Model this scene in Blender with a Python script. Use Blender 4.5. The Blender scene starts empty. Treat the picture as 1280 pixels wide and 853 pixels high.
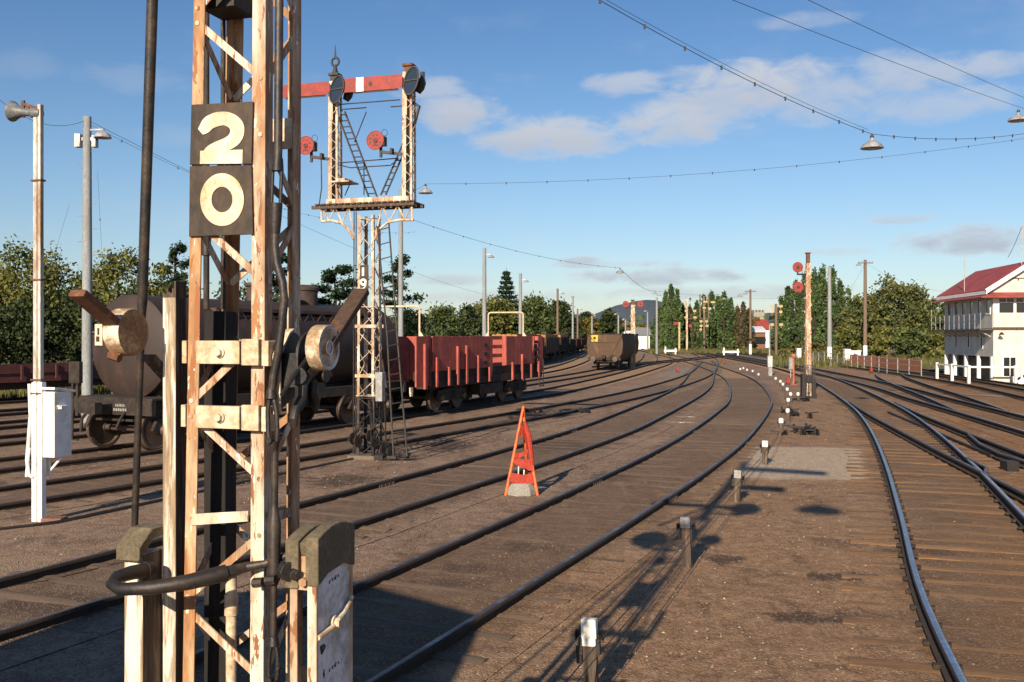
import bpy, math, random
from mathutils import Vector, Matrix
SC = bpy.context.scene; COL = SC.collection
R = math.radians
V = Vector
rng = random.Random(11)
F, CX, HY, EY = 1250.0, 640.0, 420.0, 2.75      # focal length in photo pixels, centre column, horizon row, eye height

def ground(px, py, z=0.0):                       # where a sight line meets a level z
    y = (EY - z) * F / (py - HY)
    return V(((px - CX) / F * y, y, z))
def at(px, py, y):                               # a point at a known distance
    return V(((px - CX) / F * y, y, EY + (HY - py) / F * y))
def plane_pt(M, px, py, axis, val):              # sight line against a plane of a thing's own frame
    Mi = M.inverted()
    o = Mi @ V((0, 0, EY)); d = Mi.to_3x3() @ V(((px - CX) / F, 1, (HY - py) / F))
    t = (val - o[axis]) / d[axis]
    return o + d * t

# ------------------------------------------------------------------ mesh builder
class MB:
    def __init__(s): s.v = []; s.f = []; s.m = []
    def add(s, vs, fs, m=0):
        b = len(s.v); s.v += [tuple(x) for x in vs]
        for f in fs: s.f.append(tuple(b + i for i in f)); s.m.append(m)
        return s
    def box(s, c, d, Rm=None, m=0):
        c = V(c); h = [x / 2 for x in d]; vs = []
        for sx in (-1, 1):
            for sy in (-1, 1):
                for sz in (-1, 1):
                    p = V((sx * h[0], sy * h[1], sz * h[2]))
                    vs.append(c + (Rm @ p if Rm else p))
        return s.add(vs, [(0, 1, 3, 2), (4, 6, 7, 5), (0, 4, 5, 1), (2, 3, 7, 6), (0, 2, 6, 4), (1, 5, 7, 3)], m)
    def span(s, a, b, m=0):
        a, b = V(a), V(b); return s.box((a + b) / 2, [abs(b[i] - a[i]) for i in range(3)], None, m)
    def beam(s, p, q, w, h, m=0, up=(0, 0, 1)):
        p, q = V(p), V(q); x = (q - p); L = x.length
        if L < 1e-6: return s
        x.normalize(); up = V(up)
        if abs(x.dot(up)) > .98: up = V((0, 1, 0)) if abs(x.y) < .9 else V((1, 0, 0))
        y = up.cross(x).normalized(); z = x.cross(y)
        return s.box((p + q) / 2, (L, w, h), Matrix((x, y, z)).transposed(), m)
    def tube(s, p, q, r, r2=None, n=10, m=0, caps=True):
        return s.path([p, q], [r, r if r2 is None else r2], n, m, caps)
    def path(s, pts, r, n=8, m=0, caps=True):
        pts = [V(p) for p in pts]; k = len(pts)
        rs = r if isinstance(r, (list, tuple)) else [r] * k
        b = len(s.v); ref = None
        for i, p in enumerate(pts):
            t = (pts[min(i + 1, k - 1)] - pts[max(i - 1, 0)]).normalized()
            if ref is None:
                ref = V((0, 0, 1)) if abs(t.z) < .9 else V((1, 0, 0))
            x = (ref - t * ref.dot(t))
            if x.length < 1e-4: x = t.orthogonal()
            x.normalize(); ref = x; y = t.cross(x)
            for j in range(n):
                a = 2 * math.pi * j / n
                s.v.append(tuple(p + (x * math.cos(a) + y * math.sin(a)) * rs[i]))
        for i in range(k - 1):
            for j in range(n):
                j2 = (j + 1) % n
                s.f.append((b + i * n + j, b + i * n + j2, b + (i + 1) * n + j2, b + (i + 1) * n + j)); s.m.append(m)
        if caps:
            s.f.append(tuple(b + j for j in reversed(range(n)))); s.m.append(m)
            s.f.append(tuple(b + (k - 1) * n + j for j in range(n))); s.m.append(m)
        return s
    def prism(s, poly, vec, m=0):                 # closed 3-D polygon pushed along vec
        poly = [V(p) for p in poly]; vec = V(vec); n = len(poly)
        fs = [tuple(range(n)), tuple(reversed(range(n, 2 * n)))]
        fs += [(i, i + n, (i + 1) % n + n, (i + 1) % n) for i in range(n)]
        return s.add(poly + [p + vec for p in poly], fs, m)
    def lathe(s, prof, o=(0, 0, 0), ax=(0, 0, 1), n=20, m=0):
        o = V(o); z = V(ax).normalized(); x = z.orthogonal().normalized(); y = z.cross(x)
        b = len(s.v)
        for r, h in prof:
            for j in range(n):
                a = 2 * math.pi * j / n
                s.v.append(tuple(o + z * h + (x * math.cos(a) + y * math.sin(a)) * max(r, 1e-4)))
        for i in range(len(prof) - 1):
            for j in range(n):
                j2 = (j + 1) % n
                s.f.append((b + i * n + j, b + i * n + j2, b + (i + 1) * n + j2, b + (i + 1) * n + j)); s.m.append(m)
        return s
    def angle(s, p, q, dx, dy, w, t, m=0):        # steel angle: two flanges meeting at the line p-q
        p, q, dx, dy = V(p), V(q), V(dx), V(dy)
        poly = [p, p + dx * w, p + dx * w + dy * t, p + dx * t + dy * t, p + dx * t + dy * w, p + dy * w]
        return s.prism(poly, q - p, m)
    def ring(s, c, ax, R1, r, n=20, k=6, m=0, a0=0, a1=360):
        z = V(ax).normalized(); x = z.orthogonal().normalized(); y = z.cross(x); c = V(c)
        pts = [c + (x * math.cos(R(a0 + (a1 - a0) * i / n)) + y * math.sin(R(a0 + (a1 - a0) * i / n))) * R1 for i in range(n + 1)]
        return s.path(pts, r, k, m)
    def sweep(s, line, prof, mats):               # profile (side, up) along a path on the ground
        k = len(line); n = len(prof); b = len(s.v)
        for i, p in enumerate(line):
            t = (line[min(i + 1, k - 1)] - line[max(i - 1, 0)]); t.z = 0; t.normalize()
            sd = V((t.y, -t.x, 0))
            for (a, h) in prof: s.v.append(tuple(p + sd * a + V((0, 0, h))))
        for i in range(k - 1):
            for j in range(n):
                j2 = (j + 1) % n
                s.f.append((b + i * n + j, b + (i + 1) * n + j, b + (i + 1) * n + j2, b + i * n + j2)); s.m.append(mats[j])
        s.f.append(tuple(b + j for j in range(n))); s.m.append(0)
        s.f.append(tuple(b + (k - 1) * n + j for j in reversed(range(n)))); s.m.append(0)
        return s
    def build(s, name, mats, parent=None, bevel=0, sharp=35, loc=None):
        me = bpy.data.meshes.new(name); me.from_pydata(s.v, [], s.f)
        if not isinstance(mats, (list, tuple)): mats = [mats]
        for m in mats: me.materials.append(m)
        me.polygons.foreach_set('material_index', s.m)
        me.polygons.foreach_set('use_smooth', [True] * len(s.f))
        me.update()
        import bmesh
        if len(s.f) < 20000:
            bm = bmesh.new(); bm.from_mesh(me); bmesh.ops.recalc_face_normals(bm, faces=bm.faces); bm.to_mesh(me); bm.free()
        me.set_sharp_from_angle(angle=R(sharp))
        o = bpy.data.objects.new(name, me); COL.objects.link(o)
        if parent: o.parent = parent
        if loc is not None: o.location = loc
        if bevel:
            b = o.modifiers.new('bevel', 'BEVEL'); b.width = bevel; b.segments = 2; b.limit_method = 'ANGLE'; b.angle_limit = R(40); b.harden_normals = True
        return o

def tag(o, label, cat, group=None, kind=None):
    o['label'] = label; o['category'] = cat
    if group: o['group'] = group
    if kind: o['kind'] = kind
    return o
def thing(name, label, cat, loc=(0, 0, 0), rz=0, group=None):
    o = bpy.data.objects.new(name, None); COL.objects.link(o); o.empty_display_size = .1
    o.location = loc; o.rotation_euler = (0, 0, rz)
    return tag(o, label, cat, group)
def frame(loc, rz): return Matrix.Translation(V(loc)) @ Matrix.Rotation(rz, 4, 'Z')
def dup(root, loc, rz, label, group=None, scale=None):
    r = root.copy(); COL.objects.link(r); r.location = loc; r.rotation_euler = (0, 0, rz); r['label'] = label
    if group: r['group'] = group
    if scale: r.scale = scale
    for ch in list(root.children):
        c = ch.copy(); COL.objects.link(c); c.parent = r
        for g in list(ch.children):
            d = g.copy(); COL.objects.link(d); d.parent = c
    return r
def structure(o): o['kind'] = 'structure'; return o

# ------------------------------------------------------------------ materials
def nt_new(name):
    m = bpy.data.materials.new(name); m.use_nodes = True; nt = m.node_tree
    return m, nt, nt.nodes['Principled BSDF']
def N(nt, t, **kw):
    n = nt.nodes.new(t)
    for k, v in kw.items(): setattr(n, k, v)
    return n
def ramp(nt, fac, stops):
    n = N(nt, 'ShaderNodeValToRGB'); e = n.color_ramp.elements
    while len(e) < len(stops): e.new(.5)
    for i, (p, c) in enumerate(stops):
        e[i].position = p; e[i].color = (*c, 1) if len(c) == 3 else c
    nt.links.new(fac, n.inputs[0]); return n.outputs[0]
def noise(nt, vec, scale, detail=5, rough=.6, dist=0):
    n = N(nt, 'ShaderNodeTexNoise'); n.inputs['Scale'].default_value = scale
    n.inputs['Detail'].default_value = detail; n.inputs['Roughness'].default_value = rough; n.inputs['Distortion'].default_value = dist
    nt.links.new(vec, n.inputs['Vector']); return n.outputs['Fac']
def mixc(nt, fac, a, b, mode='MIX'):
    n = N(nt, 'ShaderNodeMix', data_type='RGBA', blend_type=mode)
    for sock, v in ((n.inputs[0], fac), (n.inputs[6], a), (n.inputs[7], b)):
        if isinstance(v, (int, float)): sock.default_value = v
        elif isinstance(v, tuple): sock.default_value = (*v, 1) if len(v) == 3 else v
        else: nt.links.new(v, sock)
    return n.outputs[2]
def math_(nt, op, a, b=None, c=None, clamp=False):
    n = N(nt, 'ShaderNodeMath', operation=op, use_clamp=clamp)
    for i, v in enumerate((a, b, c)):
        if v is None: continue
        if isinstance(v, (int, float)): n.inputs[i].default_value = v
        else: nt.links.new(v, n.inputs[i])
    return n.outputs[0]
def step(nt, x, a, b):
    n = N(nt, 'ShaderNodeMapRange', interpolation_type='SMOOTHSTEP')
    n.inputs[1].default_value = a; n.inputs[2].default_value = b
    nt.links.new(x, n.inputs[0]); return n.outputs[0]
def bump(nt, bs, h, strength=.4, dist=.01):
    b = N(nt, 'ShaderNodeBump'); b.inputs['Strength'].default_value = strength; b.inputs['Distance'].default_value = dist
    nt.links.new(h, b.inputs['Height']); nt.links.new(b.outputs[0], bs.inputs['Normal'])
def coords(nt, stretch=(1, 1, 1), world=False):
    if world: o = N(nt, 'ShaderNodeNewGeometry').outputs['Position']
    else: o = N(nt, 'ShaderNodeTexCoord').outputs['Object']
    mp = N(nt, 'ShaderNodeMapping'); mp.inputs['Scale'].default_value = stretch
    nt.links.new(o, mp.inputs['Vector'])
    if not world:
        oi = N(nt, 'ShaderNodeObjectInfo'); ad = N(nt, 'ShaderNodeVectorMath', operation='ADD')
        ml = math_(nt, 'MULTIPLY', oi.outputs['Random'], 37.0)
        nt.links.new(mp.outputs[0], ad.inputs[0]); nt.links.new(ml, ad.inputs[1]); return ad.outputs[0]
    return mp.outputs[0]
def mat(name, base, dirt=None, amount=.4, scale=3, stretch=(1, 1, 1), rough=.75, metal=0, bmp=.2, var=.25, fine=45, soft=.12, world=False, chips=None, perobj=0):
    """base colour with patches of a second colour (rust, dirt, bare wood), fine mottling and a matching bump"""
    m, nt, bs = nt_new(name); vec = coords(nt, stretch, world)
    n1 = noise(nt, vec, scale, 8, .65, .3); n2 = noise(nt, vec, fine, 3, .6)
    dk = tuple(c * (1 - var) for c in base); lt = tuple(min(1, c * (1 + var * .6)) for c in base)
    c = ramp(nt, n2, [(.3, dk), (.7, lt)])
    if dirt:
        f = step(nt, n1, .62 - amount * .5 - soft, .62 - amount * .5 + soft)
        inv = math_(nt, 'MULTIPLY', f, 1.0)
        c2 = ramp(nt, n2, [(.3, tuple(x * .65 for x in dirt)), (.75, tuple(min(1, x * 1.25) for x in dirt))])
        c = mixc(nt, inv, c, c2)
    if perobj:
        oi = N(nt, 'ShaderNodeObjectInfo'); c = mixc(nt, 1.0, c, ramp(nt, oi.outputs['Random'], [(0, (1 - perobj,) * 3), (1, (1, 1, 1))]), 'MULTIPLY')
    if chips:                                     # small hard-edged flakes of another colour
        for i, (cc, thr, sc) in enumerate(chips):
            nn = noise(nt, vec, sc, 4, .7, .6); c = mixc(nt, step(nt, nn, thr, thr + .03), c, cc)
    nt.links.new(c, bs.inputs['Base Color'])
    bs.inputs['Roughness'].default_value = rough; bs.inputs['Metallic'].default_value = metal
    if bmp:
        h = math_(nt, 'ADD', math_(nt, 'MULTIPLY', n1, .6), math_(nt, 'MULTIPLY', n2, .4)); bump(nt, bs, h, bmp, .01)
    return m
RUST = (.22, .085, .03)
K = {}
K['cream_rust'] = mat('rusted_cream_paint', (.7, .63, .5), (.36, .19, .09), .3, 5, (1, 1, .2), .7, bmp=.35, soft=.12, chips=[((.36, .17, .07), .57, 16), ((.24, .1, .045), .6, 30), ((.84, .8, .7), .61, 34), ((.1, .05, .035), .66, 60)])
K['orange_rust'] = mat('rust_orange_steel', (.64, .5, .33), (.36, .17, .065), .38, 6, (1, 1, .2), .75, bmp=.35, soft=.14, chips=[((.3, .12, .045), .57, 15), ((.84, .8, .7), .62, 30), ((.1, .05, .035), .65, 60)])
K['white_rust'] = mat('white_paint_with_rust', (.68, .6, .48), (.4, .23, .12), .24, 5, (1, 1, .3), .7, bmp=.2, soft=.14, chips=[((.24, .11, .055), .58, 14)])
K['post_grey'] = mat('dull_grey_post', (.58, .57, .52), (.34, .22, .14), .2, 4, (1, 1, .3), rough=.7, bmp=.15)
K['white_wood'] = mat('flaking_white_timber', (.76, .7, .58), (.3, .22, .14), .34, 9, (2.2, 2.2, .22), .8, bmp=.5, soft=.07)
K['grey_wood'] = mat('weathered_timber', (.24, .17, .115), (.08, .055, .04), .45, 14, (2.5, 2.5, .18), .9, bmp=.7)
K['black_wood'] = mat('tarred_timber', (.04, .028, .021), (.012, .01, .009), .5, 14, (2.5, 2.5, .2), .85, bmp=.7)
K['cast'] = mat('cream_cast_iron', (.68, .58, .42), (.5, .33, .19), .25, 9, (1, 1, 1), .75, bmp=.4)
K['weight'] = mat('lichened_weight', (.74, .67, .52), (.34, .22, .12), .32, 16, (1, 1, 1), .85, bmp=.6, fine=90)
K['weight_face'] = mat('rusty_weight_face', (.5, .39, .24), (.26, .16, .085), .42, 14, (1, 1, 1), .85, bmp=.6, fine=90)
K['rusty'] = mat('rusty_iron', (.3, .115, .045), (.13, .055, .03), .5, 11, (1, 1, 1), .8, bmp=.5)
K['dark_rust'] = mat('dark_rusty_lever', (.15, .07, .035), (.07, .04, .025), .5, 11, rough=.85, bmp=.4)
K['black_iron'] = mat('oily_black_iron', (.012, .012, .013), (.03, .02, .015), .2, 12, rough=.55, bmp=.4, chips=[((.4, .36, .3), .7, 30)])
K['greased'] = mat('greased_iron', (.02, .018, .018), (.06, .042, .03), .2, 10, rough=.5, bmp=.4)
K['moss'] = mat('mossy_cap', (.23, .18, .115), (.13, .105, .065), .5, 12, rough=.9, bmp=.5, fine=80)
K['plate'] = mat('black_number_plate', (.02, .017, .015), (.075, .05, .033), .28, 7, (1, 1, .6), .75, bmp=.2, soft=.2)
K['numeral'] = mat('aged_white_numeral', (.76, .68, .54), (.58, .4, .22), .25, 9, rough=.75, bmp=.1, soft=.2)
K['white'] = mat('white_paint', (.82, .81, .78), (.66, .62, .55), .08, 5, rough=.6, bmp=.06, var=.04)
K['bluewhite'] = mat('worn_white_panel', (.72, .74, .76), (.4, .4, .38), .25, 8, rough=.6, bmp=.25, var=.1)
K['grey_steel'] = mat('galvanised_steel', (.42, .43, .44), (.3, .28, .26), .3, 6, rough=.5, metal=.3, bmp=.1)
K['concrete'] = mat('weathered_concrete', (.42, .4, .36), (.28, .26, .22), .4, 5, rough=.9, bmp=.4)
K['dirty_concrete'] = mat('dirty_concrete', (.27, .22, .17), (.16, .12, .09), .5, 5, rough=.9, bmp=.5)
K['concrete_pole'] = mat('pale_pole', (.31, .34, .37), (.25, .26, .26), .4, 3, (1, 1, .2), rough=.85, bmp=.2)
K['timber_pole'] = mat('timber_pole', (.26, .19, .13), (.17, .12, .085), .5, 6, (2, 2, .15), rough=.9, bmp=.4)
K['red'] = mat('signal_red', (.36, .033, .023), (.24, .032, .024), .34, 6, rough=.6, bmp=.08, var=.12)
K['lens'] = mat('dark_lens', (.02, .03, .05), None, rough=.12, bmp=0)
K['black'] = mat('black_paint', (.022, .021, .021), (.06, .04, .03), .2, 8, rough=.6, bmp=.2)
K['wagon_red'] = mat('oxide_red_wagon', (.5, .105, .075), (.33, .075, .055), .34, 2.5, (1, 1, .5), .8, bmp=.15, var=.16)
K['dark_red'] = mat('dark_red_wagon', (.15, .035, .03), (.09, .03, .026), .4, 3, rough=.85)
K['wagon_dark'] = mat('grimy_underframe', (.016, .013, .012), (.045, .03, .02), .25, 5, rough=.85, bmp=.3)
K['tank'] = mat('grimy_brown_tank', (.062, .033, .023), (.035, .021, .017), .45, 2, (1, 1, .6), .7, bmp=.12, var=.18)
K['tank_top'] = mat('tank_black', (.035, .027, .025), (.08, .045, .035), .3, 3, rough=.8, bmp=.2)
K['hopper'] = mat('rust_brown_hopper', (.17, .1, .055), (.09, .052, .03), .45, 1.6, (1, 1, .5), .85, bmp=.15)
K['wood_load'] = mat('orange_timber', (.5, .27, .08), (.34, .17, .055), .4, 3, rough=.85, bmp=.2)
K['wheel'] = mat('worn_wheel', (.06, .048, .042), (.11, .075, .055), .4, 6, rough=.6, metal=.3, bmp=.15)
K['steel'] = mat('bright_tyre', (.4, .38, .36), (.2, .15, .12), .3, 8, rough=.35, metal=.8, bmp=.05)
K['orange'] = mat('orange_pole_paint', (.78, .17, .03), (.62, .12, .03), .3, 8, rough=.5, bmp=.05, var=.1)
K['flag'] = mat('red_orange_mesh', (.5, .045, .02), (.34, .03, .015), .4, 30, rough=.8, bmp=.2)
K['yellow'] = mat('yellow_placard', (.7, .42, .03), None, rough=.6, bmp=0, var=.08)
K['brick'] = mat('brick', (.28, .12, .08), (.2, .1, .07), .4, 6, rough=.9)
K['roof_red'] = mat('red_iron_roof', (.42, .06, .045), (.28, .055, .045), .35, 1.2, (1, 1, 1), .65, bmp=.1, var=.12)
K['glass'] = mat('dark_window', (.02, .022, .025), None, rough=.08, bmp=0)
K['orange_net'] = mat('orange_netting', (.5, .17, .075), (.36, .13, .06), .4, 4, rough=.9)
K['wire'] = mat('weathered_wire', (.035, .035, .037), None, rough=.6, bmp=0)
K['shade'] = mat('lamp_enamel', (.6, .6, .6), (.4, .4, .4), .3, 6, rough=.3, metal=.4, bmp=0)
K['porcelain'] = mat('white_cap', (.84, .82, .76), (.6, .56, .48), .2, 14, rough=.85, bmp=.1, var=.05)
K['bark'] = mat('bark', (.085, .065, .05), (.04, .03, .025), .4, 5, (2, 2, .3), .95, bmp=.6)
K['yellow_back'] = mat('cream_arm_back', (.62, .5, .26), (.4, .3, .15), .3, 5, rough=.7)
K['lens_r'] = mat('red_glass', (.3, .02, .02), None, rough=.15, bmp=0)
K['aged_orange'] = mat('aged_orange_post', (.6, .17, .06), (.4, .1, .04), .3, 8, rough=.7)

def weatherboard():
    m, nt, bs = nt_new('white_weatherboard'); p = N(nt, 'ShaderNodeTexCoord').outputs['Object']
    sp = N(nt, 'ShaderNodeSeparateXYZ'); nt.links.new(p, sp.inputs[0])
    fr = math_(nt, 'FRACT', math_(nt, 'MULTIPLY', sp.outputs[2], 6.0))
    n1 = noise(nt, p, 1.3, 6); n2 = noise(nt, p, 12, 4)
    c = ramp(nt, n1, [(.3, (.52, .5, .44)), (.6, (.7, .68, .6))]); c = mixc(nt, math_(nt, 'MULTIPLY', n2, .25), c, (.5, .47, .4))
    line = step(nt, fr, .08, .0); c = mixc(nt, math_(nt, 'MULTIPLY', line, .55), c, (.22, .2, .17))
    nt.links.new(c, bs.inputs['Base Color']); bs.inputs['Roughness'].default_value = .75
    bump(nt, bs, fr, .6, .03); return m
K['board'] = weatherboard()

def leafmat(name, stops, scale=.7, trans=.25):
    m, nt, bs = nt_new(name); p = N(nt, 'ShaderNodeNewGeometry')
    n1 = noise(nt, p.outputs['Position'], scale, 3, .5)
    f = math_(nt, 'ADD', math_(nt, 'MULTIPLY', n1, .75), math_(nt, 'MULTIPLY', p.outputs['Random Per Island'], .35))
    c = ramp(nt, f, stops); nt.links.new(c, bs.inputs['Base Color'])
    bs.inputs['Roughness'].default_value = .6; bs.inputs['Specular IOR Level'].default_value = .3
    tr = N(nt, 'ShaderNodeBsdfTranslucent'); nt.links.new(c, tr.inputs['Color'])
    mx = N(nt, 'ShaderNodeMixShader'); mx.inputs[0].default_value = trans
    nt.links.new(bs.outputs[0], mx.inputs[1]); nt.links.new(tr.outputs[0], mx.inputs[2])
    nt.links.new(mx.outputs[0], nt.nodes['Material Output'].inputs[0]); return m
K['leaf_olive'] = leafmat('olive_leaves', [(.3, (.042, .058, .016)), (.5, (.115, .13, .033)), (.78, (.23, .21, .05))])
K['leaf_dark'] = leafmat('dark_leaves', [(.3, (.016, .027, .011)), (.55, (.04, .06, .02)), (.8, (.08, .1, .03))])
K['leaf_green'] = leafmat('green_leaves', [(.3, (.034, .06, .019)), (.55, (.082, .115, .034)), (.8, (.15, .17, .052))])
K['leaf_pine'] = leafmat('pine_needles', [(.3, (.012, .025, .013)), (.55, (.025, .05, .022)), (.8, (.045, .075, .03))])
K['leaf_poplar'] = leafmat('poplar_leaves', [(.3, (.034, .066, .022)), (.55, (.08, .13, .042)), (.8, (.14, .19, .065))], .35)
K['leaf_bushy'] = leafmat('bushy_leaves', [(.3, (.046, .064, .022)), (.55, (.115, .132, .042)), (.8, (.21, .2, .068))], .5)
K['leaf_autumn'] = leafmat('autumn_leaves', [(.3, (.05, .055, .012)), (.5, (.13, .115, .022)), (.8, (.26, .17, .03))])
K['leaf_bare'] = leafmat('thinning_poplar_leaves', [(.3, (.05, .045, .025)), (.5, (.1, .085, .04)), (.8, (.13, .11, .05))], .35)
K['grass'] = leafmat('grass_blades', [(.3, (.05, .06, .015)), (.5, (.11, .11, .03)), (.8, (.2, .17, .06))], 1.5)

# ------------------------------------------------------------------ camera, sun, sky
cam = bpy.data.cameras.new('camera'); co = bpy.data.objects.new('camera', cam); COL.objects.link(co)
cam.sensor_width = 36; cam.lens = F / 1280 * 36; cam.clip_end = 20000; cam.clip_start = .05
cam.shift_y = (420 - 426.5) / 1280
co.location = (0, 0, EY); co.rotation_euler = (R(90), 0, 0); SC.camera = co
SUN_AZ, SUN_EL = R(18.5), R(24.0)
sun_to = V((-math.sin(SUN_AZ) * math.cos(SUN_EL), -math.cos(SUN_AZ) * math.cos(SUN_EL), math.sin(SUN_EL)))
sl = bpy.data.lights.new('sun', 'SUN'); sl.energy = 5.0; sl.angle = R(.53); sl.color = (1, .84, .64)
so = bpy.data.objects.new('sun', sl); COL.objects.link(so)
so.rotation_euler = (-sun_to).to_track_quat('-Z', 'Y').to_euler(); so.location = (-20, -60, 40)
W = bpy.data.worlds.new('World'); SC.world = W; W.use_nodes = True
nt = W.node_tree; bg = nt.nodes['Background']
sky = N(nt, 'ShaderNodeTexSky', sky_type='NISHITA'); sky.sun_disc = False
sky.sun_elevation = SUN_EL; sky.sun_rotation = math.pi + SUN_AZ
sky.air_density = 1.0; sky.dust_density = .6; sky.ozone_density = 2.2; sky.altitude = 400
tc = N(nt, 'ShaderNodeTexCoord').outputs['Generated']
sp = N(nt, 'ShaderNodeSeparateXYZ'); nt.links.new(tc, sp.inputs[0])
az = math_(nt, 'ARCTAN2', sp.outputs[0], sp.outputs[1]); el = math_(nt, 'ARCSINE', sp.outputs[2])
cb = N(nt, 'ShaderNodeCombineXYZ'); nt.links.new(az, cb.inputs[0]); nt.links.new(math_(nt, 'MULTIPLY', el, 2.2), cb.inputs[1])
puff = noise(nt, cb.outputs[0], 22, 7, .6, .4); puff2 = noise(nt, cb.outputs[0], 7, 5, .6)
# each cloud: azimuth, elevation, half width, half height (degrees), opacity, greyness
CLOUDS = [(700, 170, 95, 26, .8, .25), (650, 178, 60, 20, .7, .4), (845, 152, 85, 28, .75, .2), (935, 108, 110, 30, .75, .15), (890, 130, 70, 30, .6, .2),
          (785, 105, 60, 14, .55, .1), (1020, 118, 100, 32, .5, .2), (1130, 92, 90, 24, .55, .1), (1180, 130, 90, 20, .45, .2), (1255, 80, 60, 14, .55, .1),
          (570, 140, 60, 24, .75, .3), (545, 112, 50, 14, .5, .1), (165, 98, 60, 18, .14, .2), (30, 80, 40, 16, .1, .2), (230, 170, 70, 14, .12, .2),
          (1220, 300, 90, 17, .7, .75), (1120, 275, 50, 6, .45, .7), (830, 346, 115, 12, .65, .85), (770, 330, 90, 6, .5, .8), (730, 326, 45, 6, .6, .85),
          (560, 350, 60, 8, .5, .8), (900, 366, 160, 10, .5, .8), (620, 372, 140, 10, .45, .8), (1040, 315, 60, 6, .35, .6), (1010, 25, 60, 10, .3, .1),
          (-300, 200, 160, 40, .6, .3), (1700, 180, 200, 40, .6, .3), (1500, 330, 160, 12, .6, .7), (-200, 340, 200, 14, .5, .7)]
tot = None; gre = None
for (px, py, hw, hh, op, gr) in CLOUDS:
    a0 = math.atan((px - CX) / F); e0 = math.atan((HY - py) / F * math.cos(a0))
    hw, hh = hw * 1.12, hh * 1.15
    dx = math_(nt, 'MULTIPLY_ADD', az, F / hw, -a0 * F / hw); dy = math_(nt, 'MULTIPLY_ADD', el, F / hh, -e0 * F / hh)
    d2 = math_(nt, 'ADD', math_(nt, 'MULTIPLY', dx, dx), math_(nt, 'MULTIPLY', dy, dy))
    d = math_(nt, 'ADD', d2, math_(nt, 'MULTIPLY_ADD', puff, -2.6, 1.3))
    msk = step(nt, d, 1.1, -.1)
    mv = math_(nt, 'MULTIPLY', msk, min(.9, op * 1.08))
    under = step(nt, dy, .5, -.7)
    gv = math_(nt, 'MULTIPLY', mv, math_(nt, 'ADD', gr, math_(nt, 'MULTIPLY', under, .35)))
    tot = mv if tot is None else math_(nt, 'MAXIMUM', tot, mv)
    gre = gv if gre is None else math_(nt, 'MAXIMUM', gre, gv)
wisp = math_(nt, 'MULTIPLY', step(nt, puff2, .5, .75), math_(nt, 'MULTIPLY', step(nt, el, .02, .1), .12))
tot = math_(nt, 'MAXIMUM', tot, wisp)
ccol = mixc(nt, gre, (6.3, 6.35, 6.6), (3.6, 3.8, 4.5))
tint = N(nt, 'ShaderNodeHueSaturation'); tint.inputs['Saturation'].default_value = 1.0
nt.links.new(sky.outputs[0], tint.inputs['Color'])
skyc = mixc(nt, 1.0, tint.outputs[0], (.93, .99, 1.03), 'MULTIPLY')
low = step(nt, el, .22, -.02)
skyc = mixc(nt, math_(nt, 'MULTIPLY', low, .55), skyc, mixc(nt, 1.0, skyc, (.86, .8, .9), 'MULTIPLY'))
skyc = mixc(nt, step(nt, el, .0, .42), skyc, mixc(nt, 1.0, skyc, (.6, .79, .96), 'MULTIPLY'))
final = mixc(nt, tot, skyc, ccol)
nt.links.new(final, bg.inputs[0]); bg.inputs[1].default_value = .075
vs = SC.view_settings; vs.view_transform = 'Standard'; vs.look = 'None'; vs.gamma = 1; vs.use_curve_mapping = False; vs.exposure = .55
SC.cycles.max_bounces = 6; SC.cycles.transparent_max_bounces = 8

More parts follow.
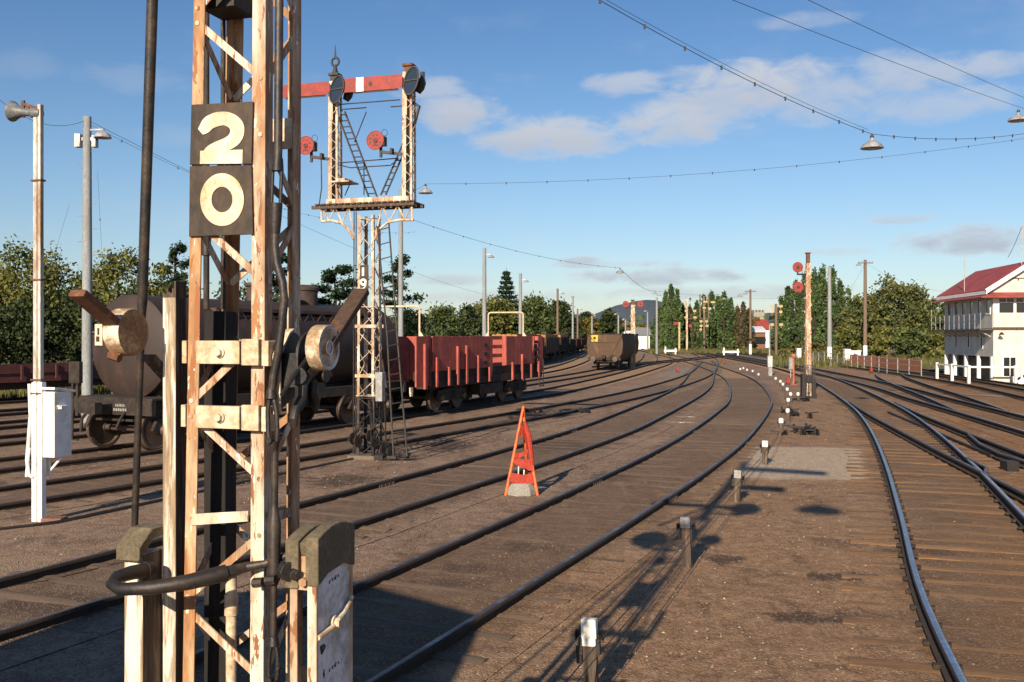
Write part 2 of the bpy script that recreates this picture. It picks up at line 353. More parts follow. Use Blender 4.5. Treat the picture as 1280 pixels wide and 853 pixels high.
# ------------------------------------------------------------------ ground
STAINS = [(*ground(583, 717).xy, .45, .3), (*ground(560, 735).xy, .5, .25), (*ground(430, 603).xy, .8, .9), (*ground(655, 690).xy, .4, .35), (*ground(905, 700).xy, .3, .35), (*ground(1050, 720).xy, .5, .25), (*ground(1180, 560).xy, .5, 1.6), (*ground(1150, 690).xy, .6, .3), (*ground(760, 600).xy, .5, .8), (*ground(330, 600).xy, .9, 1.2), (*ground(560, 560).xy, .8, 1.6), (*ground(700, 560).xy, .9, 1.5), (*ground(1010, 770).xy, .5, .25), (*ground(60, 760).xy, .6, .5)]
def ground_mat(bed=False):
    m, nt, bs = nt_new('oily_track_bed' if bed else 'yard_gravel'); p = N(nt, 'ShaderNodeNewGeometry').outputs['Position']
    sp = N(nt, 'ShaderNodeSeparateXYZ'); nt.links.new(p, sp.inputs[0])
    side = math_(nt, 'SUBTRACT', sp.outputs[0], math_(nt, 'MULTIPLY_ADD', sp.outputs[1], .4, -5.6))
    nA = noise(nt, p, .22, 6, .65); nB = noise(nt, p, 1.1, 7, .7, .5); nC = noise(nt, p, 5, 6, .7); nD = noise(nt, p, 70, 3, .7); nF = noise(nt, p, 24, 4, .75)
    leftness = step(nt, math_(nt, 'ADD', side, math_(nt, 'MULTIPLY_ADD', nB, 3.0, -1.5)), .9, -.9)
    rightness = step(nt, math_(nt, 'ADD', math_(nt, 'SUBTRACT', side, 6.2), math_(nt, 'MULTIPLY_ADD', nB, 2.0, -1.0)), -.6, .8)
    brown = ramp(nt, nC, [(.25, (.14, .083, .048)), (.5, (.245, .152, .09)), (.75, (.38, .255, .16))])
    grey = ramp(nt, nC, [(.25, (.12, .08, .058)), (.5, (.215, .15, .112)), (.75, (.33, .245, .19))])
    rust = ramp(nt, nC, [(.25, (.125, .062, .029)), (.5, (.225, .122, .056)), (.75, (.31, .185, .094))])
    c = mixc(nt, leftness, brown, grey); c = mixc(nt, rightness, c, rust)
    c = mixc(nt, math_(nt, 'MULTIPLY', step(nt, nA, .48, .64), .5), c, (.31, .23, .165))
    c = mixc(nt, math_(nt, 'MULTIPLY', step(nt, nB, .53, .66), .65), c, (.075, .046, .034))
    rot = N(nt, 'ShaderNodeMapping'); rot.inputs['Rotation'].default_value = (0, 0, R(22)); rot.inputs['Scale'].default_value = (2.2, .35, 1); nt.links.new(p, rot.inputs['Vector'])
    nS = noise(nt, rot.outputs[0], 1.0, 6, .7)
    c = mixc(nt, math_(nt, 'MULTIPLY', step(nt, nS, .54, .7), .6), c, (.075, .045, .03))
    c = mixc(nt, math_(nt, 'MULTIPLY', step(nt, nS, .42, .3), .5), c, (.34, .24, .17))
    c = mixc(nt, math_(nt, 'MULTIPLY', step(nt, nF, .5, .7), .6), c, (.065, .04, .026))
    c = mixc(nt, math_(nt, 'MULTIPLY', step(nt, nF, .45, .3), .45), c, (.42, .3, .18))
    c = mixc(nt, 1.0, c, (1.22, 1.15, 1.09), 'MULTIPLY')
    for (sx, sy, ra, rb) in STAINS:               # oil drips and sooty spots
        ex = math_(nt, 'DIVIDE', math_(nt, 'SUBTRACT', sp.outputs[0], sx), ra); ey = math_(nt, 'DIVIDE', math_(nt, 'SUBTRACT', sp.outputs[1], sy), rb)
        dd = math_(nt, 'ADD', math_(nt, 'ADD', math_(nt, 'MULTIPLY', ex, ex), math_(nt, 'MULTIPLY', ey, ey)), math_(nt, 'MULTIPLY_ADD', nC, 3.0, -1.5))
        c = mixc(nt, math_(nt, 'MULTIPLY', step(nt, dd, 1.1, .2), .8), c, (.05, .033, .025))
    # pale screenings dumped beside the wire posts
    py_ = math_(nt, 'ABSOLUTE', math_(nt, 'SUBTRACT', sp.outputs[1], 21.8)); px_ = math_(nt, 'ABSOLUTE', math_(nt, 'SUBTRACT', sp.outputs[0], math_(nt, 'MULTIPLY_ADD', sp.outputs[1], .32, -.57)))
    dpad = math_(nt, 'MAXIMUM', math_(nt, 'DIVIDE', px_, 1.3), math_(nt, 'DIVIDE', py_, 2.8)); dpad = math_(nt, 'ADD', dpad, math_(nt, 'MULTIPLY_ADD', nB, .5, -.25))
    dpad = math_(nt, 'ADD', dpad, math_(nt, 'MULTIPLY_ADD', nF, .3, -.15))
    pale = ramp(nt, nC, [(.3, (.42, .32, .23)), (.7, (.58, .47, .35))])
    c = mixc(nt, math_(nt, 'MULTIPLY', step(nt, dpad, 1.04, .9), .85), c, pale)
    vo = N(nt, 'ShaderNodeTexVoronoi'); vo.inputs['Scale'].default_value = 55; nt.links.new(p, vo.inputs['Vector'])
    vs2 = N(nt, 'ShaderNodeSeparateColor'); nt.links.new(vo.outputs['Color'], vs2.inputs[0])
    bright = step(nt, vs2.outputs[0], .84, .96)
    c = mixc(nt, math_(nt, 'MULTIPLY', bright, .5), c, (.46, .35, .22))
    dark = step(nt, vs2.outputs[1], .8, .95)
    c = mixc(nt, math_(nt, 'MULTIPLY', dark, .45), c, (.05, .036, .028))
    if bed:                                       # oil and brake dust between the rails, ragged towards the sleeper ends
        at_ = N(nt, 'ShaderNodeAttribute', attribute_name='bed').outputs['Fac']
        f = math_(nt, 'ADD', at_, math_(nt, 'ADD', math_(nt, 'MULTIPLY_ADD', nB, 1.5, -.75), math_(nt, 'MULTIPLY_ADD', nS, 1.3, -.65)))
        dirt = ramp(nt, nF, [(.3, (.075, .05, .037)), (.55, (.125, .08, .055)), (.75, (.2, .135, .09))])
        rusty = ramp(nt, nF, [(.3, (.105, .056, .028)), (.55, (.185, .105, .05)), (.75, (.27, .165, .085))])
        dirt = mixc(nt, rightness, dirt, rusty)
        c = mixc(nt, math_(nt, 'MULTIPLY', step(nt, f, .3, 1.0), .66), c, dirt)
        c = mixc(nt, math_(nt, 'MULTIPLY', bright, .35), c, (.42, .32, .2))
    nt.links.new(c, bs.inputs['Base Color']); bs.inputs['Roughness'].default_value = .95; bs.inputs['Specular IOR Level'].default_value = .2
    h = math_(nt, 'ADD', math_(nt, 'MULTIPLY', vo.outputs['Distance'], -.5), math_(nt, 'ADD', math_(nt, 'MULTIPLY', nC, .9), math_(nt, 'ADD', math_(nt, 'MULTIPLY', nD, .35), math_(nt, 'MULTIPLY', nF, .7))))
    bump(nt, bs, h, .8, .035); return m
K['ground'] = ground_mat(); K['bed'] = ground_mat(True)
def height(x, y):                                 # gentle unevenness near the camera, level further out
    f = max(0, 1 - math.hypot(x, y) / 70)
    side = x - (.4 * y - 4.0) - 1.8; lift = .052 * max(0, min(1, .5 - side * .55)) * max(0, min(1, (75 - y) / 15))
    return lift + f * .008 * (math.sin(x * 1.7 + y * .6) + math.sin(y * 1.1 - x * .8 + 1) + math.sin(x * 3.1 + 2) * .5) - .01
g = MB()
xs = [-9000, -1500, -300, -120, -80, -60] + [-45 + i * .75 for i in range(121)] + [60, 80, 120, 300, 1500, 9000]
ys = [-3000, -200, -40, -15] + [-6 + i * .6 for i in range(111)] + [66, 72, 80, 100, 140, 220, 400, 1000, 3000, 9000]
nx = len(xs)
g.v = [(x, y, height(x, y)) for y in ys for x in xs]
for j in range(len(ys) - 1):
    for i in range(nx - 1):
        a = j * nx + i; g.f.append((a, a + 1, a + nx + 1, a + nx)); g.m.append(0)
structure(g.build('ground', K['ground']))

def patch(name, outline, m, z=.012, jitter=.12, steps=6, seed=1):
    r = random.Random(seed); pts = []
    n = len(outline)
    for i in range(n):
        a, b = V(outline[i]), V(outline[(i + 1) % n])
        for k in range(steps):
            q = a.lerp(b, k / steps); pts.append((q.x + r.uniform(-jitter, jitter), q.y + r.uniform(-jitter, jitter) * 1.5, z))
    mb = MB(); mb.add(pts, [tuple(range(len(pts)))]); return structure(mb.build(name, m))
def pale_gravel(name, a, b, c3, sc=30):
    m, nt, bs = nt_new(name); p = N(nt, 'ShaderNodeNewGeometry').outputs['Position']
    n1 = noise(nt, p, 1.2, 7, .7); n2 = noise(nt, p, sc, 4, .7)
    c = ramp(nt, n1, [(.3, a), (.55, b), (.8, c3)]); c = mixc(nt, math_(nt, 'MULTIPLY', n2, .6), c, tuple(x * .55 for x in b))
    nt.links.new(c, bs.inputs['Base Color']); bs.inputs['Roughness'].default_value = .95; bump(nt, bs, n2, .5, .02); return m
K['pale'] = pale_gravel('pale_screenings', (.24, .19, .145), (.36, .295, .225), (.43, .36, .28))
K['greygravel'] = pale_gravel('grey_screenings', (.16, .125, .1), (.25, .205, .17), (.32, .265, .22))
K['grassbed'] = pale_gravel('dry_grass_bed', (.1, .085, .03), (.15, .125, .05), (.22, .18, .08), 8)
q = lambda *a: [(ground(x, y).x, ground(x, y).y) for x, y in a]
patch('gravel_strip', q((700, 502), (858, 459), (868, 463), (800, 494), (700, 520)), K['greygravel'], .012, .15, seed=3)
patch('gravel_apron', [(19.5, 50), (25.5, 42), (30, 30), (27, 30), (23, 42), (18.6, 52)], K['greygravel'], .01, .2, seed=4)
patch('grass_verge', [(26, 66), (40, 62), (60, 100), (48, 200), (30, 220), (26.5, 150), (32, 108)], K['grassbed'], .008, .4, seed=6)
patch('grass_verge', [(-70, 42), (-24, 41.5), (-10, 70), (0, 110), (8, 190), (-60, 200), (-90, 80)], K['grassbed'], .008, .3, seed=7)
patch('far_ground', [(-200, 205), (60, 205), (120, 70), (500, 70), (900, 2200), (-900, 2200)], K['grassbed'], .006, 1, seed=8)

# ------------------------------------------------------------------ tracks
def catmull(pts, step0=1.0):
    P = [V((*p, 0)) for p in pts]; P = [P[0] * 2 - P[1]] + P + [P[-1] * 2 - P[-2]]; out = []
    for i in range(1, len(P) - 2):
        a, b, c, d = P[i - 1], P[i], P[i + 1], P[i + 2]; L = (c - b).length; n = max(2, int(L / step0))
        ta = ((b - a).length) ** .5; tb = (c - b).length ** .5; td = (d - c).length ** .5
        m1 = (c - b) + ((b - a) / ta - (c - a) / (ta + tb)) * tb; m2 = (c - b) + ((d - c) / td - (d - b) / (td + tb)) * tb
        for k in range(n):
            t = k / n; out.append(b * (2 * t ** 3 - 3 * t * t + 1) + m1 * (t ** 3 - 2 * t * t + t) + c * (3 * t * t - 2 * t ** 3) + m2 * (t ** 3 - t * t))
    out.append(P[-2]); return out
def offset(line, d):
    o = []
    for i, p in enumerate(line):
        t = (line[min(i + 1, len(line) - 1)] - line[max(i - 1, 0)]).normalized(); o.append(p + V((t.y, -t.x, 0)) * d)
    return o
G2 = .835
def rail_mat(name, c1, c2, metal, rough):
    return mat(name, c1, c2, .4, 3, rough=rough, metal=metal, bmp=.1, fine=30, world=True)
K['rail_side'] = rail_mat('rusty_shaded_rail_side', (.022, .015, .012), (.045, .027, .018), 0, .95)  # rust taken nearly to black: the shade on the sides is in the colour
K['rail_top'] = rail_mat('dull_rail_head', (.3, .28, .27), (.13, .1, .085), .75, .42)
K['rail_shiny'] = rail_mat('polished_rail_head', (.5, .52, .56), (.34, .33, .34), .9, .3)
K['sleeper'] = mat('weathered_sleeper', (.11, .058, .027), (.3, .165, .076), .42, 3, (.5, 7, 7), .95, bmp=.8, fine=30, var=.45, soft=.2, perobj=.4)
K['sleeper_buried'] = mat('dirt_covered_sleeper', (.11, .07, .045), (.21, .14, .088), .4, 3, (.5, 6, 6), .95, bmp=.5, fine=40, var=.4, perobj=.35)
PROF = [(-.065, 0), (-.065, .014), (-.012, .03), (-.012, .095), (-.036, .105), (-.036, .135), (-.028, .142), (.028, .142), (.036, .135), (.036, .105), (.012, .095), (.012, .03), (.065, .014), (.065, 0)]
PM = [0, 0, 0, 0, 0, 0, 1, 0, 0, 0, 0, 0, 0, 0]
TRK = {}
def along(line, s):
    for a, b in zip(line, line[1:]):
        L = (b - a).length
        if s <= L: return a.lerp(b, s / L), (b - a).normalized()
        s -= L
    return line[-1], (line[-1] - line[-2]).normalized()
def s_at_y(line, y):
    s = 0
    for a, b in zip(line, line[1:]):
        if a.y <= y <= b.y: return s + (b - a).length * (y - a.y) / max(1e-6, b.y - a.y)
        s += (b - a).length
    return s
sleeper_meshes = {}
def sleeper_mesh(L, m, k):
    key = (L, m.name, k)
    if key not in sleeper_meshes:
        mb = MB(); r = random.Random(k * 7 + int(L * 10)); n = 9; rows = []
        for i in range(n + 1):                    # a hand-hewn timber: wandering edges and a split, dished top
            x = -L / 2 + L * i / n; w = .115 + r.uniform(-.014, .014); j = r.uniform(-.012, .012)
            rows.append([(x, -w + j, -.13), (x, -w + j, r.uniform(-.026, -.012)), (x, j, r.uniform(-.004, .01)), (x, w + j, r.uniform(-.026, -.012)), (x, w + j, -.13)])
        vs = [p for row in rows for p in row]; fs = []
        for i in range(n):
            for q_ in range(4): a = i * 5 + q_; fs.append((a, a + 5, a + 6, a + 1))
        fs += [(0, 1, 2, 3, 4), tuple(n * 5 + q_ for q_ in (4, 3, 2, 1, 0))]
        mb.add(vs, fs); me_o = mb.build('sleeper', m); sleeper_meshes[key] = me_o.data; bpy.data.objects.remove(me_o)
    return sleeper_meshes[key]
def name_bed_off(label): return 'turnout leg' in label or 'crossover' in label or 'connecting' in label
def track(label, centre, zi, top='rail_top', smat='sleeper_buried', sz=.006, srange=None, slen=2.6, nmax=100, rails=(-1, 1), far_timber=True, spacing=.66):
    line = catmull(centre, 1.0); t = thing('railway_track', label, 'railway track', line[0]); o0 = line[0].copy()
    rel = [p - o0 for p in line]; TRK[label] = line; zr = zi * .003
    made = []
    if not name_bed_off(label):
        ws = (-1.5, -1.15, -.8, -.4, 0, .4, .8, 1.15, 1.5); wt = (0, .55, .85, 1, 1, 1, .85, .55, 0); mb = MB(); att = []; rows = 0
        for i, p in enumerate(line):
            if p.y > 125 or p.y < 1: continue
            tt = (line[min(i + 1, len(line) - 1)] - line[max(i - 1, 0)]).normalized()
            for w_, a_ in zip(ws, wt):
                x, y = p.x + tt.y * w_, p.y - tt.x * w_; mb.v.append((x - o0.x, y - o0.y, height(x, y) + .006 + (zi % 4) * .0012)); att.append(a_)
            if rows:
                b = (rows - 1) * 9
                for k in range(8): mb.f.append((b + k, b + k + 1, b + k + 10, b + k + 9)); mb.m.append(0)
            rows += 1
        if rows > 1:
            bo = mb.build('track_bed', K['bed'], t); ad = bo.data.attributes.new('bed', 'FLOAT', 'POINT'); ad.data.foreach_set('value', att)
    for s in rails:
        mb = MB(); mb.sweep([p + V((0, 0, zr + .008)) for p in offset(rel, s * G2)], PROF, PM)
        made.append(mb.build('rail', [K['rail_side'], K[top]], t, sharp=50))
    if srange:
        s0, s1 = s_at_y(line, srange[0]), s_at_y(line, srange[1]); s = s0; cnt = 0; r = random.Random(zi * 13 + 5)
        while s < s1 and cnt < nmax:
            p, d = along(line, s); L = slen(p.y) if callable(slen) else slen
            ob = bpy.data.objects.new('sleeper', sleeper_mesh(round(L, 1), K[smat], r.randrange(5))); COL.objects.link(ob); ob.parent = t
            ob.location = p - o0 + V((r.uniform(-.06, .06), 0, sz + r.uniform(-.006, .006) + (zi % 3) * .001)); ob.rotation_euler = (0, 0, math.atan2(d.y, d.x) - math.pi / 2 + r.uniform(-.025, .025))
            cnt += 1; s += spacing + r.uniform(-.05, .05)
        if far_timber and s < s1 + 60:
            mb = MB(); s2 = s
            total = sum((b - a).length for a, b in zip(line, line[1:]))
            while s2 < min(total - 1, s + 70):
                p, d = along(line, s2); ang = math.atan2(d.y, d.x) - math.pi / 2
                mb.box(p - o0 + V((0, 0, sz - .05)), (2.6, .23, .12), Matrix.Rotation(ang, 3, 'Z')); s2 += .7
            if mb.v: o = mb.build('sleeper_run', K[smat], t); o['kind'] = 'stuff'
    return t, made, rel, o0
def from_rail(pts, side):
    line = catmull(pts, 1.0); off = offset(line, -side * G2); n = len(off)
    idx = sorted(set([0, n - 1] + list(range(0, n, 5)))); return [(off[i].x, off[i].y) for i in idx]

t1 = from_rail([(-4.9, -1.5), (-3.75, 1.2), (-1.06, 7.56), (1.54, 13.76), (5.28, 23.4), (9.4, 36.4), (10.75, 41.5), (14.6, 60.6), (18.0, 88), (20.0, 112), (23.5, 160), (30, 260)], 1)
T1, r1, rel1, o1 = track('nearest curved track with dull rails sweeping left past the orange tripod', t1, 1, srange=(4.5, 70), sz=.057, nmax=95)
t2 = from_rail([(-9.0, 3.0), (-5.5, 10.7), (-3.26, 15.7), (1.29, 26.8), (3.6, 34), (8.05, 49.6), (13.2, 73.6), (20.3, 107), (28.5, 160), (36, 230)], -1)
T2, r2, rel2, o2 = track('dull rail track running between the orange tripod and the lattice signal numbered 19', t2, 2, srange=(6, 70), sz=.055, nmax=95)
t3 = [(-17, 2), (-12.2, 9.8), (-8.35, 16.3), (-4.75, 22.7), (-1.3, 29.6), (1.1, 34.6), (6.0, 46.5), (11.9, 65), (16.4, 84), (20.5, 107)]
T3, r3, rel3, o3 = track('dull rail track passing just behind the lattice signal numbered 19', t3, 3, srange=(8, 60), sz=.055, nmax=80)
t4 = [(-20, 5), (-13.3, 15.5), (-10.5, 20.3), (-8.95, 22.9), (-3.65, 34.1), (-1.0, 40.4), (1.8, 47.3), (6.1, 62), (10.2, 78), (15, 99), (21, 140)]
T4, r4, rel4, o4 = track('siding carrying the brown tank wagon and the red open wagon', t4, 4, srange=(10, 60), sz=.054, nmax=70)
t5 = [(-24, 8), (-16.6, 19), (-12.9, 25.1), (-5.2, 40), (1.2, 57), (7.6, 79), (13, 108), (19, 150)]
T5, r5, rel5, o5 = track('siding on which the brown hopper wagon stands', t5, 5, srange=(14, 60), sz=.044, nmax=70)
t6 = [(-28, 10), (-19.6, 22), (-15.2, 29.2), (-8, 43.5), (-2.2, 58.5), (3, 78), (9.6, 126), (13, 160)]
T6, r6, rel6, o6 = track('empty siding between the hopper wagon and the timber topped wagons', t6, 6, srange=(18, 60), sz=.044, nmax=60)
t7 = [(-31, 14), (-23, 25.5), (-17.6, 34), (-9.6, 52), (-3.6, 72), (1.6, 96), (12.2, 182), (20, 250)]
T7, r7, rel7, o7 = track('siding under the row of timber topped open wagons', t7, 7, srange=(22, 60), sz=.042, nmax=50)
t8 = [(-35, 18), (-27, 30), (-20.4, 40.5), (-13, 56), (-7, 74), (-1.5, 98), (8, 180)]
T8, r8, rel8, o8 = track('weedy back siding with the low dark red flat wagon', t8, 8, srange=(30, 60), sz=-.01, nmax=40)
u1 = from_rail([(1.4, -1), (3.38, 7.62), (5.27, 13.4), (8.4, 22.8), (11.4, 32.7), (13.1, 39.2), (16.7, 54.6), (19.4, 68), (22.4, 88), (25.5, 121), (29, 165), (35, 250)], -1)
U1, q1, qrel1, qo1 = track('right hand track with two polished rails on broad exposed sleepers', u1, 9, 'rail_shiny', 'sleeper', .014, (4.5, 60), slen=lambda y: 3.1 if y < 30 else 2.7, nmax=90, spacing=.62)
u2 = from_rail([(7.55, 12.2), (8.4, 16.4), (9.45, 21.8), (12.35, 35.6), (13.3, 39.4)], -1)
U2, q2, qrel2, qo2 = track('short dull turnout leg crossing the right polished rail at a frog', u2, 10, 'rail_top', 'sleeper', .002, (12.5, 36), nmax=45, far_timber=False)
u3 = from_rail([(9.6, 8), (12.6, 21), (14.6, 31), (16.8, 43), (18.4, 50.8), (20.9, 68), (23.6, 90), (27, 125), (32, 180)], -1)
U3, q3, qrel3, qo3 = track('track with one bright rail right of the turnout, toward the signal box side', u3, 11, 'rail_shiny', 'sleeper', .0, (12, 60), nmax=75)
u4 = [(17.4, 18), (19.2, 28), (22, 40), (24.8, 52), (26.6, 62), (29, 82), (31, 102), (34, 140), (38, 200)]
U4, q4, qrel4, qo4 = track('dull rail track second from the signal box', u4, 12, 'rail_top', 'sleeper', -.004, (20, 60), nmax=60)
u5 = [(22.5, 22), (24.2, 31), (25.6, 40), (27.2, 49), (29.2, 62), (31.4, 80), (33.6, 102), (37, 150), (42, 220)]
U5, q5, qrel5, qo5 = track('dull rail track nearest the signal box fence', u5, 13, 'rail_top', 'sleeper', -.004, (28, 60), nmax=50)
u6 = [(16.2, 34.5), (18.6, 43.2), (21.0, 52.5), (23.8, 62.5), (25.6, 68)]
U6, q6, qrel6, qo6 = track('crossover track cutting across between two right hand tracks', u6, 14, 'rail_shiny', 'sleeper', .004, (35, 60), nmax=35, far_timber=False)
u7 = [(7.5, 84), (12, 94), (17.5, 106), (24, 122), (31, 142), (40, 175)]
U7, q7, qrel7, qo7 = track('distant connecting track slanting right below the poplars', u7, 15, 'rail_top', 'sleeper', .004, (84, 140), nmax=40, far_timber=False)

def fishplates(rail, rel, side, ys, o0, zi):
    off = offset(rel, side * G2)
    for y in ys:
        s = s_at_y([p + o0 for p in off], y); p, d = along(off, s)
        mb = MB(); a = math.atan2(d.y, d.x); Rm = Matrix.Rotation(a, 3, 'Z')
        for sd in (-1, 1):
            c = p + V((-d.y, d.x, 0)) * .026 * sd; c.z = .07 + zi * .003
            mb.box(c, (.55, .022, .07), Rm)
            for k in (-.2, -.07, .07, .2): mb.tube(c + d * k, c + d * k + V((-d.y, d.x, 0)) * sd * .03, .014, n=6)
        mb.build('fishplate', K['rusty_plate'], rail)
K['rusty_plate'] = mat('dusty_joint_plate', (.16, .11, .08), (.09, .06, .045), .4, 12, rough=.9)
fishplates(r1[0], rel1, -1, [9.9, 18.2, 28], o1, 1); fishplates(r1[1], rel1, 1, [16.4, 25], o1, 1)
fishplates(r2[0], rel2, -1, [18, 28], o2, 2); fishplates(r3[0], rel3, -1, [26.5], o3, 3)
# chairs and spikes along the polished track
for rl, s in ((q1[0], -1), (q1[1], 1)):
    mb = MB(); off = offset(qrel1, s * G2); s0 = s_at_y([p + qo1 for p in off], 4); r = random.Random(3)
    while s0 < 45:
        p, d = along(off, s0); a = math.atan2(d.y, d.x); Rm = Matrix.Rotation(a, 3, 'Z'); nrm = V((-d.y, d.x, 0))
        for sd in (-1, 1): mb.box(p + nrm * .085 * sd + d * r.uniform(-.02, .02) + V((0, 0, .04)), (.07, .06, .035), Rm)
        s0 += .62
    mb.build('rail_chair', K['wagon_dark'], rl)['kind'] = 'stuff'
# check rail and frog of the turnout
def rail_piece(name, label, pts, parent_t, o0, m='rail_top', z=.03):
    mb = MB(); mb.sweep([V((*p, z)) - o0 for p in pts], PROF, PM); return mb.build(name, [K['rail_side'], K[m]], parent_t, sharp=50)
rail_piece('check_rail', '', [(12.05, 26.4), (11.2, 23.9), (10.75, 22.0), (10.6, 20.6)], U2, qo2)
rail_piece('frog', '', [(9.62, 21.2), (9.3, 19.6), (8.95, 18.9)], U2, qo2, z=.045)

# loose stones near the camera: nobody could count them
mb = MB(); r = random.Random(21)
def stone(x, y, z, s):
    a = r.uniform(0, 6.28); ca, sa = math.cos(a) * s, math.sin(a) * s; k1, k2, k3 = r.uniform(.6, 1), r.uniform(.5, .9), r.uniform(.4, .7)
    vs = [(x + ca, y + sa, z), (x - sa * k1, y + ca * k1, z), (x - ca * k2, y - sa * k2, z), (x + sa * k1, y - ca * k1, z), (x + sa * .1, y, z + s * k3), (x, y, z - s * .3)]
    mb.add(vs, [(0, 1, 4), (1, 2, 4), (2, 3, 4), (3, 0, 4), (1, 0, 5), (2, 1, 5), (3, 2, 5), (0, 3, 5)])
for i in range(15000):
    y = 5 + 32 * r.random() ** 1.8; x = r.uniform(-.56, .56) * (y + 1)
    stone(x, y, height(x, y), r.choice((.006, .008, .01, .012, .017, .024)) * (1 + y * .012))
def stonemat():
    m, nt, bs = nt_new('mixed_stones'); p = N(nt, 'ShaderNodeNewGeometry')
    c = ramp(nt, p.outputs['Random Per Island'], [(.0, (.06, .045, .036)), (.45, (.16, .115, .08)), (.85, (.25, .19, .13)), (.99, (.42, .35, .26))])
    nt.links.new(c, bs.inputs['Base Color']); bs.inputs['Roughness'].default_value = .95; return m
K['stones'] = stonemat()
for i in range(2600):
    y = 5 + 38 * r.random() ** 1.6; x = r.uniform(-.56, .56) * (y + 1)
    stone(x, y, height(x, y) - .01, r.uniform(.015, .036) * (1 + y * .006))
tag(mb.build('gravel_stones', K['stones']), 'loose brown and pale stones strewn over the yard ground', 'gravel', kind='stuff')

# ------------------------------------------------------------------ foreground signal mast 20
YAW = R(-17)
B20 = V((-.94, 3.60, 0)); M20 = frame(B20, YAW)
def L(px, py, y=-.125): return plane_pt(M20, px, py, 1, y)
def LX(px, py, x): return plane_pt(M20, px, py, 0, x)
mast = thing('lattice_signal_mast', 'rusty cream lattice signal mast in the foreground with black number plates 2 and 0', 'signal mast', B20, YAW)
HB = .125
def edge(pa, pb):                                 # line through two sighted points of the front plane, as x(z)
    a, b = L(*pa), L(*pb); return lambda z: a.x + (b.x - a.x) * (z - a.z) / (b.z - a.z)
xl, xr = edge((242, 0), (228, 853)), edge((332, 0), (329, 853))
ZT = 5.3
def corner(z, sx, sy): return V((xl(z) if sx < 0 else xr(z), HB * sy, z))
for sx in (-1, 1):
    for sy in (-1, 1):
        mb = MB(); w = .046 if sx < 0 else .052
        mb.angle(corner(0, sx, sy), corner(ZT, sx, sy), (-sx, 0, 0), (0, -sy, 0), w, .007)
        mb.build('corner_post', K['orange_rust' if sx < 0 else 'cream_rust'], mast, bevel=.0015)
def zpy(py, y=-.125): return L(285, py, y).z
nodes = [(25, -1), (98, 1), (172, 1), (255, -1), (298, -1), (365, 1), (420, 1), (503, -1), (543, -1), (628, 1), (672, 1), (752, -1), (790, -1), (872, 1), (916, 1), (1000, -1), (1040, -1), (1120, 1), (1160, 1), (1245, -1)]
up_nodes = [(-220, 1), (-178, 1), (-98, -1), (-60, -1)]
def lace(face):
    zs = []; mb = MB()
    for k in range(-4, 8):
        b = 25 + 248 * k
        zs.append(((b, -1), (b + 76, 1))); zs.append(((b + 146, 1), (b + 229, -1)))
    for (pa, sa), (pb, sb) in zs:
        za, zb = zpy(pa), zpy(pb)
        if zb < .1 or za > ZT: continue
        if face in ('front', 'back'):
            y = -HB + .009 if face == 'front' else HB - .009; k = 1 if face == 'front' else -1
            ins = .018
            A = V(((xl(za) + ins) if sa * k < 0 else (xr(za) - ins), y, za)); B = V(((xl(zb) + ins) if sb * k < 0 else (xr(zb) - ins), y, zb))
            mb.beam(A, B, .006, .026, up=(0, 0, 1)); o = V((0, -.006, 0))
            for Q in (A, B): mb.tube(Q + V((0, -.012 if face == 'front' else .012, 0)), Q, .009, n=6)
            mb.build('lacing_bar', K['cream_rust'], mast); mb = MB()
        else:
            xx = (lambda z: xl(z) + .009) if face == 'left' else (lambda z: xr(z) - .009); k = 1 if face == 'left' else -1
            A = V((xx(za), (-HB + .02) * sa * -k, za)); B = V((xx(zb), (-HB + .02) * sb * -k, zb))
            mb.beam(A, B, .006, .026, up=(0, 0, 1)); mb.build('lacing_bar', K['cream_rust'], mast); mb = MB()
for f in ('front', 'back', 'left', 'right'): lace(f)
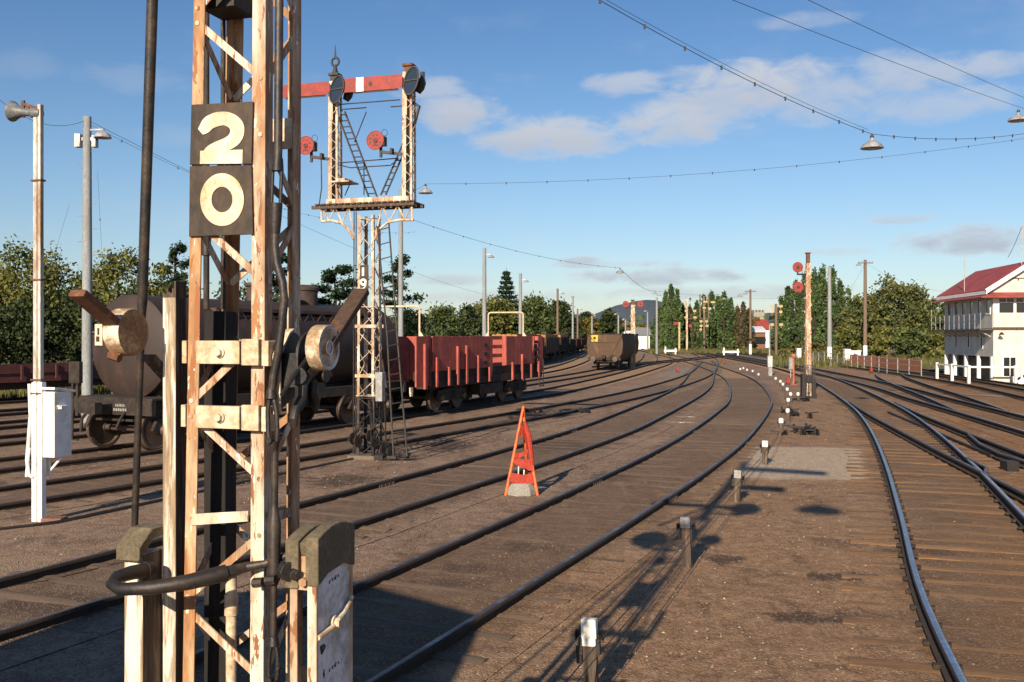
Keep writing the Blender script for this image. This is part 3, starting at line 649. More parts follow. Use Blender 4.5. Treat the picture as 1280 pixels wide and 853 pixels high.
# number plates
def poly_px(pts, y): return [L(px, py, y) for px, py in pts]
def relief(pts, y, d=.003): mb = MB(); mb.prism(poly_px(pts, y), (0, -d, 0)); return mb
for kind, pp in (('2', [(239, 131), (316, 127), (314, 205), (237, 206)]), ('0', [(237, 208), (314, 206.5), (316, 293), (236, 296)])):
    mb = MB(); mb.prism(poly_px(pp, -.137), (0, .01, 0))
    pl = mb.build('number_plate', K['plate'], mast, bevel=.002)
    mb = MB()
    if kind == '2':
        st = [(250.5, 165), (256, 160), (261, 154), (269, 150), (279, 148.3), (288, 150.5), (295, 156.5), (296.5, 165), (293, 173.5), (284, 180), (272, 184.5), (262.5, 190), (258.5, 199)]
        wd = [9, 15, 17, 17.5, 17, 17.5, 18, 17.5, 17, 16, 15, 14.5, 14.5]
        fine, fw = [], []
        for i in range(len(st) - 1):
            a_, b_, c_, d_ = st[max(i - 1, 0)], st[i], st[i + 1], st[min(i + 2, len(st) - 1)]
            for k in range(4):
                u = k / 4; cr = lambda j: .5 * (2 * b_[j] + (c_[j] - a_[j]) * u + (2 * a_[j] - 5 * b_[j] + 4 * c_[j] - d_[j]) * u * u + (3 * b_[j] - a_[j] - 3 * c_[j] + d_[j]) * u ** 3)
                fine.append((cr(0), cr(1))); fw.append(wd[i] + (wd[i + 1] - wd[i]) * u)
        st, wd = fine + [st[-1]], fw + [wd[-1]]
        lo, hi = [], []
        for i, (x, y) in enumerate(st):
            tx, ty = V((*st[min(i + 1, len(st) - 1)], 0)) - V((*st[max(i - 1, 0)], 0)), None
            tx.normalize(); nrm = V((-tx.y, tx.x)); lo.append((x + nrm.x * wd[i] / 2, y + nrm.y * wd[i] / 2)); hi.append((x - nrm.x * wd[i] / 2, y - nrm.y * wd[i] / 2))
        for i in range(len(st) - 1):
            mb.add([L(*p, -.1372 - dd) for dd in (0, .003) for p in (lo[i], lo[i + 1], hi[i + 1], hi[i])], [(4, 5, 6, 7), (0, 4, 7, 3) if i == 0 else (4, 5, 6, 7), (0, 1, 5, 4), (3, 7, 6, 2)][:1] + [(0, 1, 5, 4), (3, 7, 6, 2)])
        mb.prism(poly_px([(251, 189), (304, 187.5), (303.5, 204.8), (250.5, 205.3)], -.1376), (0, -.0035, 0))
    else:
        n = 40
        for i in range(n):
            a, b = 2 * math.pi * i / n, 2 * math.pi * (i + 1) / n
            pt = lambda t, rx, ry: (277.5 + rx * math.cos(t), 249.7 + ry * math.sin(t))
            four = (pt(a, 27.3, 33), pt(b, 27.3, 33), pt(b, 13.2, 16), pt(a, 13.2, 16))
            mb.add([L(*p, -.1372 - dd) for dd in (0, .003) for p in four], [(4, 5, 6, 7), (0, 1, 5, 4), (3, 7, 6, 2)])
    nb = mb.build('numeral', K['numeral'], pl)
# horizontal bar
mb = MB(); mb.prism(poly_px([(238, 643), (310, 639), (310, 652), (238, 657)], -.131), (0, .006, 0)); mb.build('cross_bar', K['white_rust'], mast)
a = LX(332, 648, xr(2.1)); mb = MB(); mb.beam(V((xr(2.1) - .012, -.1, a.z - .01)), V((xr(2.1) - .012, .1, a.z - .01)), .006, .035); mb.build('cross_bar', K['white_rust'], mast)
# cast clamps
for (ya, yb) in ((426, 455), (507, 535)):
    za, zb = L(270, ya).z, L(270, yb).z; zc, hh = (za + zb) / 2, za - zb
    mb = MB(); y0 = -.152
    xa, xb = L(243, ya, y0).x, L(299, ya, y0).x
    mb.span((xa + .012, y0, zb), (xb, y0 + .03, za)); mb.lathe([(0, 0), (.014, 0), (.014, hh), (0, hh)], (xa + .013, y0 + .0145, zb), n=14)
    xc = L(275, ya, y0).x
    mb.tube((xc, y0 - .006, zc), (xc, y0 - .022, zc), .015, n=6); mb.tube((xc, y0, zc), (xc, y0 - .008, zc), .02, n=12)
    mb.span((L(302, ya, y0).x, y0 - .004, zb - .004), (L(330, ya, y0).x - .02, y0 + .02, za + .006))
    mb.span((xr(zc) + .003, -.15, zb - .006), (xr(zc) + .03, -.09, za))
    mb.span((xl(zc) - .022, -.13, zb), (xl(zc) - .003, -.075, za)); mb.tube((xl(zc) - .022, -.1, zc), (xl(zc) - .034, -.1, zc), .012, n=6)
    mb.build('cast_clamp', K['cast'], mast, bevel=.003)
# tarred timber core
a, b = L(256, 365, .03), L(283, 365, .03)
mb = MB(); mb.box(((a.x + b.x) / 2, .06, 1.42), (b.x - a.x, .075, 2.84)); mb.build('timber_core', K['black_wood'], mast, bevel=.004)
# pipes inside the lattice
mb = MB()
for px, y, r in ((258, .07, .011), (279, .085, .009)):
    a = L(px, 60, y); mb.tube((a.x, y, 2.85), (a.x, y, ZT), r, n=10)
a = L(258, 60, .07); mb.tube((a.x, .07, 3.05), (a.x, .07, 3.15), .017, n=12)
mb.build('wire_conduit', K['greased'], mast)
# dark gusset box near the top of the picture
mb = MB(); a, b = L(259, -12, -.02), L(300, 12, -.02); mb.span((a.x, -.06, b.z), (b.x, .08, a.z + .05)); mb.build('junction_box', K['black_iron'], mast, bevel=.004)
# cream board seen through the right side
mb = MB(); a = L(334, 150, .09); mb.span((a.x, .085, L(334, 188, .09).z), (L(366, 150, .09).x, .093, a.z)); mb.build('repeater_board', K['numeral'], mast)

# down rod with turnbuckle and clevises on the right
YR = -.15
def rod(pxs, rs, y=YR): return [L(a, b, y) for a, b in pxs], rs
mb = MB()
mb.path([L(349.5, -260, YR), L(349, 0, YR), L(347.5, 205, YR)], .0145, 12); mb.build('down_rod', K['greased'], mast); mb = MB()
mb.path([L(344.5, 262, YR), L(343.5, 305, YR), L(346, 330, YR), L(353, 352, YR), L(355.5, 375, YR), L(353, 400, YR), L(348, 440, YR), L(342, 470, YR), L(340, 487, YR)], [.014] * 9, 12)
down = mb.build('down_rod', K['greased'], mast)
mb = MB(); mb.path([L(343.5, 563, YR), L(343, 640, YR)], .0125, 12); mb.build('down_rod', K['greased'], mast); mb = MB(); mb.path([L(342.5, 728, YR), L(342, 800, YR)], .0105, 12); mb.build('down_rod', K['greased'], mast)
mb = MB()                                          # turnbuckle: two cheeks and ends
for dx in (-5.5, 5.5): mb.path([L(346.5 + dx, 212, YR), L(345 + dx, 255, YR)], .0065, 8)
mb.path([L(347.5, 198, YR), L(347, 214, YR)], [.017, .021], 12); mb.path([L(345.5, 254, YR), L(344.5, 274, YR), L(344, 292, YR)], [.021, .02, .0165], 12)
mb.build('turnbuckle', K['black_iron'], down)
def clevis(top, bot, w=.022):
    mb = MB(); a, b = L(*top, YR), L(*bot, YR); d = b - a
    mb.path([a, a + d * .16], [.014, .021], 12); mb.path([b - d * .2, b], [.024, .013], 12)
    for s in (-1, 1): mb.path([a + d * .14 + V((s * .008, 0, 0)), a + d * .35 + V((s * .0165, 0, 0)), a + d * .7 + V((s * .0175, 0, 0)), a + d * .86 + V((s * .01, 0, 0))], .0085, 8)
    mb.tube(a + d * .78 + V((0, -.03, 0)), a + d * .78 + V((0, .03, 0)), .011, n=8)
    mb.build('clevis', K['black_iron'], down)
clevis((339, 485), (342, 568)); clevis((342, 796), (341, 862))
mb = MB(); mb.path([L(343, 634, YR), L(343, 645, YR), L(343, 655, YR), L(342.5, 712, YR), L(342.5, 722, YR), L(342.5, 732, YR)], [.013, .017, .0225, .0215, .0235, .012], 12); mb.build('turnbuckle', K['greased'], down)
# crank housing on the right, coloured black for its shaded faces
mb = MB(); x0 = xr(2.6) + .045
top = LX(358, 420, x0 + .02)
arch = [(-.10, -.2)] + [(-.10, 0)] + [(.0 - .10 * math.cos(t), .085 * math.sin(t)) for t in [i * math.pi / 10 for i in range(1, 10)]] + [(.10, 0), (.10, -.12)]
zc = L(350, 445).z
for xx in (x0 - .012, x0 + .07): mb.prism([(xx, -.02 + a, zc + b) for a, b in arch], (.012, 0, 0))
mb.box((x0 + .03, -.02, zc - .05), (.07, .17, .12))
hs = mb.build('crank_housing', K['black_iron'], mast, bevel=.003)
mb = MB(); ed = [(x0 + .026, -.125 - (.0 if b < .03 else -.03), zc + b) for b in (-.2, -.1, 0, .04)] + [(x0 + .026, -.06, zc + .078), (x0 + .026, -.03, zc + .09)]
for a, b in zip(ed, ed[1:]): mb.beam(V(a) + V((-.022, 0, 0)), V(b) + V((-.022, 0, 0)), .03, .008, up=(0, -1, .3))
mb.build('sunlit_housing_edge', K['cast'], hs)  # cream strip painted for the sunlit front edge of the housing
mb = MB(); pv = V((x0 + .03, -.06, zc - .02)); mb.tube(pv, pv + V((.09, 0, 0)), .02, n=12)
pv2 = V((x0 + .03, .03, zc - .0)); mb.tube(pv2, pv2 + V((.1, 0, 0)), .017, n=12)
mb.build('crank_pin', K['black_iron'], mast)
mb = MB(); X1 = x0 + .098
mb.path([LX(412, 470, X1), LX(404, 462, X1), LX(394, 461, X1), LX(384, 468, X1), LX(378, 480, X1), LX(377, 498, X1), LX(370, 510, X1), LX(367, 524, X1), LX(368, 534, X1)], [.012, .02, .023, .022, .02, .019, .017, .015, .011], 10)
mb.path([LX(392, 478, X1), LX(391, 490, X1), LX(395, 500, X1), LX(394, 514, X1)], [.018, .016, .016, .01], 10)
mb.path([LX(389, 443, X1), LX(366, 472, X1), LX(352, 494, X1)], [.009, .008, .007], 8)
mb.tube(LX(399, 470, X1), LX(399, 470, X1) + V((.03, 0, 0)), .024, n=14)
mb.tube(LX(372, 470, X1 - .03), LX(372, 470, X1), .03, n=12)
mb.build('weight_bar_crank', K['black_iron'], mast)
# balance weights: drums whose axis lies across the mast, on levers that swing fore and aft
def balance(cpx, cpy, rad, thick, X, side, lever, face_lip):
    c = LX(cpx, cpy, X); mb = MB(); ax = V((1, 0, 0))
    prof = [(0, -thick), (rad * .97, -thick), (rad, -thick + .006), (rad, -.006), (rad * .97, 0)]
    prof += [(rad * .82, 0), (rad * .79, -.006), (rad * .36, -.006), (rad * .33, .002), (rad * .22, .002), (rad * .2, -.003), (0, -.003)] if face_lip else [(rad * .2, .002), (0, .004)]
    mb.lathe(prof, c, ax, 36)
    w = mb.build('balance_weight', [K['weight']], mast, bevel=0, sharp=40)
    w.data.materials.append(K['weight_face' if not face_lip else 'bluewhite'])
    for p in w.data.polygons:
        if p.center.x > c.x - .003 and abs(p.normal.x) > .5: p.material_index = 1
    mb = MB(); pts = [LX(*p, X - thick * .5) for p in lever]
    for a, b in zip(pts, pts[1:]): mb.beam(a, b, .026, .062, up=(1, 0, 0))
    lv = mb.build('weight_lever', K['rusty' if side < 0 else 'dark_rust'], w, bevel=.004)
    return w, c
wL, cL = balance(167, 415.5, .082, .062, L(182, 415, -.2).x, -1, [(96, 366), (150, 412)], False)
mb = MB(); b = LX(146, 448, L(170, 415, -.2).x); mb.tube(b + V((-.02, -.01, .012)), b + V((.02, -.01, .0)), .016, n=6); mb.build('set_screw', K['rusty'], wL)
mb = MB(); mb.beam(LX(186, 446, L(172, 415, -.2).x), LX(222, 486, L(172, 415, -.2).x), .024, .05, up=(1, 0, 0)); mb.build('weight_lever', K['grey_wood'], wL, bevel=.004)
wR, cR = balance(412, 435, .079, .052, L(404, 435, -.12).x, 1, [(408, 432), (452, 364)], True)
# black pipe looping round the left timber post
mb = MB(); pipe = [L(183, 713, -.2), L(165, 716, -.27), L(146, 722, -.33), L(140, 730, -.37), L(150, 737, -.39), L(190, 735, -.37), L(235, 728, -.31), L(268, 720, -.25), L(283, 716, -.22)]
mb.path(pipe, [.026, .025, .022, .02, .021, .023, .026, .028, .028], 14)
mb.lathe([(.0, 0), (.03, 0), (.03, .03), (0, .03)], L(180, 713, -.21), (pipe[0] - pipe[1]), 16)
pp = mb.build('bent_pipe', K['black_iron'], mast)
mb = MB(); mb.path([L(283, 716, -.22), L(308, 709, -.16), L(330, 705, -.15), L(372, 690, -.1)], [.022, .018, .013, .012], 12)
for px, py in ((333, 726), (317, 729), (352, 716)): mb.tube(L(px, py, -.17), L(px + 12, py - 1, -.17), .017, n=8)
mb.build('cross_shaft', K['greased'], mast)
# beige drain pipe
mb = MB(); a = L(289, 800, -.03); mb.lathe([(0, .3), (.019, .3), (.019, a.z + .09), (.024, a.z + .09), (.024, a.z + .16), (.02, a.z + .165), (.02, a.z + .23), (0, a.z + .23)], (a.x, -.03, 0), n=18)
mb.build('beige_pipe', K['cast'], mast)
# upper works: bracket arms, discs and doll post out of the picture, whose shadow falls along the track
mb = MB(); xm = (xl(5) + xr(5)) / 2; mb.box((xm, 0, 6.75), (.16, .16, 3.0)); mb.box((xm, 0, 8.22), (.22, .22, .05)); mb.build('doll_post', K['cream_rust'], mast, bevel=.01)
def upper_disc(dx, z, r_, arm=True):
    mb = MB(); mb.beam((xm, -.1, z - .28), (xm + dx, -.1, z - .28), .04, .06); mb.beam((xm + dx, -.1, z - .28), (xm + dx, -.1, z), .04, .05); br = mb.build('disc_bracket', K['black'], mast)
    mb = MB(); mb.lathe([(0, 0), (r_, 0), (r_, .02), (0, .02)], (xm + dx, -.16, z), (0, 1, 0), 24); mb.build('disc', K['red'], br)
upper_disc(-.45, 4.6, .24); upper_disc(.3, 4.7, .15); upper_disc(.52, 5.85, .24)
mb = MB(); mb.beam((xm - .95, 0, 5.8), (xm + .6, 0, 5.8), .1, .1); mb.beam((xm - .5, 0, 4.95), (xm - .1, 0, 5.7), .05, .05); mb.build('landing', K['black_wood'], mast)
mb = MB(); mb.box((xm + .52, -.1, 6.85), (.95, .02, .26)); mb.build('signal_arm', K['red'], mast)
mb = MB(); mb.box((xm + .86, -.1, 7.95), (1.6, .02, .28)); mb.build('signal_arm', K['red'], mast)
mb = MB(); mb.path([(xm, 0, 8.25), (xm, 0, 8.4), (xm, 0, 8.7)], [.06, .05, .01], 10); mb.build('finial', K['black'], mast)
mb = MB()                                          # unseen box added only to thicken the mast's shadow low down
mb.box((xm - .02, .02, 4.75), (.3, .1, .36)); mb.build('shadow_box', K['black_iron'], mast, bevel=.01)

# ------------------------------------------------------------------ posts beside the mast
def post_at(name, label, cat, px_l, px_r, px_side, py_top, y, m_front, top=None, bevel=.004):
    a, b = L(px_l, py_top, y), L(px_r, py_top, y); d = LX(px_side, py_top, b.x).y - y
    o = MB(); w = b.x - a.x; zt = a.z
    c = M20 @ V(((a.x + b.x) / 2, y + d / 2, 0))
    t = thing(name, label, cat, (c.x, c.y, 0), YAW)
    o.box((0, 0, zt / 2 - .05), (w, d, zt + .1)); o.build('post', m_front, t, bevel=bevel)
    return t, w, d, zt
t, w, d, zt = post_at('timber_stake', 'tall thin timber stake with flaking white front beside the number 20 mast', 'timber stake', 203, 219.5, 233, 372, -.1, K['white_wood'])
o = [c for c in t.children][0]
o.data.materials.append(K['grey_wood'])
for p in o.data.polygons:
    if p.normal.x > .5: p.material_index = 1
mb = MB(); rr = random.Random(4)
for i in range(7):                                 # split end grain
    x = -w / 2 + w * (i + .5) / 7; h = .012 + .05 * rr.random() * (1 if i > 1 else .3); mb.box((x, 0, zt + h / 2 - .012), (w / 7 * .92, d * .96, h + .024), m=0)
mb.build('split_top', K['grey_wood'], t)
t, w, d, zt = post_at('capped_post', 'short cream timber post with sloping mossy cap left of the number 20 mast', 'post', 155, 178.5, 203, 692, -.2, K['white_wood'])
o = [c for c in t.children][0]; o.data.materials.append(K['grey_wood'])
for p in o.data.polygons:
    if p.normal.x > .5: p.material_index = 1  # side turned from the sun: its shade is put in as darker timber
mb = MB(); y0, y1 = -d / 2 - .03, d / 2 + .02
sec = [(y0, zt - .02), (y0, zt + .03), (-d * .1, zt + .085), (y1, zt + .085), (y1, zt + .05), (-d * .05, zt + .045)]
mb.prism([(-w / 2 - .012, a, b) for a, b in sec], (w + .02, 0, 0)); mb.build('cap', K['moss'], t, bevel=.006)
# rod standing on that post, leaning to the mast's landing
a = at(168, 672, 3.78); b = at(190.5, 0, 3.5); dd = (b - a)
c = a + dd * 1.75
t = thing('steel_rod', 'thin dark steel rod rising past the picture top left of the mast', 'rod', a)
mb = MB(); mb.path([dd * -.9, a - a, dd * .42, dd * .46, dd, c - a], [.0125, .0125, .0135, .0185, .0195, .02], 12); mb.build('lower_rod', K['greased'], t)
# detector box on the right
xb = L(396, 700, -.2).x; x0 = L(362, 700, -.2).x; yb = LX(438, 690, xb).y; zt = L(396, 690, -.2).z; zq = L(396, 742, -.2).z
C = M20 @ V((0, 0, 0)); org = V(((x0 + xb) / 2, (-.2 + yb) / 2, 0)); wc = M20 @ org
t = thing('wire_wheel_box', 'white box with blue shaded side and mossy arched cap right of the mast', 'lineside box', (wc.x, wc.y, 0), YAW)
q = lambda x, y, z: (x - org.x, y - org.y, z)
yc = (-.2 + yb) / 2; hy = (yb + .2) / 2
mb = MB(); mb.span(q(xb - .012, -.196, .1), q(xb - .002, yb - .004, zt)); pn = mb.build('side_panel', K['bluewhite'], t)  # cool tint of the shaded side is put into the panel colour
mb = MB(); mb.span(q(xb - .03, -.21, .1), q(xb + .004, -.196, zt)); mb.span(q(xb - .012, yb - .004, .1), q(xb + .006, yb + .008, zt)); mb.build('edge_strip', K['white_rust'], pn, bevel=.002)
mb = MB(); zz = L(396, 792, -.2).z; mb.path([q(xb + .004, -.2, zz - .015), q(xb + .008, yc - .04, zz - .005), q(xb + .012, yc, zz + .012), q(xb + .008, yc + .05, zz + .02), q(xb + .005, yb, zz + .06)], .009, 8)
mb.tube(q(xb, yc - .01, zz + .005), q(xb + .03, yc - .01, zz + .005), .016, n=6); mb.tube(q(xb, yc - .01, zz + .005), q(xb + .012, yc - .01, zz + .005), .026, n=14); mb.build('catch', K['cast'], pn)
mb = MB()
for zc_, n_ in ((zt - .02 - .1, 5), (zz - .15, 5)):
    for i in range(n_):
        yy = yc - .03 + .06 * i / (n_ - 1); mb.beam(q(xb, yy, zc_ + .004 + .008 * i / n_ + (.003 if i % 2 else 0)), q(xb, yy + (.006 if i % 3 else -.005), zc_ - .006 + .008 * i / n_), .003, .002)
mb.build('worn_casting_marks', K['grey_wood'], pn)['kind'] = 'stuff'
mb = MB(); mb.span(q(x0, -.2, .1), q(x0 + .028, -.16, zt - .02)); mb.span(q(x0, yb - .03, .1), q(x0 + .028, yb, zt - .02)); mb.span(q(x0 + .028, -.19, zt - .12), q(xb - .03, -.17, zt - .02)); mb.build('frame', K['white_rust'], t, bevel=.003)
mb = MB(); mb.tube(q(x0 + .06, -.205, zt - .1), q(x0 + .06, -.225, zt - .1), .016, n=6); mb.span(q(x0 + .03, -.204, zt - .13), q(xb - .032, -.192, zt - .075)); mb.build('bolt_plate', K['white_rust'], t, bevel=.002)
mb = MB(); mb.tube(q(x0 - .035, -.17, zt - .07), q(x0 + .05, -.23, zt - .07), .012, n=8); mb.tube(q(x0 - .02, -.19, zt - .07), q(x0 + .01, -.215, zt - .07), .034, n=8); mb.tube(q(x0 + .012, -.2, zt - .075), q(x0 + .04, -.235, zt - .075), .019, n=6); mb.build('shaft_bearing', K['black_iron'], t, bevel=.003)
mb = MB(); mb.tube(q(x0 + .065, -.15, .2), q(x0 + .065, -.15, zt - .1), .012, n=8); zw = zt - .42
mb.path([q(x0 + .03, -.15, zw - .1), q(x0 + .05, -.16, zw), q(x0 + .1, -.16, zw + .1)], .014, 8); mb.tube(q(x0 + .04, -.18, zw), q(x0 + .08, -.13, zw), .03, n=12); mb.tube(q(x0 + .05, -.15, zw - .12), q(x0 + .05, -.15, zw - .3), .02, n=8); mb.build('crank', K['black_iron'], t)
mb = MB(); mb.span(q(x0 + .03, yb - .02, .1), q(xb - .013, yb - .012, zt - .02)); mb.build('back_panel', K['black_iron'], t)
mb = MB(); n = 9
arc = [(-hy - .014 + (2 * hy + .028) * i / n, .045 + .03 * math.sin(math.pi * i / n)) for i in range(n + 1)]
sec = [(arc[0][0], zt - .115 - zt)] + arc + [(arc[-1][0], -.1)] + [(hy * .5, -.075), (-hy * .5, -.085)]
sec = [(a_, b_) for a_, b_ in sec]
mb.prism([(xb - .036 - org.x, a_, zt + b_) for a_, b_ in sec], (.048, 0, 0)); mb.prism([(x0 - .012 - org.x, a_ * .98, zt + b_ - .012) for a_, b_ in sec], (.05, 0, 0))
mb.prism([(x0 + .038 - org.x, a_ * .94, zt + b_ - .02) for a_, b_ in sec if b_ > 0] + [(hy * .9, 0, 0)][:0] + [(x0 + .038 - org.x, hy * .94, zt - .02), (x0 + .038 - org.x, -hy * .94, zt - .02)], (xb - x0 - .074, 0, 0))
mb.build('cap', K['moss'], t, bevel=.005)

# ------------------------------------------------------------------ bracket signal numbered 19
B19 = ground(455, 575); M19 = frame(B19, YAW)
def S(px, py, y=-.16): return plane_pt(M19, px, py, 1, y)
s19 = thing('bracket_signal', 'tall white rusted bracket signal numbered 19 with two red semaphore arms and two red discs', 'signal', B19, YAW)
hw = .2
xc = S(458, 500).x
def cornr(z, sx, sy): k = hw * (1.08 - .03 * z); return V((xc + sx * k, sy * k, z))
ZB = S(455, 300).z; ZBL = S(455, 496).z
for sx in (-1, 1):
    for sy in (-1, 1):
        mb = MB(); mb.angle(cornr(ZBL, sx, sy), cornr(ZB + .55, sx, sy), (-sx, 0, 0), (0, -sy, 0), .06, .01); mb.build('corner_post', K['white_rust'], s19)
        mb = MB(); mb.angle(cornr(0, sx, sy), cornr(ZBL, sx, sy), (-sx, 0, 0), (0, -sy, 0), .062, .011); mb.build('corner_post', K['black'], s19)
def lat(z0, z1, m, stepz=.36):
    mb = MB(); z = z0; k = 1
    while z < z1 - .05:
        z2 = min(z + stepz, z1)
        for (a, b) in (((-1, -1), (1, -1)), ((1, -1), (1, 1)), ((1, 1), (-1, 1)), ((-1, 1), (-1, -1))):
            A, B = cornr(z, *(a if k > 0 else b)), cornr(z2, *(b if k > 0 else a)); mb.beam(A, B, .03, .012)
        z = z2; k = -k
    for zz in (z0 + .02, (z0 + z1) / 2, z1 - .03):
        for (a, b) in (((-1, -1), (1, -1)), ((1, -1), (1, 1)), ((1, 1), (-1, 1)), ((-1, 1), (-1, -1))): mb.beam(cornr(zz, *a), cornr(zz, *b), .05, .012)
    mb.build('lacing', m, s19)
lat(ZBL, ZB + .5, K['white_rust']); lat(.05, ZBL, K['black'])
for py in (408, 470):
    mb = MB(); z = S(455, py).z; mb.box((xc, -.21, z), (.5, .02, .07)); mb.box((xc, .21, z), (.5, .02, .07)); mb.build('strap', K['white_rust'], s19)
mb = MB(); mb.box((xc - .06, .05, .02), (.66, .8, .22)); fp = mb.build('concrete_base', K['dirty_concrete'], s19, bevel=.03)
# number
mb = MB(); z1a, z1b = S(454, 335).z, S(454, 343).z
nump = MB(); nump.box((xc - .02, -.228, (S(454, 332).z + S(454, 366).z) / 2), (.2, .012, S(454, 332).z - S(454, 366).z)); npl = nump.build('number_plate', K['plate'], s19)
def y2(px, py): return S(px, py, -.236)
mb.prism([y2(*p) for p in ((452.5, 334.5), (455.3, 334.5), (455.3, 345), (452.5, 345))], (0, -.008, 0))
for i in range(16):
    a, b = 2 * math.pi * i / 16, 2 * math.pi * (i + 1) / 16; pt = lambda t, r, k=1: (454.2 + r * math.cos(t), 352.8 + r * 1.05 * math.sin(t))
    mb.prism([y2(*pt(a, 4.3)), y2(*pt(b, 4.3)), y2(*pt(b, 1.7)), y2(*pt(a, 1.7))], (0, -.008, 0))
mb.path([S(457.4, 353, -.24), S(457, 357.5, -.24), S(454.5, 361.3, -.24), S(450.8, 361.5, -.24)], .02, 6)
mb.build('numeral', K['porcelain'], npl)
# platform and its curved brackets
zt = S(455, 251).z; zb = S(455, 258).z; xa, xb = S(396, 255).x, S(518, 255).x
mb = MB(); mb.span((xa + .25, -.2, zt - .06), (xb - .12, -.16, zt + .06)); mb.build('platform_edge', K['white_rust'], s19)
mb = MB()
for y in (-.22, .3): mb.span((xa - .08, y - .04, zb - .03), (xb + .03, y + .04, zb + .04))
for i in range(16): x = xa + (xb - xa) * (i + .5) / 16; mb.span((x - .05, -.3, zb + .045), (x + .04, .5, zb + .075))
mb.build('platform', K['rust_black'] if 'rust_black' in K else K['grey_wood'], s19)
for y in (-.17, .2):
    mb = MB()
    zL = S(455, 275).z
    mb.path([S(402, 277, y), S(415, 276, y), S(427, 279, y), S(436, 287, y), S(442, 299, y)], .03, 6)
    mb.path([S(517, 275, y), S(500, 275, y), S(485, 278, y), S(474, 287, y), S(468, 300, y)], .03, 6)
    mb.tube(S(402, 277, y), S(402, 258, y), .025, n=6); mb.tube(S(515, 276, y), S(515, 256, y), .025, n=6)
    tops = [(402, 259), (411, 276), (419, 259), (428, 279), (436, 259), (443, 296)]
    for a, b in zip(tops, tops[1:]): mb.tube(S(*a, y), S(*b, y), .016, n=5)
    tops = [(515, 257), (506, 274), (497, 257), (487, 277), (478, 258), (469, 296)]
    for a, b in zip(tops, tops[1:]): mb.tube(S(*a, y), S(*b, y), .016, n=5)
    mb.build('curved_bracket', K['white_rust'], s19)
# dolls
def doll(pxl, pxr, pytop, capk):
    xl_, xr_ = S(pxl, 200).x, S(pxr, 200).x; x0 = (xl_ + xr_) / 2; h = .12; z1 = S((pxl + pxr) / 2, pytop).z
    mb = MB()
    for sx in (-1, 1):
        for sy in (-1, 1): mb.angle((x0 + sx * h, sy * h, zb), (x0 + sx * h * .9, sy * h * .9, z1 - .15), (-sx, 0, 0), (0, -sy, 0), .09 if sx < 0 else .05, .01)
    mb.span((x0 - .11, -.125, S(410, 150).z), (x0 - .0, -.115, z1 - .5)); 
    d = mb.build('doll_post', K['white_rust'], s19)
    mb = MB(); z = zb; k = 1
    while z < z1 - .4:
        for a, b in (((-1, -1), (1, -1)), ((1, -1), (1, 1)), ((1, 1), (-1, 1)), ((-1, 1), (-1, -1))):
            if k < 0: a, b = b, a
            mb.beam((x0 + a[0] * h * .95, a[1] * h * .95, z), (x0 + b[0] * h * .95, b[1] * h * .95, z + .2), .022, .01)
        z += .2; k = -k
    mb.build('lacing', K['white_rust'], d)
    mb = MB(); mb.box((x0, 0, z1 - .1), (.17, .17, .24)); mb.box((x0, 0, z1), (.24, .24, .06)); mb.build('cap', K[capk], d, bevel=.01)
    return x0, z1, d
xL_, zL_, dL = doll(407.5, 422.5, 92, 'black'); xR_, zR_, dR = doll(500, 515.5, 80, 'rusty')
mb = MB(); mb.path([(xL_, 0, zL_), (xL_, 0, zL_ + .12), (xL_, 0, zL_ + .2)], [.09, .05, .035], 10); mb.ring((xL_, 0, zL_ + .3), (0, 1, 0), .09, .028, 14, 6); mb.path([(xL_, 0, zL_ + .39), (xL_, 0, zL_ + .5), (xL_, 0, zL_ + .68)], [.03, .018, .008], 8); mb.build('finial', K['black'], dL)
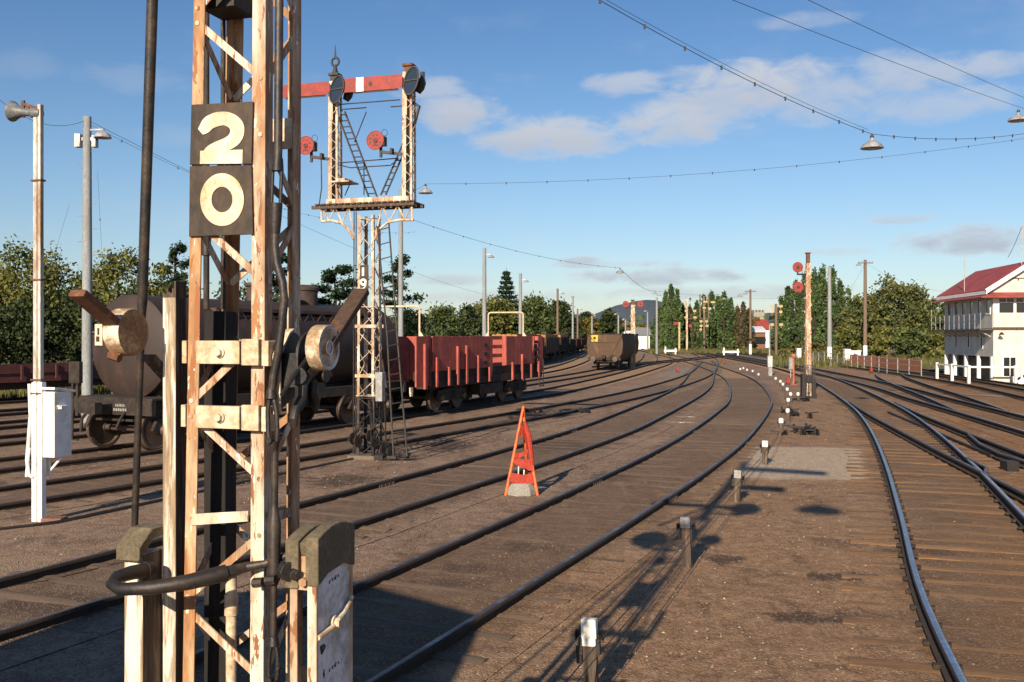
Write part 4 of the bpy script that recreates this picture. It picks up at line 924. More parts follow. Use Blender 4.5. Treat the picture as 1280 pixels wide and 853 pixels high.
def arm(d, x0, left_px, right_px, y_l, y_r, hgt, stripe, spec, lampc):
    y = -.2
    A, B = S(left_px, y_l, y), S(right_px, y_r, y)
    zc = (A.z + B.z) / 2; h = hgt
    mb = MB(); mb.prism([(A.x, y, zc - h / 2), (B.x - .06, y, zc - h / 2), (B.x, y, zc - h / 2 + .07), (B.x, y, zc + h / 2 - .05), (B.x - .04, y, zc + h / 2), (A.x, y, zc + h / 2)], (0, .016, 0))
    mb.prism([(A.x + .25, y + .02, zc - h / 2 - .03), (B.x - .1, y + .02, zc - h / 2 - .03), (B.x - .15, y + .02, zc - h / 2 + .05), (A.x + .25, y + .02, zc - h / 2 + .05)], (0, .02, 0), 1)
    a = mb.build('signal_arm', [K['red'], K['black']], d, bevel=.004)
    if stripe:
        sx0, sx1 = S(stripe[0], 105, y).x, S(stripe[1], 105, y).x
        mb = MB(); mb.span((sx0, y - .004, zc - h / 2 - .002), (sx1, y - .001, zc + h / 2 + .002)); mb.build('white_stripe', K['porcelain'], a)
        mb = MB(); o = S(463, 104, y); mb.tube((o.x, y - .012, zc), (o.x, y, zc), .045, n=12); mb.build('bolt', K['black'], a)
    c = S(spec[0], spec[1], y - .02); rx, rz = .16, .3
    mb = MB()
    outl = [(c.x + .06 + .17 * math.cos(t) - .05 * math.sin(t) * -1, y - .02, c.z + .31 * math.sin(t)) for t in [2 * math.pi * i / 24 for i in range(24)]]
    outl = [(c.x + rx * math.cos(t) + .06 * math.sin(t), y - .02, c.z + rz * math.sin(t)) for t in [2 * math.pi * i / 24 for i in range(24)]]
    mb.path(outl + [outl[0]], .02, 6); mb.tube((c.x - rx, y - .02, c.z), (c.x + rx, y - .02, c.z + .02), .018, n=6)
    sp_ = mb.build('spectacle', K['black'], a)
    mb = MB(); mb.prism([(c.x + rx * .95 * math.cos(t) + .06 * math.sin(t), y - .014, c.z + rz * .95 * math.sin(t)) for t in [2 * math.pi * i / 24 for i in range(24)]], (0, .01, 0)); mb.build('lens', K['lens'], sp_)
    l = S(lampc[0], lampc[1], .1)
    mb = MB(); mb.path([l + V((.06, 0, .22)), l + V((.04, 0, .12)), l + V((.0, 0, 0)), l + V((-.06, 0, -.1))], [.05, .1, .1, .07], 12); mb.beam((x0, .05, l.z + .1), l + V((0, 0, .1)), .04, .04); mb.tube(l + V((.06, 0, .2)), l + V((.06, 0, .34)), .05, n=10); mb.build('signal_lamp', K['black'], d)
    return a
arm(dL, xL_, 344, 412, 113.5, 112, .29, None, (421, 112), (435, 120))
arm(dR, xR_, 429, 503, 105, 104, .31, (445, 454.5), (514, 101), (525, 110))
def disc19(px, py, d, x0, zs=1):
    c = S(px, py, -.34); mb = MB(); mb.lathe([(0, .02), (.19, .02), (.21, .0), (.205, -.012), (.195, -.012), (.19, -.004), (.06, -.004), (.055, -.03), (0, -.03)], c, (0, 1, 0), 28)
    di = mb.build('disc', K['red'], d)
    mb = MB(); mb.tube(c + V((0, -.035, 0)), c + V((0, -.02, 0)), .04, n=10)
    for k in range(8): a = k * math.pi / 4 + .4; mb.tube(c + V((math.cos(a) * .12, -.012, math.sin(a) * .12)), c + V((math.cos(a) * .12, -.003, math.sin(a) * .12)), .016, n=6)
    mb.tube(c + V((0, -.012, -.1)), c + V((0, -.003, -.1)), .022, n=6); mb.build('disc_boss', K['black'], di)
    mb = MB(); mb.box(c + V((.16, .08, -.02)), (.1, .14, .2)); mb.beam(c + V((.08, .1, -.24)), V((x0, -.05, c.z - .3)), .06, .06); mb.beam(c + V((.09, .1, -.1)), c + V((.09, .1, -.36)), .05, .05); mb.beam(c + V((.35, .1, -.3)), c + V((.35, .1, -.18)), .05, .12); mb.build('disc_bracket', K['black'], di)
    mb = MB(); mb.ring(c + V((.2, .05, .16)), (0, 1, .2), .07, .006, 12, 5); mb.build('wire_loop', K['wire'], di)
disc19(469, 175.5, dR, xR_); disc19(382, 182, dL, xL_)
mb = MB(); a = S(400, 205); mb.tube(S(401.5, 200, -.3), S(402, 235, -.3), .015, n=6); mb.tube(S(402, 235, -.3), S(399, 256, -.3), .015, n=6); mb.build('operating_rod', K['black'], s19)
# rods, hoops and ladders between the dolls
def rung_ladder(name, p, q, w, n, r=.022, dirw=None):
    p, q = V(p), V(q); sd = V(dirw) if dirw else V((1, 0, 0)); mb = MB()
    for s in (-1, 1): mb.tube(p + sd * w / 2 * s, q + sd * w / 2 * s, r, n=6)
    for i in range(n): c = p.lerp(q, (i + .5) / n); mb.tube(c - sd * w / 2, c + sd * w / 2, r * .6, n=5)
    return mb.build(name, K['black'], s19)
rung_ladder('ladder', S(426, 140, .1), S(466, 246, .1), .2, 14)
rung_ladder('ladder', S(513, 165, .15), S(479, 244, .15), .12, 10)
mb = MB(); mb.path([S(514, 128, .1), S(524, 133, .1), S(516, 163, .1)], .04, 6); mb.build('ladder_top', K['black'], s19)
mb = MB()
for (a, b) in (((422, 131), (500, 125)), ((422, 204), (498, 198)), ((422, 206), (438, 210)), ((438, 210), (488, 207)), ((488, 207), (498, 199)), ((455, 200), (455, 244)), ((458, 140), (443, 178)), ((431, 245), (437, 231)), ((437, 231), (444, 229))): mb.tube(S(*a, .05), S(*b, .05), .013, n=5)
mb.ring(S(442, 136, .05), (0, -.25, 1), .28, .013, 24, 5); mb.ring(S(500, 133, .1), (0, -.25, 1), .2, .013, 24, 5)
mb.build('stay_rods', K['black'], s19)
mb = MB(); a = S(431, 228, -.1); mb.span(a + V((-.2, -.25, -.03)), a + V((.22, .25, .0))); mb.span(a + V((-.12, -.2, .0)), a + V((.1, .2, .06))); mb.beam((xL_ + .1, 0, a.z - .02), a, .05, .04); mb.build('lamp_shelf', K['white_rust'], s19)
mb = MB()
for A, B in ((S(471.5, 283, -.28), S(484, 420, -.42)), (S(484, 420, -.42), S(492, 572, -.62)), (S(486, 279, -.28), S(496.5, 420, -.42)), (S(496.5, 420, -.42), S(509, 570, -.62))): mb.tube(A, B, .02, n=6)
for i in range(16): t_ = (i + .3) / 16; A = S(471.5 + 12.5 * min(1, t_ * 2.1) + 8 * max(0, t_ - .476) / .524, 283 + 289 * t_, -.28 - .34 * t_); B = S(486 + 10.5 * min(1, t_ * 2.1) + 12.5 * max(0, t_ - .476) / .524, 279 + 291 * t_, -.28 - .34 * t_); mb.tube(A, B, .012, n=5)
mb.build('ladder', K['black'], s19)
mb = MB(); a, b = S(470, 466, -.26), S(478.5, 502, -.26); mb.span((a.x, -.3, b.z), (b.x, -.12, a.z)); mb.span((a.x - .01, -.31, a.z - .14), (b.x + .01, -.11, a.z + .01)); mb.build('relay_box', K['grey_steel'], s19, bevel=.01)
mb = MB(); rr = random.Random(8)
for px, py in ((441, 548), (447, 552), (462, 545), (468, 552), (480, 560), (488, 565)):
    c = S(px, py, -.3); mb.lathe([(.02, 0), (.13, 0), (.13, .03), (.02, .03)], c, (1, -.3, 0), 16); mb.tube(c, c + V((.1, .1, .25)), .018, n=5)
for px0, py0, px1, py1 in ((462, 500, 465, 570), (481, 505, 483, 568), (474, 520, 486, 558), (433, 553, 446, 535), (455, 520, 440, 556), (470, 568, 506, 572), (475, 552, 505, 556)): mb.tube(S(px0, py0, -.32), S(px1, py1, -.32), .016, n=5)
for i in range(10): c = S(472 + rr.uniform(0, 36), 571 + rr.uniform(-4, 3), -.35); mb.box(c, (rr.uniform(.05, .22), rr.uniform(.05, .2), rr.uniform(.05, .12)), Matrix.Rotation(rr.uniform(0, 3), 3, 'Z'))
mb.build('wire_wheels', K['black_iron'], s19)
for dx in (-.05, .05): mb = MB(); mb.tube((xc - .32 + dx * .5, -.1, .1), (xc - .3 + dx * .5, -.1, zb - .1), .013, n=5); mb.build('down_rod', K['black'], s19)

# ------------------------------------------------------------------ loudspeaker post and white cabinet
Bp = ground(48, 655); Mp = frame(Bp, YAW)
def Q(px, py, y=0): return plane_pt(Mp, px, py, 1, y)
t = thing('loudspeaker_post', 'slim pale post at far left with a grey horn loudspeaker on top', 'loudspeaker post', Bp, YAW)
zt = Q(50, 131).z; zw = Q(48, 478).z; zj = Q(48, 130).z
mb = MB(); mb.span((-.07, -.03, zw), (-.005, .03, zt - .1)); mb.span((.012, -.035, zw), (.065, .035, zt)); mb.build('upper_post', K['post_grey'], t, bevel=.006)
mb = MB(); mb.span((-.005, -.02, zw), (.012, .02, zt - .2)); mb.build('cable', K['rusty'], t)
mb = MB(); mb.span((-.085, -.045, -.1), (.0, .045, zw)); mb.span((.03, -.045, -.1), (.1, .045, zw)); mb.span((-.0, -.02, -.1), (.03, .02, zw)); mb.build('white_foot', K['white'], t, bevel=.006)
mb = MB()
for py in (226, 350, 475, 492): z = Q(48, py).z; mb.span((-.1, -.05, z - .012), (.09, .05, z + .012))
mb.build('clamp_band', K['rusty'], t)
mb = MB(); mb.path([Q(37, 560, -.05), Q(34, 585, -.05), Q(33, 596, -.05)], .02, 8); mb.path([(-.13, -.03, Q(48, 480).z), (-.11, -.03, Q(40, 520).z), Q(34, 575, -.05), Q(36, 594, -.05), Q(42, 597, -.05)], .028, 8); mb.build('conduit', K['white'], t)
hz = Q(30, 143).z; K['horn'] = mat('blue_grey_horn', (.2, .23, .26), (.13, .13, .13), .4, 6, rough=.5, bmp=.1)
mb = MB(); ax = V((-.97, -.05, .12)); c = Q(37, 141); prof = [(.05, -.02), (.055, .02), (.06, .08), (.075, .14), (.1, .2), (.125, .25), (.15, .285), (.155, .3), (.145, .295), (.11, .25), (.05, .1), (0, .09)]
mb.lathe(prof, c, ax, 24); mb.lathe([(0, -.2), (.065, -.2), (.075, -.18), (.075, -.04), (.05, -.02)], c, ax, 18); hn = mb.build('horn', K['horn'], t)
mb = MB(); mb.beam(Q(29, 130), Q(52, 137), .05, .04); mb.beam(Q(29, 126), Q(29, 147), .05, .03); mb.beam(Q(32, 130), Q(46, 150), .03, .03); mb.beam(Q(45, 152), Q(46, 137), .06, .05); mb.build('horn_bracket', K['rusty'], t)
mb = MB(); mb.box((.24, -.02, .04), (.3, .24, .12)); b_ = mb.build('loose_brick', K['brick'], None, bevel=.01); b_.matrix_world = Mp @ Matrix.Rotation(.3, 4, 'Z'); tag(b_, 'broken brick lying at the foot of the white loudspeaker post', 'brick')
c = Q(55, 572, -.02); d = Q(67, 490, -.02); x1 = Q(68, 500, -.02).x
t = thing('equipment_cabinet', 'white steel equipment cabinet with sloping lid mounted beside the loudspeaker post', 'cabinet', Mp @ V((0, 0, 0)), YAW)
dep = plane_pt(Mp, 89.5, 520, 0, x1).y + .02
z0, z1 = Q(60, 572).z, Q(60, 490).z
mb = MB(); mb.span((Q(54, 500).x, -.02, z0), (x1, -.02 + dep, z1)); mb.build('cabinet_body', K['white'], t, bevel=.006)
mb = MB(); xA = Q(52, 490).x; mb.prism([(xA, -.05, z1), (xA, dep + .02, z1), (xA, dep + .02, z1 - .03), (xA, -.05, z1 + .02)][:0] + [(xA, -.05, z1 + .035), (xA, dep + .02, z1 - .02), (xA, dep + .02, z1 + .015), (xA, -.05, z1 + .07)], (x1 - xA + .03, 0, 0)); mb.build('lid', K['white'], t, bevel=.004)
mb = MB(); zh = Q(75, 510).z; mb.box((x1 + .03, dep * .32, zh), (.06, .12, .05)); mb.box((x1 + .02, dep * .32, zh + .02), (.05, .16, .02)); mb.build('vent_hood', K['white'], t, bevel=.004)
mb = MB(); mb.span((-.02, dep * .4, z0 - .3), (.06, dep * .4 + .05, z0)); mb.beam((.02, dep * .4, z0 - .28), (x1 - .02, dep * .4, z0 - .02), .03, .03); mb.span((Q(37, 500).x, -.01, z0 + .02), (Q(40, 500).x, .2, z1 - .05)); mb.span((-.14, .05, z0 + .02), (.0, .1, z1)); mb.build('bracket', K['white'], t)

# ------------------------------------------------------------------ orange tripod
Bt = ground(651, 619, .045); t = thing('warning_tripod', 'orange pole tripod wound with red mesh over a concrete block between two tracks', 'tripod', Bt)
def T_(px, py, dy=0): return at(px, py, Bt.y + dy) - Bt
mb = MB()
F1, F2, F3 = T_(632, 620, -.05), T_(672, 618, -.05), T_(655, 604, .5); F1.z = F2.z = 0; F3 = V((.12, .75, 0))
A1 = T_(654.5, 508, .2); A2 = T_(655, 525, .2)
for f, a in ((F1, A1), (F2, A2 + (A2 - F2) * .03), (F3, A1 * .96)):
    mb = MB(); mb.tube(f, a, .027, .025, n=12); mb.build('leg', K['orange'], t)
def on1(k): return F1.lerp(A1, k)
def on2(k): return F2.lerp(A2, k)
def band(k1, k2, h1, h2, nm='mesh_band'):
    mb = MB(); r_ = random.Random(int(k1 * 100)); n = 9
    a0, a1, b0, b1 = on1(k1), on1(k1 + h1), on2(k2), on2(k2 + h2); top, bot = [], []
    for i in range(n + 1):
        u = i / n; j = V((0, -.03 + r_.uniform(-.018, .018), r_.uniform(-.014, .014))); sag = V((0, 0, -.03 * math.sin(math.pi * u)))
        bot.append(a0.lerp(b0, u) + j + sag); top.append(a1.lerp(b1, u) + j * .5 + sag)
    off = V((0, .012, 0)); vs = bot + top + [p + off for p in bot] + [p + off for p in top]; m_ = n + 1
    fs = []
    for i in range(n): fs += [(i, i + 1, m_ + i + 1, m_ + i), (2 * m_ + i, 3 * m_ + i, 3 * m_ + i + 1, 2 * m_ + i + 1), (i, 2 * m_ + i, 2 * m_ + i + 1, i + 1), (m_ + i, m_ + i + 1, 3 * m_ + i + 1, 3 * m_ + i)]
    mb.add(vs, fs); mb.build(nm, K['flag'], t)
band(.16, .15, .1, .14); band(.38, .32, .06, .16); band(.66, .84, .1, .1); band(.8, .48, .04, .22); band(.42, .58, .05, .05)
mb = MB(); mb.path([on2(.98), on2(.8) + V((.03, -.03, 0)), on2(.62) + V((.02, -.04, 0)), on2(.4)], [.03, .05, .045, .04], 8); mb.build('mesh_wrap', K['flag'], t)
mb = MB(); mb.lathe([(0, 0), (.27, 0), (.26, .1), (.21, .17), (.18, .2), (0, .21)], V((.02, .05, 0)), (0, 0, 1), 7); b_ = mb.build('concrete_block', K['concrete'], None, bevel=.015); b_.location = Bt; tag(b_, 'rough pale concrete block on the ground inside the orange tripod', 'block')
mb = MB()
for dx in (-.045, .05): mb.path([V((dx, .1, .2)), V((dx + .01, .1, .5)), V((dx + .02, .1, .62 if dx < 0 else .5))], .012, 6)
b_ = mb.build('cut_pipes', K['porcelain'], None); b_.location = Bt; tag(b_, 'two thin white capped pipes standing up from the block in the tripod', 'pipes')

# ------------------------------------------------------------------ signal wire posts along the near track
wp = [((740, 775), .62), ((860, 646), .62), ((921, 588), .55), ((956, 551), .55), ((976.5, 523), .5), ((985.5, 511), .45), ((985.5, 498), .45), ((988.5, 491), .45), ((998, 491), .4), ((983.5, 485), .42), ((979, 479), .42), ((976, 475.5), .42), ((969.5, 472), .4), ((948, 467), .4), ((941, 463), .4), ((934, 461.5), .4), ((929, 459.5), .4), ((925, 460.5), .4)]
lab = ['stubby grey wire post with a big white cap, nearest the camera in the row', 'dark wire post with a grey cap, second nearest in the row by the near track', 'dark wire post with a grey cap, third nearest in the row by the near track', 'small wire post with a white cap before the dark crank levers', 'white capped wire post among the dark crank levers']
tops = []
def wire_post(i, loc, h, cap, detail):
    t = thing('signal_wire_post', lab[i] if i < len(lab) else 'small white capped stake in the far end of the signal wire row', 'wire post', loc, R(-14), 'posts carrying the signal wires')
    mb = MB(); w = .052; mb.span((-w, -.03, -.1), (w, .03, h - .1)); mb.build('stake', K['grey_wood'], t, bevel=.005)
    mb = MB(); mb.span((-w - .006, -.036, h - .13 if i else h - .2), (w + .006, .036, h)) if detail else mb.lathe([(0, -.14), (.055, -.12), (.068, -.06), (.055, 0), (0, .02)], (0, 0, h), (0, 0, 1), 10); mb.build('cap', K[cap], t, bevel=.006)
    if detail:
        for s in (-1, 1):
            mb = MB(); mb.tube((s * (w + .0), 0, h - .12), (s * (w + .06), 0, h - .12), .011, n=6); mb.lathe([(.012, -.012), (.045, -.012), (.03, 0), (.045, .012), (.012, .012)], (s * (w + .04), 0, h - .12), (1, 0, 0), 14)
            mb.box((s * (w + .015), -.02, h - .2), (.03, .05, .12))
            if i == 0 and s < 0: mb.span((-w - .05, -.03, h - .33), (-w - .01, .03, h - .2))
            mb.build('pulley', K['black_iron'], t)
    t.rotation_euler = (rr_tilt.uniform(-.05, .05), rr_tilt.uniform(-.06, .06), R(-14) + rr_tilt.uniform(-.25, .25))
    return t
rr_tilt = random.Random(31)
for i, ((px, py), h) in enumerate(wp):
    p = ground(px, py, h); loc = (p.x, p.y, 0); tops.append(V((p.x, p.y, h)))
    wire_post(i, loc, h, 'grey_steel' if i in (1, 2) else 'porcelain', i < 5)
BEAD = 1.7
def cable(name, pts, r, m, label, cat, sag=0, n=14, beads=None, group=None):
    P = []
    for a, b in zip(pts, pts[1:]):
        a, b = V(a), V(b)
        for k in range(n): u = k / n; P.append(a.lerp(b, u) - V((0, 0, sag * 4 * u * (1 - u))))
    P.append(V(pts[-1])); mb = MB(); mb.path(P, r, 5)
    if beads:
        tot = 0
        for a, b in zip(P, P[1:]):
            tot += (b - a).length
            while tot > beads: tot -= beads; c = b - (b - a).normalized() * tot; mb.tube(c - V((0, 0, .06)), c + V((0, 0, .03)), .022, n=6)
    o = mb.build(name, m, None); tag(o, label, cat, group); return o
row = [tops[i] for i in (0, 1, 2, 3, 4, 5, 6, 9, 10, 11, 12, 13, 15)]
start = V((-.65, 4.2, .55))
for j, (dx, dz, lb) in enumerate(((-.09, -.12, 'thin signal wire along the left side of the wire posts'), (.09, -.12, 'thin signal wire along the right side of the wire posts'), (.05, -.26, 'lowest thin signal wire on the row of wire posts'))):
    cable('signal_wire', [start + V((dx, 0, dz))] + [p + V((dx, 0, dz)) for p in row], .0045, K['wire'], lb, 'signal wire', sag=.03, n=6)
# cranks and rodding clutter
mb = MB(); rr = random.Random(5)
def crank_set(c, n, w, d, label):
    t = thing('crank_assembly', label, 'cranks', c)
    mb = MB(); mb.span((-w, -.06, .0), (w, .06, .07)); mb.build('bed_timber', K['grey_wood'], t)
    for i in range(n):
        mb = MB(); p = V((rr.uniform(-w, w), rr.uniform(-d, d), 0)); a = rr.uniform(0, 3.1)
        mb.tube(p, p + V((0, 0, rr.uniform(.1, .28))), .035, n=6); z = rr.uniform(.08, .22)
        mb.beam(p + V((0, 0, z)), p + V((math.cos(a) * .35, math.sin(a) * .35, z + .03)), .05, .03); mb.beam(p + V((0, 0, z)), p + V((-math.sin(a) * .25, math.cos(a) * .25, z)), .05, .03)
        mb.lathe([(.02, 0), (.1, 0), (.1, .03), (.02, .03)], p + V((.05, 0, z * .6)), (1, .3, 0), 10)
        mb.build('crank', K['black_iron'], t)
crank_set(ground(990, 543), 9, .55, .6, 'cluster of dark point cranks on the ground beside the pale gravel pad')
crank_set(ground(992, 520), 7, .3, 1.6, 'strip of dark cranks and rods just in front of the two disc signal')
crank_set(ground(1000, 503), 6, .3, .8, 'dark pulleys crowded at the foot of the two disc signal')
crank_set(ground(700, 519), 6, 1.0, .3, 'dark heap of point rodding between the tracks behind the orange tripod')
mb = MB(); p0 = ground(1200, 553); mb.beam(ground(1110, 515, .05), ground(1240, 570, .05), .06, .05); mb.box(ground(1262, 583, .08), (.25, .3, .22)); tag(mb.build('point_rodding', K['black_iron']), 'straight dark point rod ending in a small box between right hand tracks', 'point rod')
mb = MB(); mb.path([ground(-60, 670, .04), ground(70, 654, .05), ground(201, 626, .05), ground(380, 587, .05), ground(442, 574, .05)], .035, 6); tag(mb.build('buried_pipe', K['black_iron']), 'half buried dark pipe running to the foot of the signal numbered 19', 'pipe')
mb = MB(); mb.path([ground(-40, 742, .02), ground(60, 727, .03), ground(150, 705, .03), ground(240, 688, .03)], .018, 6); tag(mb.build('buried_cable', K['black_iron']), 'thin dark cable lying on gravel left of the capped post', 'cable')
mb = MB(); rr = random.Random(9)
for i in range(9): c = ground(482 + rr.uniform(0, 24), 634 + rr.uniform(-4, 4)); mb.box(c + V((0, 0, .03)), (rr.uniform(.06, .16), rr.uniform(.05, .13), .05), Matrix.Rotation(rr.uniform(0, 3), 3, 'Z'))
tag(mb.build('broken_concrete', K['concrete']), 'scatter of broken pale concrete beside the second rail', 'rubble', kind='stuff')
# weathered planks lying between the tracks
for i, (px, py, w, a) in enumerate(((848, 530, 1.0, .15), (857, 523, .7, .1))):
    c = ground(px, py); mb = MB(); mb.box((0, 0, .03), (w, .12, .05), Matrix.Rotation(-a, 3, 'Z')); o = mb.build('plank', K['white_wood'], None, bevel=.005, loc=c); tag(o, ('longer', 'shorter')[i] + ' pale plank lying on the ground between the near tracks', 'plank')

# ------------------------------------------------------------------ two disc signal on the right
def tall_disc_signal(base, rz, h, r0, discs, label, mats=('orange_rust', 'black'), num=None, cats='signal', name='disc_signal', rd=.23):
    t = thing(name, label, cats, base, rz); w = r0
    mb = MB()
    for sx in (-1, 1):
        for sy in (-1, 1): mb.angle((sx * w, sy * w, .0), (sx * w * .72, sy * w * .72, h * .93), (-sx, 0, 0), (0, -sy, 0), w * .75, .012)
    mb.span((-w * .85, -w * .85, h * .36), (w * .62, -w * .8, h * .86)); mb.build('post', K[mats[0]], t)
    mb = MB(); z = .2; k = 1
    while z < h * .9:
        for sy in (-1, 1): mb.beam((-w * k, sy * w, z), (w * k, sy * w, z + .3), .012, .04)
        z += .3; k = -k
    mb.build('lacing', K[mats[0]], t)
    mb = MB(); mb.box((0, 0, h * .965), (w * 1.2, w * 1.2, h * .07)); mb.box((0, 0, h), (w * 1.7, w * 1.7, .05)); mb.build('cap', K['rusty'], t)
    for (dx, z, dy) in discs:
        mb = MB(); mb.lathe([(0, .03), (rd * .95, .03), (rd, 0), (rd * .96, -.01), (.06, -.01), (.05, -.03), (0, -.03)], (dx, dy, z), (0, 1, 0), 28); d_ = mb.build('disc', K['red'], t)
        mb = MB(); mb.tube((dx, dy - .035, z), (dx, dy - .012, z), .06, n=10); mb.beam((dx, dy + .08, z - .3), (0, 0, z - .3), .06, .07); mb.beam((dx, dy + .05, z - .3), (dx, dy + .05, z), .05, .06); mb.box((dx + (.17 if dx < 0 else -.17), dy + .1, z - .05), (.1, .1, .16)); mb.build('disc_bracket', K['black'], d_)
    return t
b = ground(1010, 499)
t = tall_disc_signal(b, 0, 6.35, .12, [(-.5, 5.72, -.2), (-.48, 4.86, -.2)], 'slim rusted post signal with two red discs stacked on its left side', ('cream_rust', 'black'))
mb = MB(); mb.span((-.3, -.28, 0), (.3, .25, .14)); mb.box((-.2, 0, .6), (.18, .3, 1.0)); mb.box((.22, .05, .5), (.2, .3, .7)); mb.box((.0, -.2, .9), (.3, .06, .3))
for i in range(8): mb.tube((-.3 + i * .08, -.2, .1), (-.2 + i * .06, -.18, 1.5), .018, n=5)
mb.build('lever_base', K['black_iron'], t)
mb = MB(); zz = 1.3; mb.path([(-.06, -.17, zz + .1), (-.02, -.17, zz + .14), (.03, -.17, zz + .12), (.02, -.17, zz + .05), (-.05, -.17, zz - .02), (.05, -.17, zz - .02)], .016, 6); mb.build('numeral', K['porcelain'], t)
mb = MB()
for dx in (-.05, .05): mb.tube((-.2 + dx, .16, .1), (-.16 + dx, .16, 5.6), .012, n=5)
mb.build('operating_rod', K['black'], t)
b = ground(791, 461); t = tall_disc_signal(b, 0, 5.75, .2, [(-.62, 5.4, -.2), (.62, 5.4, -.2)], 'distant white post signal with a red disc on each side, beside the brown hopper wagon', ('white_rust', 'black'), rd=.27)
mb = MB(); mb.span((-.2, -.22, .2), (.2, -.19, 1.9)); mb.build('ladder', K['orange_rust'], t)
# orange post with a ball top, grey cabinets, red shunting marks
b = ground(992, 482); t = thing('point_indicator', 'thin orange post with a round orange head, left of the two disc signal', 'point indicator', b)
mb = MB(); mb.tube((0, 0, 0), (0, 0, 1.5), .06, .045, n=10); mb.build('post', K['aged_orange'], t)
mb = MB(); mb.lathe([(0, -.14), (.1, -.1), (.14, 0), (.1, .1), (0, .14)], (0, 0, 1.62), (0, 0, 1), 14); mb.span((-.2, -.15, 0), (.2, .15, .06)); mb.build('indicator_head', K['aged_orange'], t)
b = ground(988.5, 473); t = thing('relay_cabinet', 'small pale grey cabinet on a stem beside the orange indicator post', 'cabinet', b)
mb = MB(); mb.tube((0, 0, 0), (0, 0, .6), .04, n=8); mb.build('stem', K['grey_steel'], t); mb = MB(); mb.box((0, 0, .95), (.26, .25, .75)); mb.box((0, 0, 1.34), (.3, .3, .04)); mb.build('cabinet_body', K['grey_steel'], t, bevel=.01)
b = ground(962, 470); t = thing('telephone_post', 'slim grey post with a pale blue box low on it, left of the orange indicator', 'telephone post', b)
mb = MB(); mb.tube((0, 0, 0), (0, 0, 3.5), .06, .045, n=8); mb.build('post', K['grey_steel'], t); mb = MB(); mb.box((0, -.1, 1.0), (.3, .22, .75)); mb.build('telephone_box', K['bluewhite'], t, bevel=.01); mb = MB(); mb.box((0, -.1, .3), (.26, .2, .6)); mb.build('pedestal', K['blue_grey'] if 'blue_grey' in K else K['grey_steel'], t)
for i, (px, py, lb) in enumerate(((847, 466, 'small red marker lamp on the grey strip between far tracks'), (1089, 467, 'small red marker in front of the right hand poles'), (985, 482, 'small red marker beside the orange indicator post'))):
    b = ground(px, py); t = thing('ground_marker', lb, 'ground marker', b); mb = MB(); mb.box((0, 0, .27), (.2, .16, .3)); mb.build('marker_head', K['red'], t, bevel=.02); mb = MB(); mb.box((0, 0, .06), (.2, .2, .14)); mb.build('marker_base', K['black'], t)
b = ground(904, 455); t = thing('point_lever', 'rust orange point lever box amid the far tracks below the poplars', 'point lever', b); mb = MB(); mb.box((0, 0, .22), (.4, .35, .4)); mb.build('lever_box', K['rusty'], t, bevel=.05); mb = MB(); mb.tube((.1, 0, .5), (.35, 0, 1.1), .03, n=6); mb.build('lever', K['black'], t)

# ------------------------------------------------------------------ rolling stock
def wheelset(x, parent, rad=.46):
    mb = MB()
    for s in (-1, 1):
        mb.lathe([(.06, -.06), (rad * .86, -.05), (rad * .9, -.065), (rad, -.065), (rad, .05), (rad + .03, .05), (rad + .03, .075), (rad * .9, .075), (rad * .84, .03), (.09, .05), (.09, .1)], (x, s * .80, rad), (0, -s, 0), 28)
    mb.tube((x, -1.05, rad), (x, 1.05, rad), .07, n=12)
    w = mb.build('wheelset', [K['wheel']], parent)
    mb = MB()
    for s in (-1, 1): mb.lathe([(0, .16), (.1, .16), (.13, .1), (.13, 0)], (x, s * 1.0, rad), (0, s, 0), 14)
    mb.build('axle_box', K['wheel'], w)
def bogie(x, parent, wb=1.75):
    mb = MB()
    for s in (-1, 1):
        y = s * 1.0
        mb.prism([(x - wb / 2 - .35, y, .46), (x - wb / 2 - .2, y, .72), (x - .45, y, .78), (x + .45, y, .78), (x + wb / 2 + .2, y, .72), (x + wb / 2 + .35, y, .46), (x + wb / 2 + .1, y, .42), (x + .4, y, .34), (x - .4, y, .34), (x - wb / 2 - .1, y, .42)], (0, .09 * s, 0))
        for k in (-.18, 0, .18): mb.tube((x + k, y + .07 * s, .4), (x + k, y + .07 * s, .66), .07, n=8)
    mb.box((x, 0, .62), (.5, 2.0, .2)); b = mb.build('bogie', K['wagon_dark'], parent, bevel=.012)
    for k in (-1, 1): wheelset(x + k * wb / 2, parent)
def placed(trk, y_mid): line = TRK[trk]; s = s_at_y(line, y_mid); return along(line, s)
def coupler(x, sgn, parent):
    mb = MB(); mb.beam((x, 0, .98), (x + sgn * .45, 0, .98), .14, .16); mb.box((x + sgn * .5, .04, .98), (.2, .3, .26))
    for s in (-1, 1): mb.path([(x, s * .45, .95), (x + sgn * .2, s * .46, .75), (x + sgn * .32, s * .46, .55)], .03, 6)
    mb.build('coupler', K['wagon_dark'], parent)
TN4 = 'siding carrying the brown tank wagon and the red open wagon'
def sited(trk, yA, yB):
    line = TRK[trk]; a = along(line, s_at_y(line, yA))[0]; b = along(line, s_at_y(line, yB))[0]; d = b - a
    rz = math.atan2(d.y, d.x); return V((a.x, a.y, .155)), rz, d.length
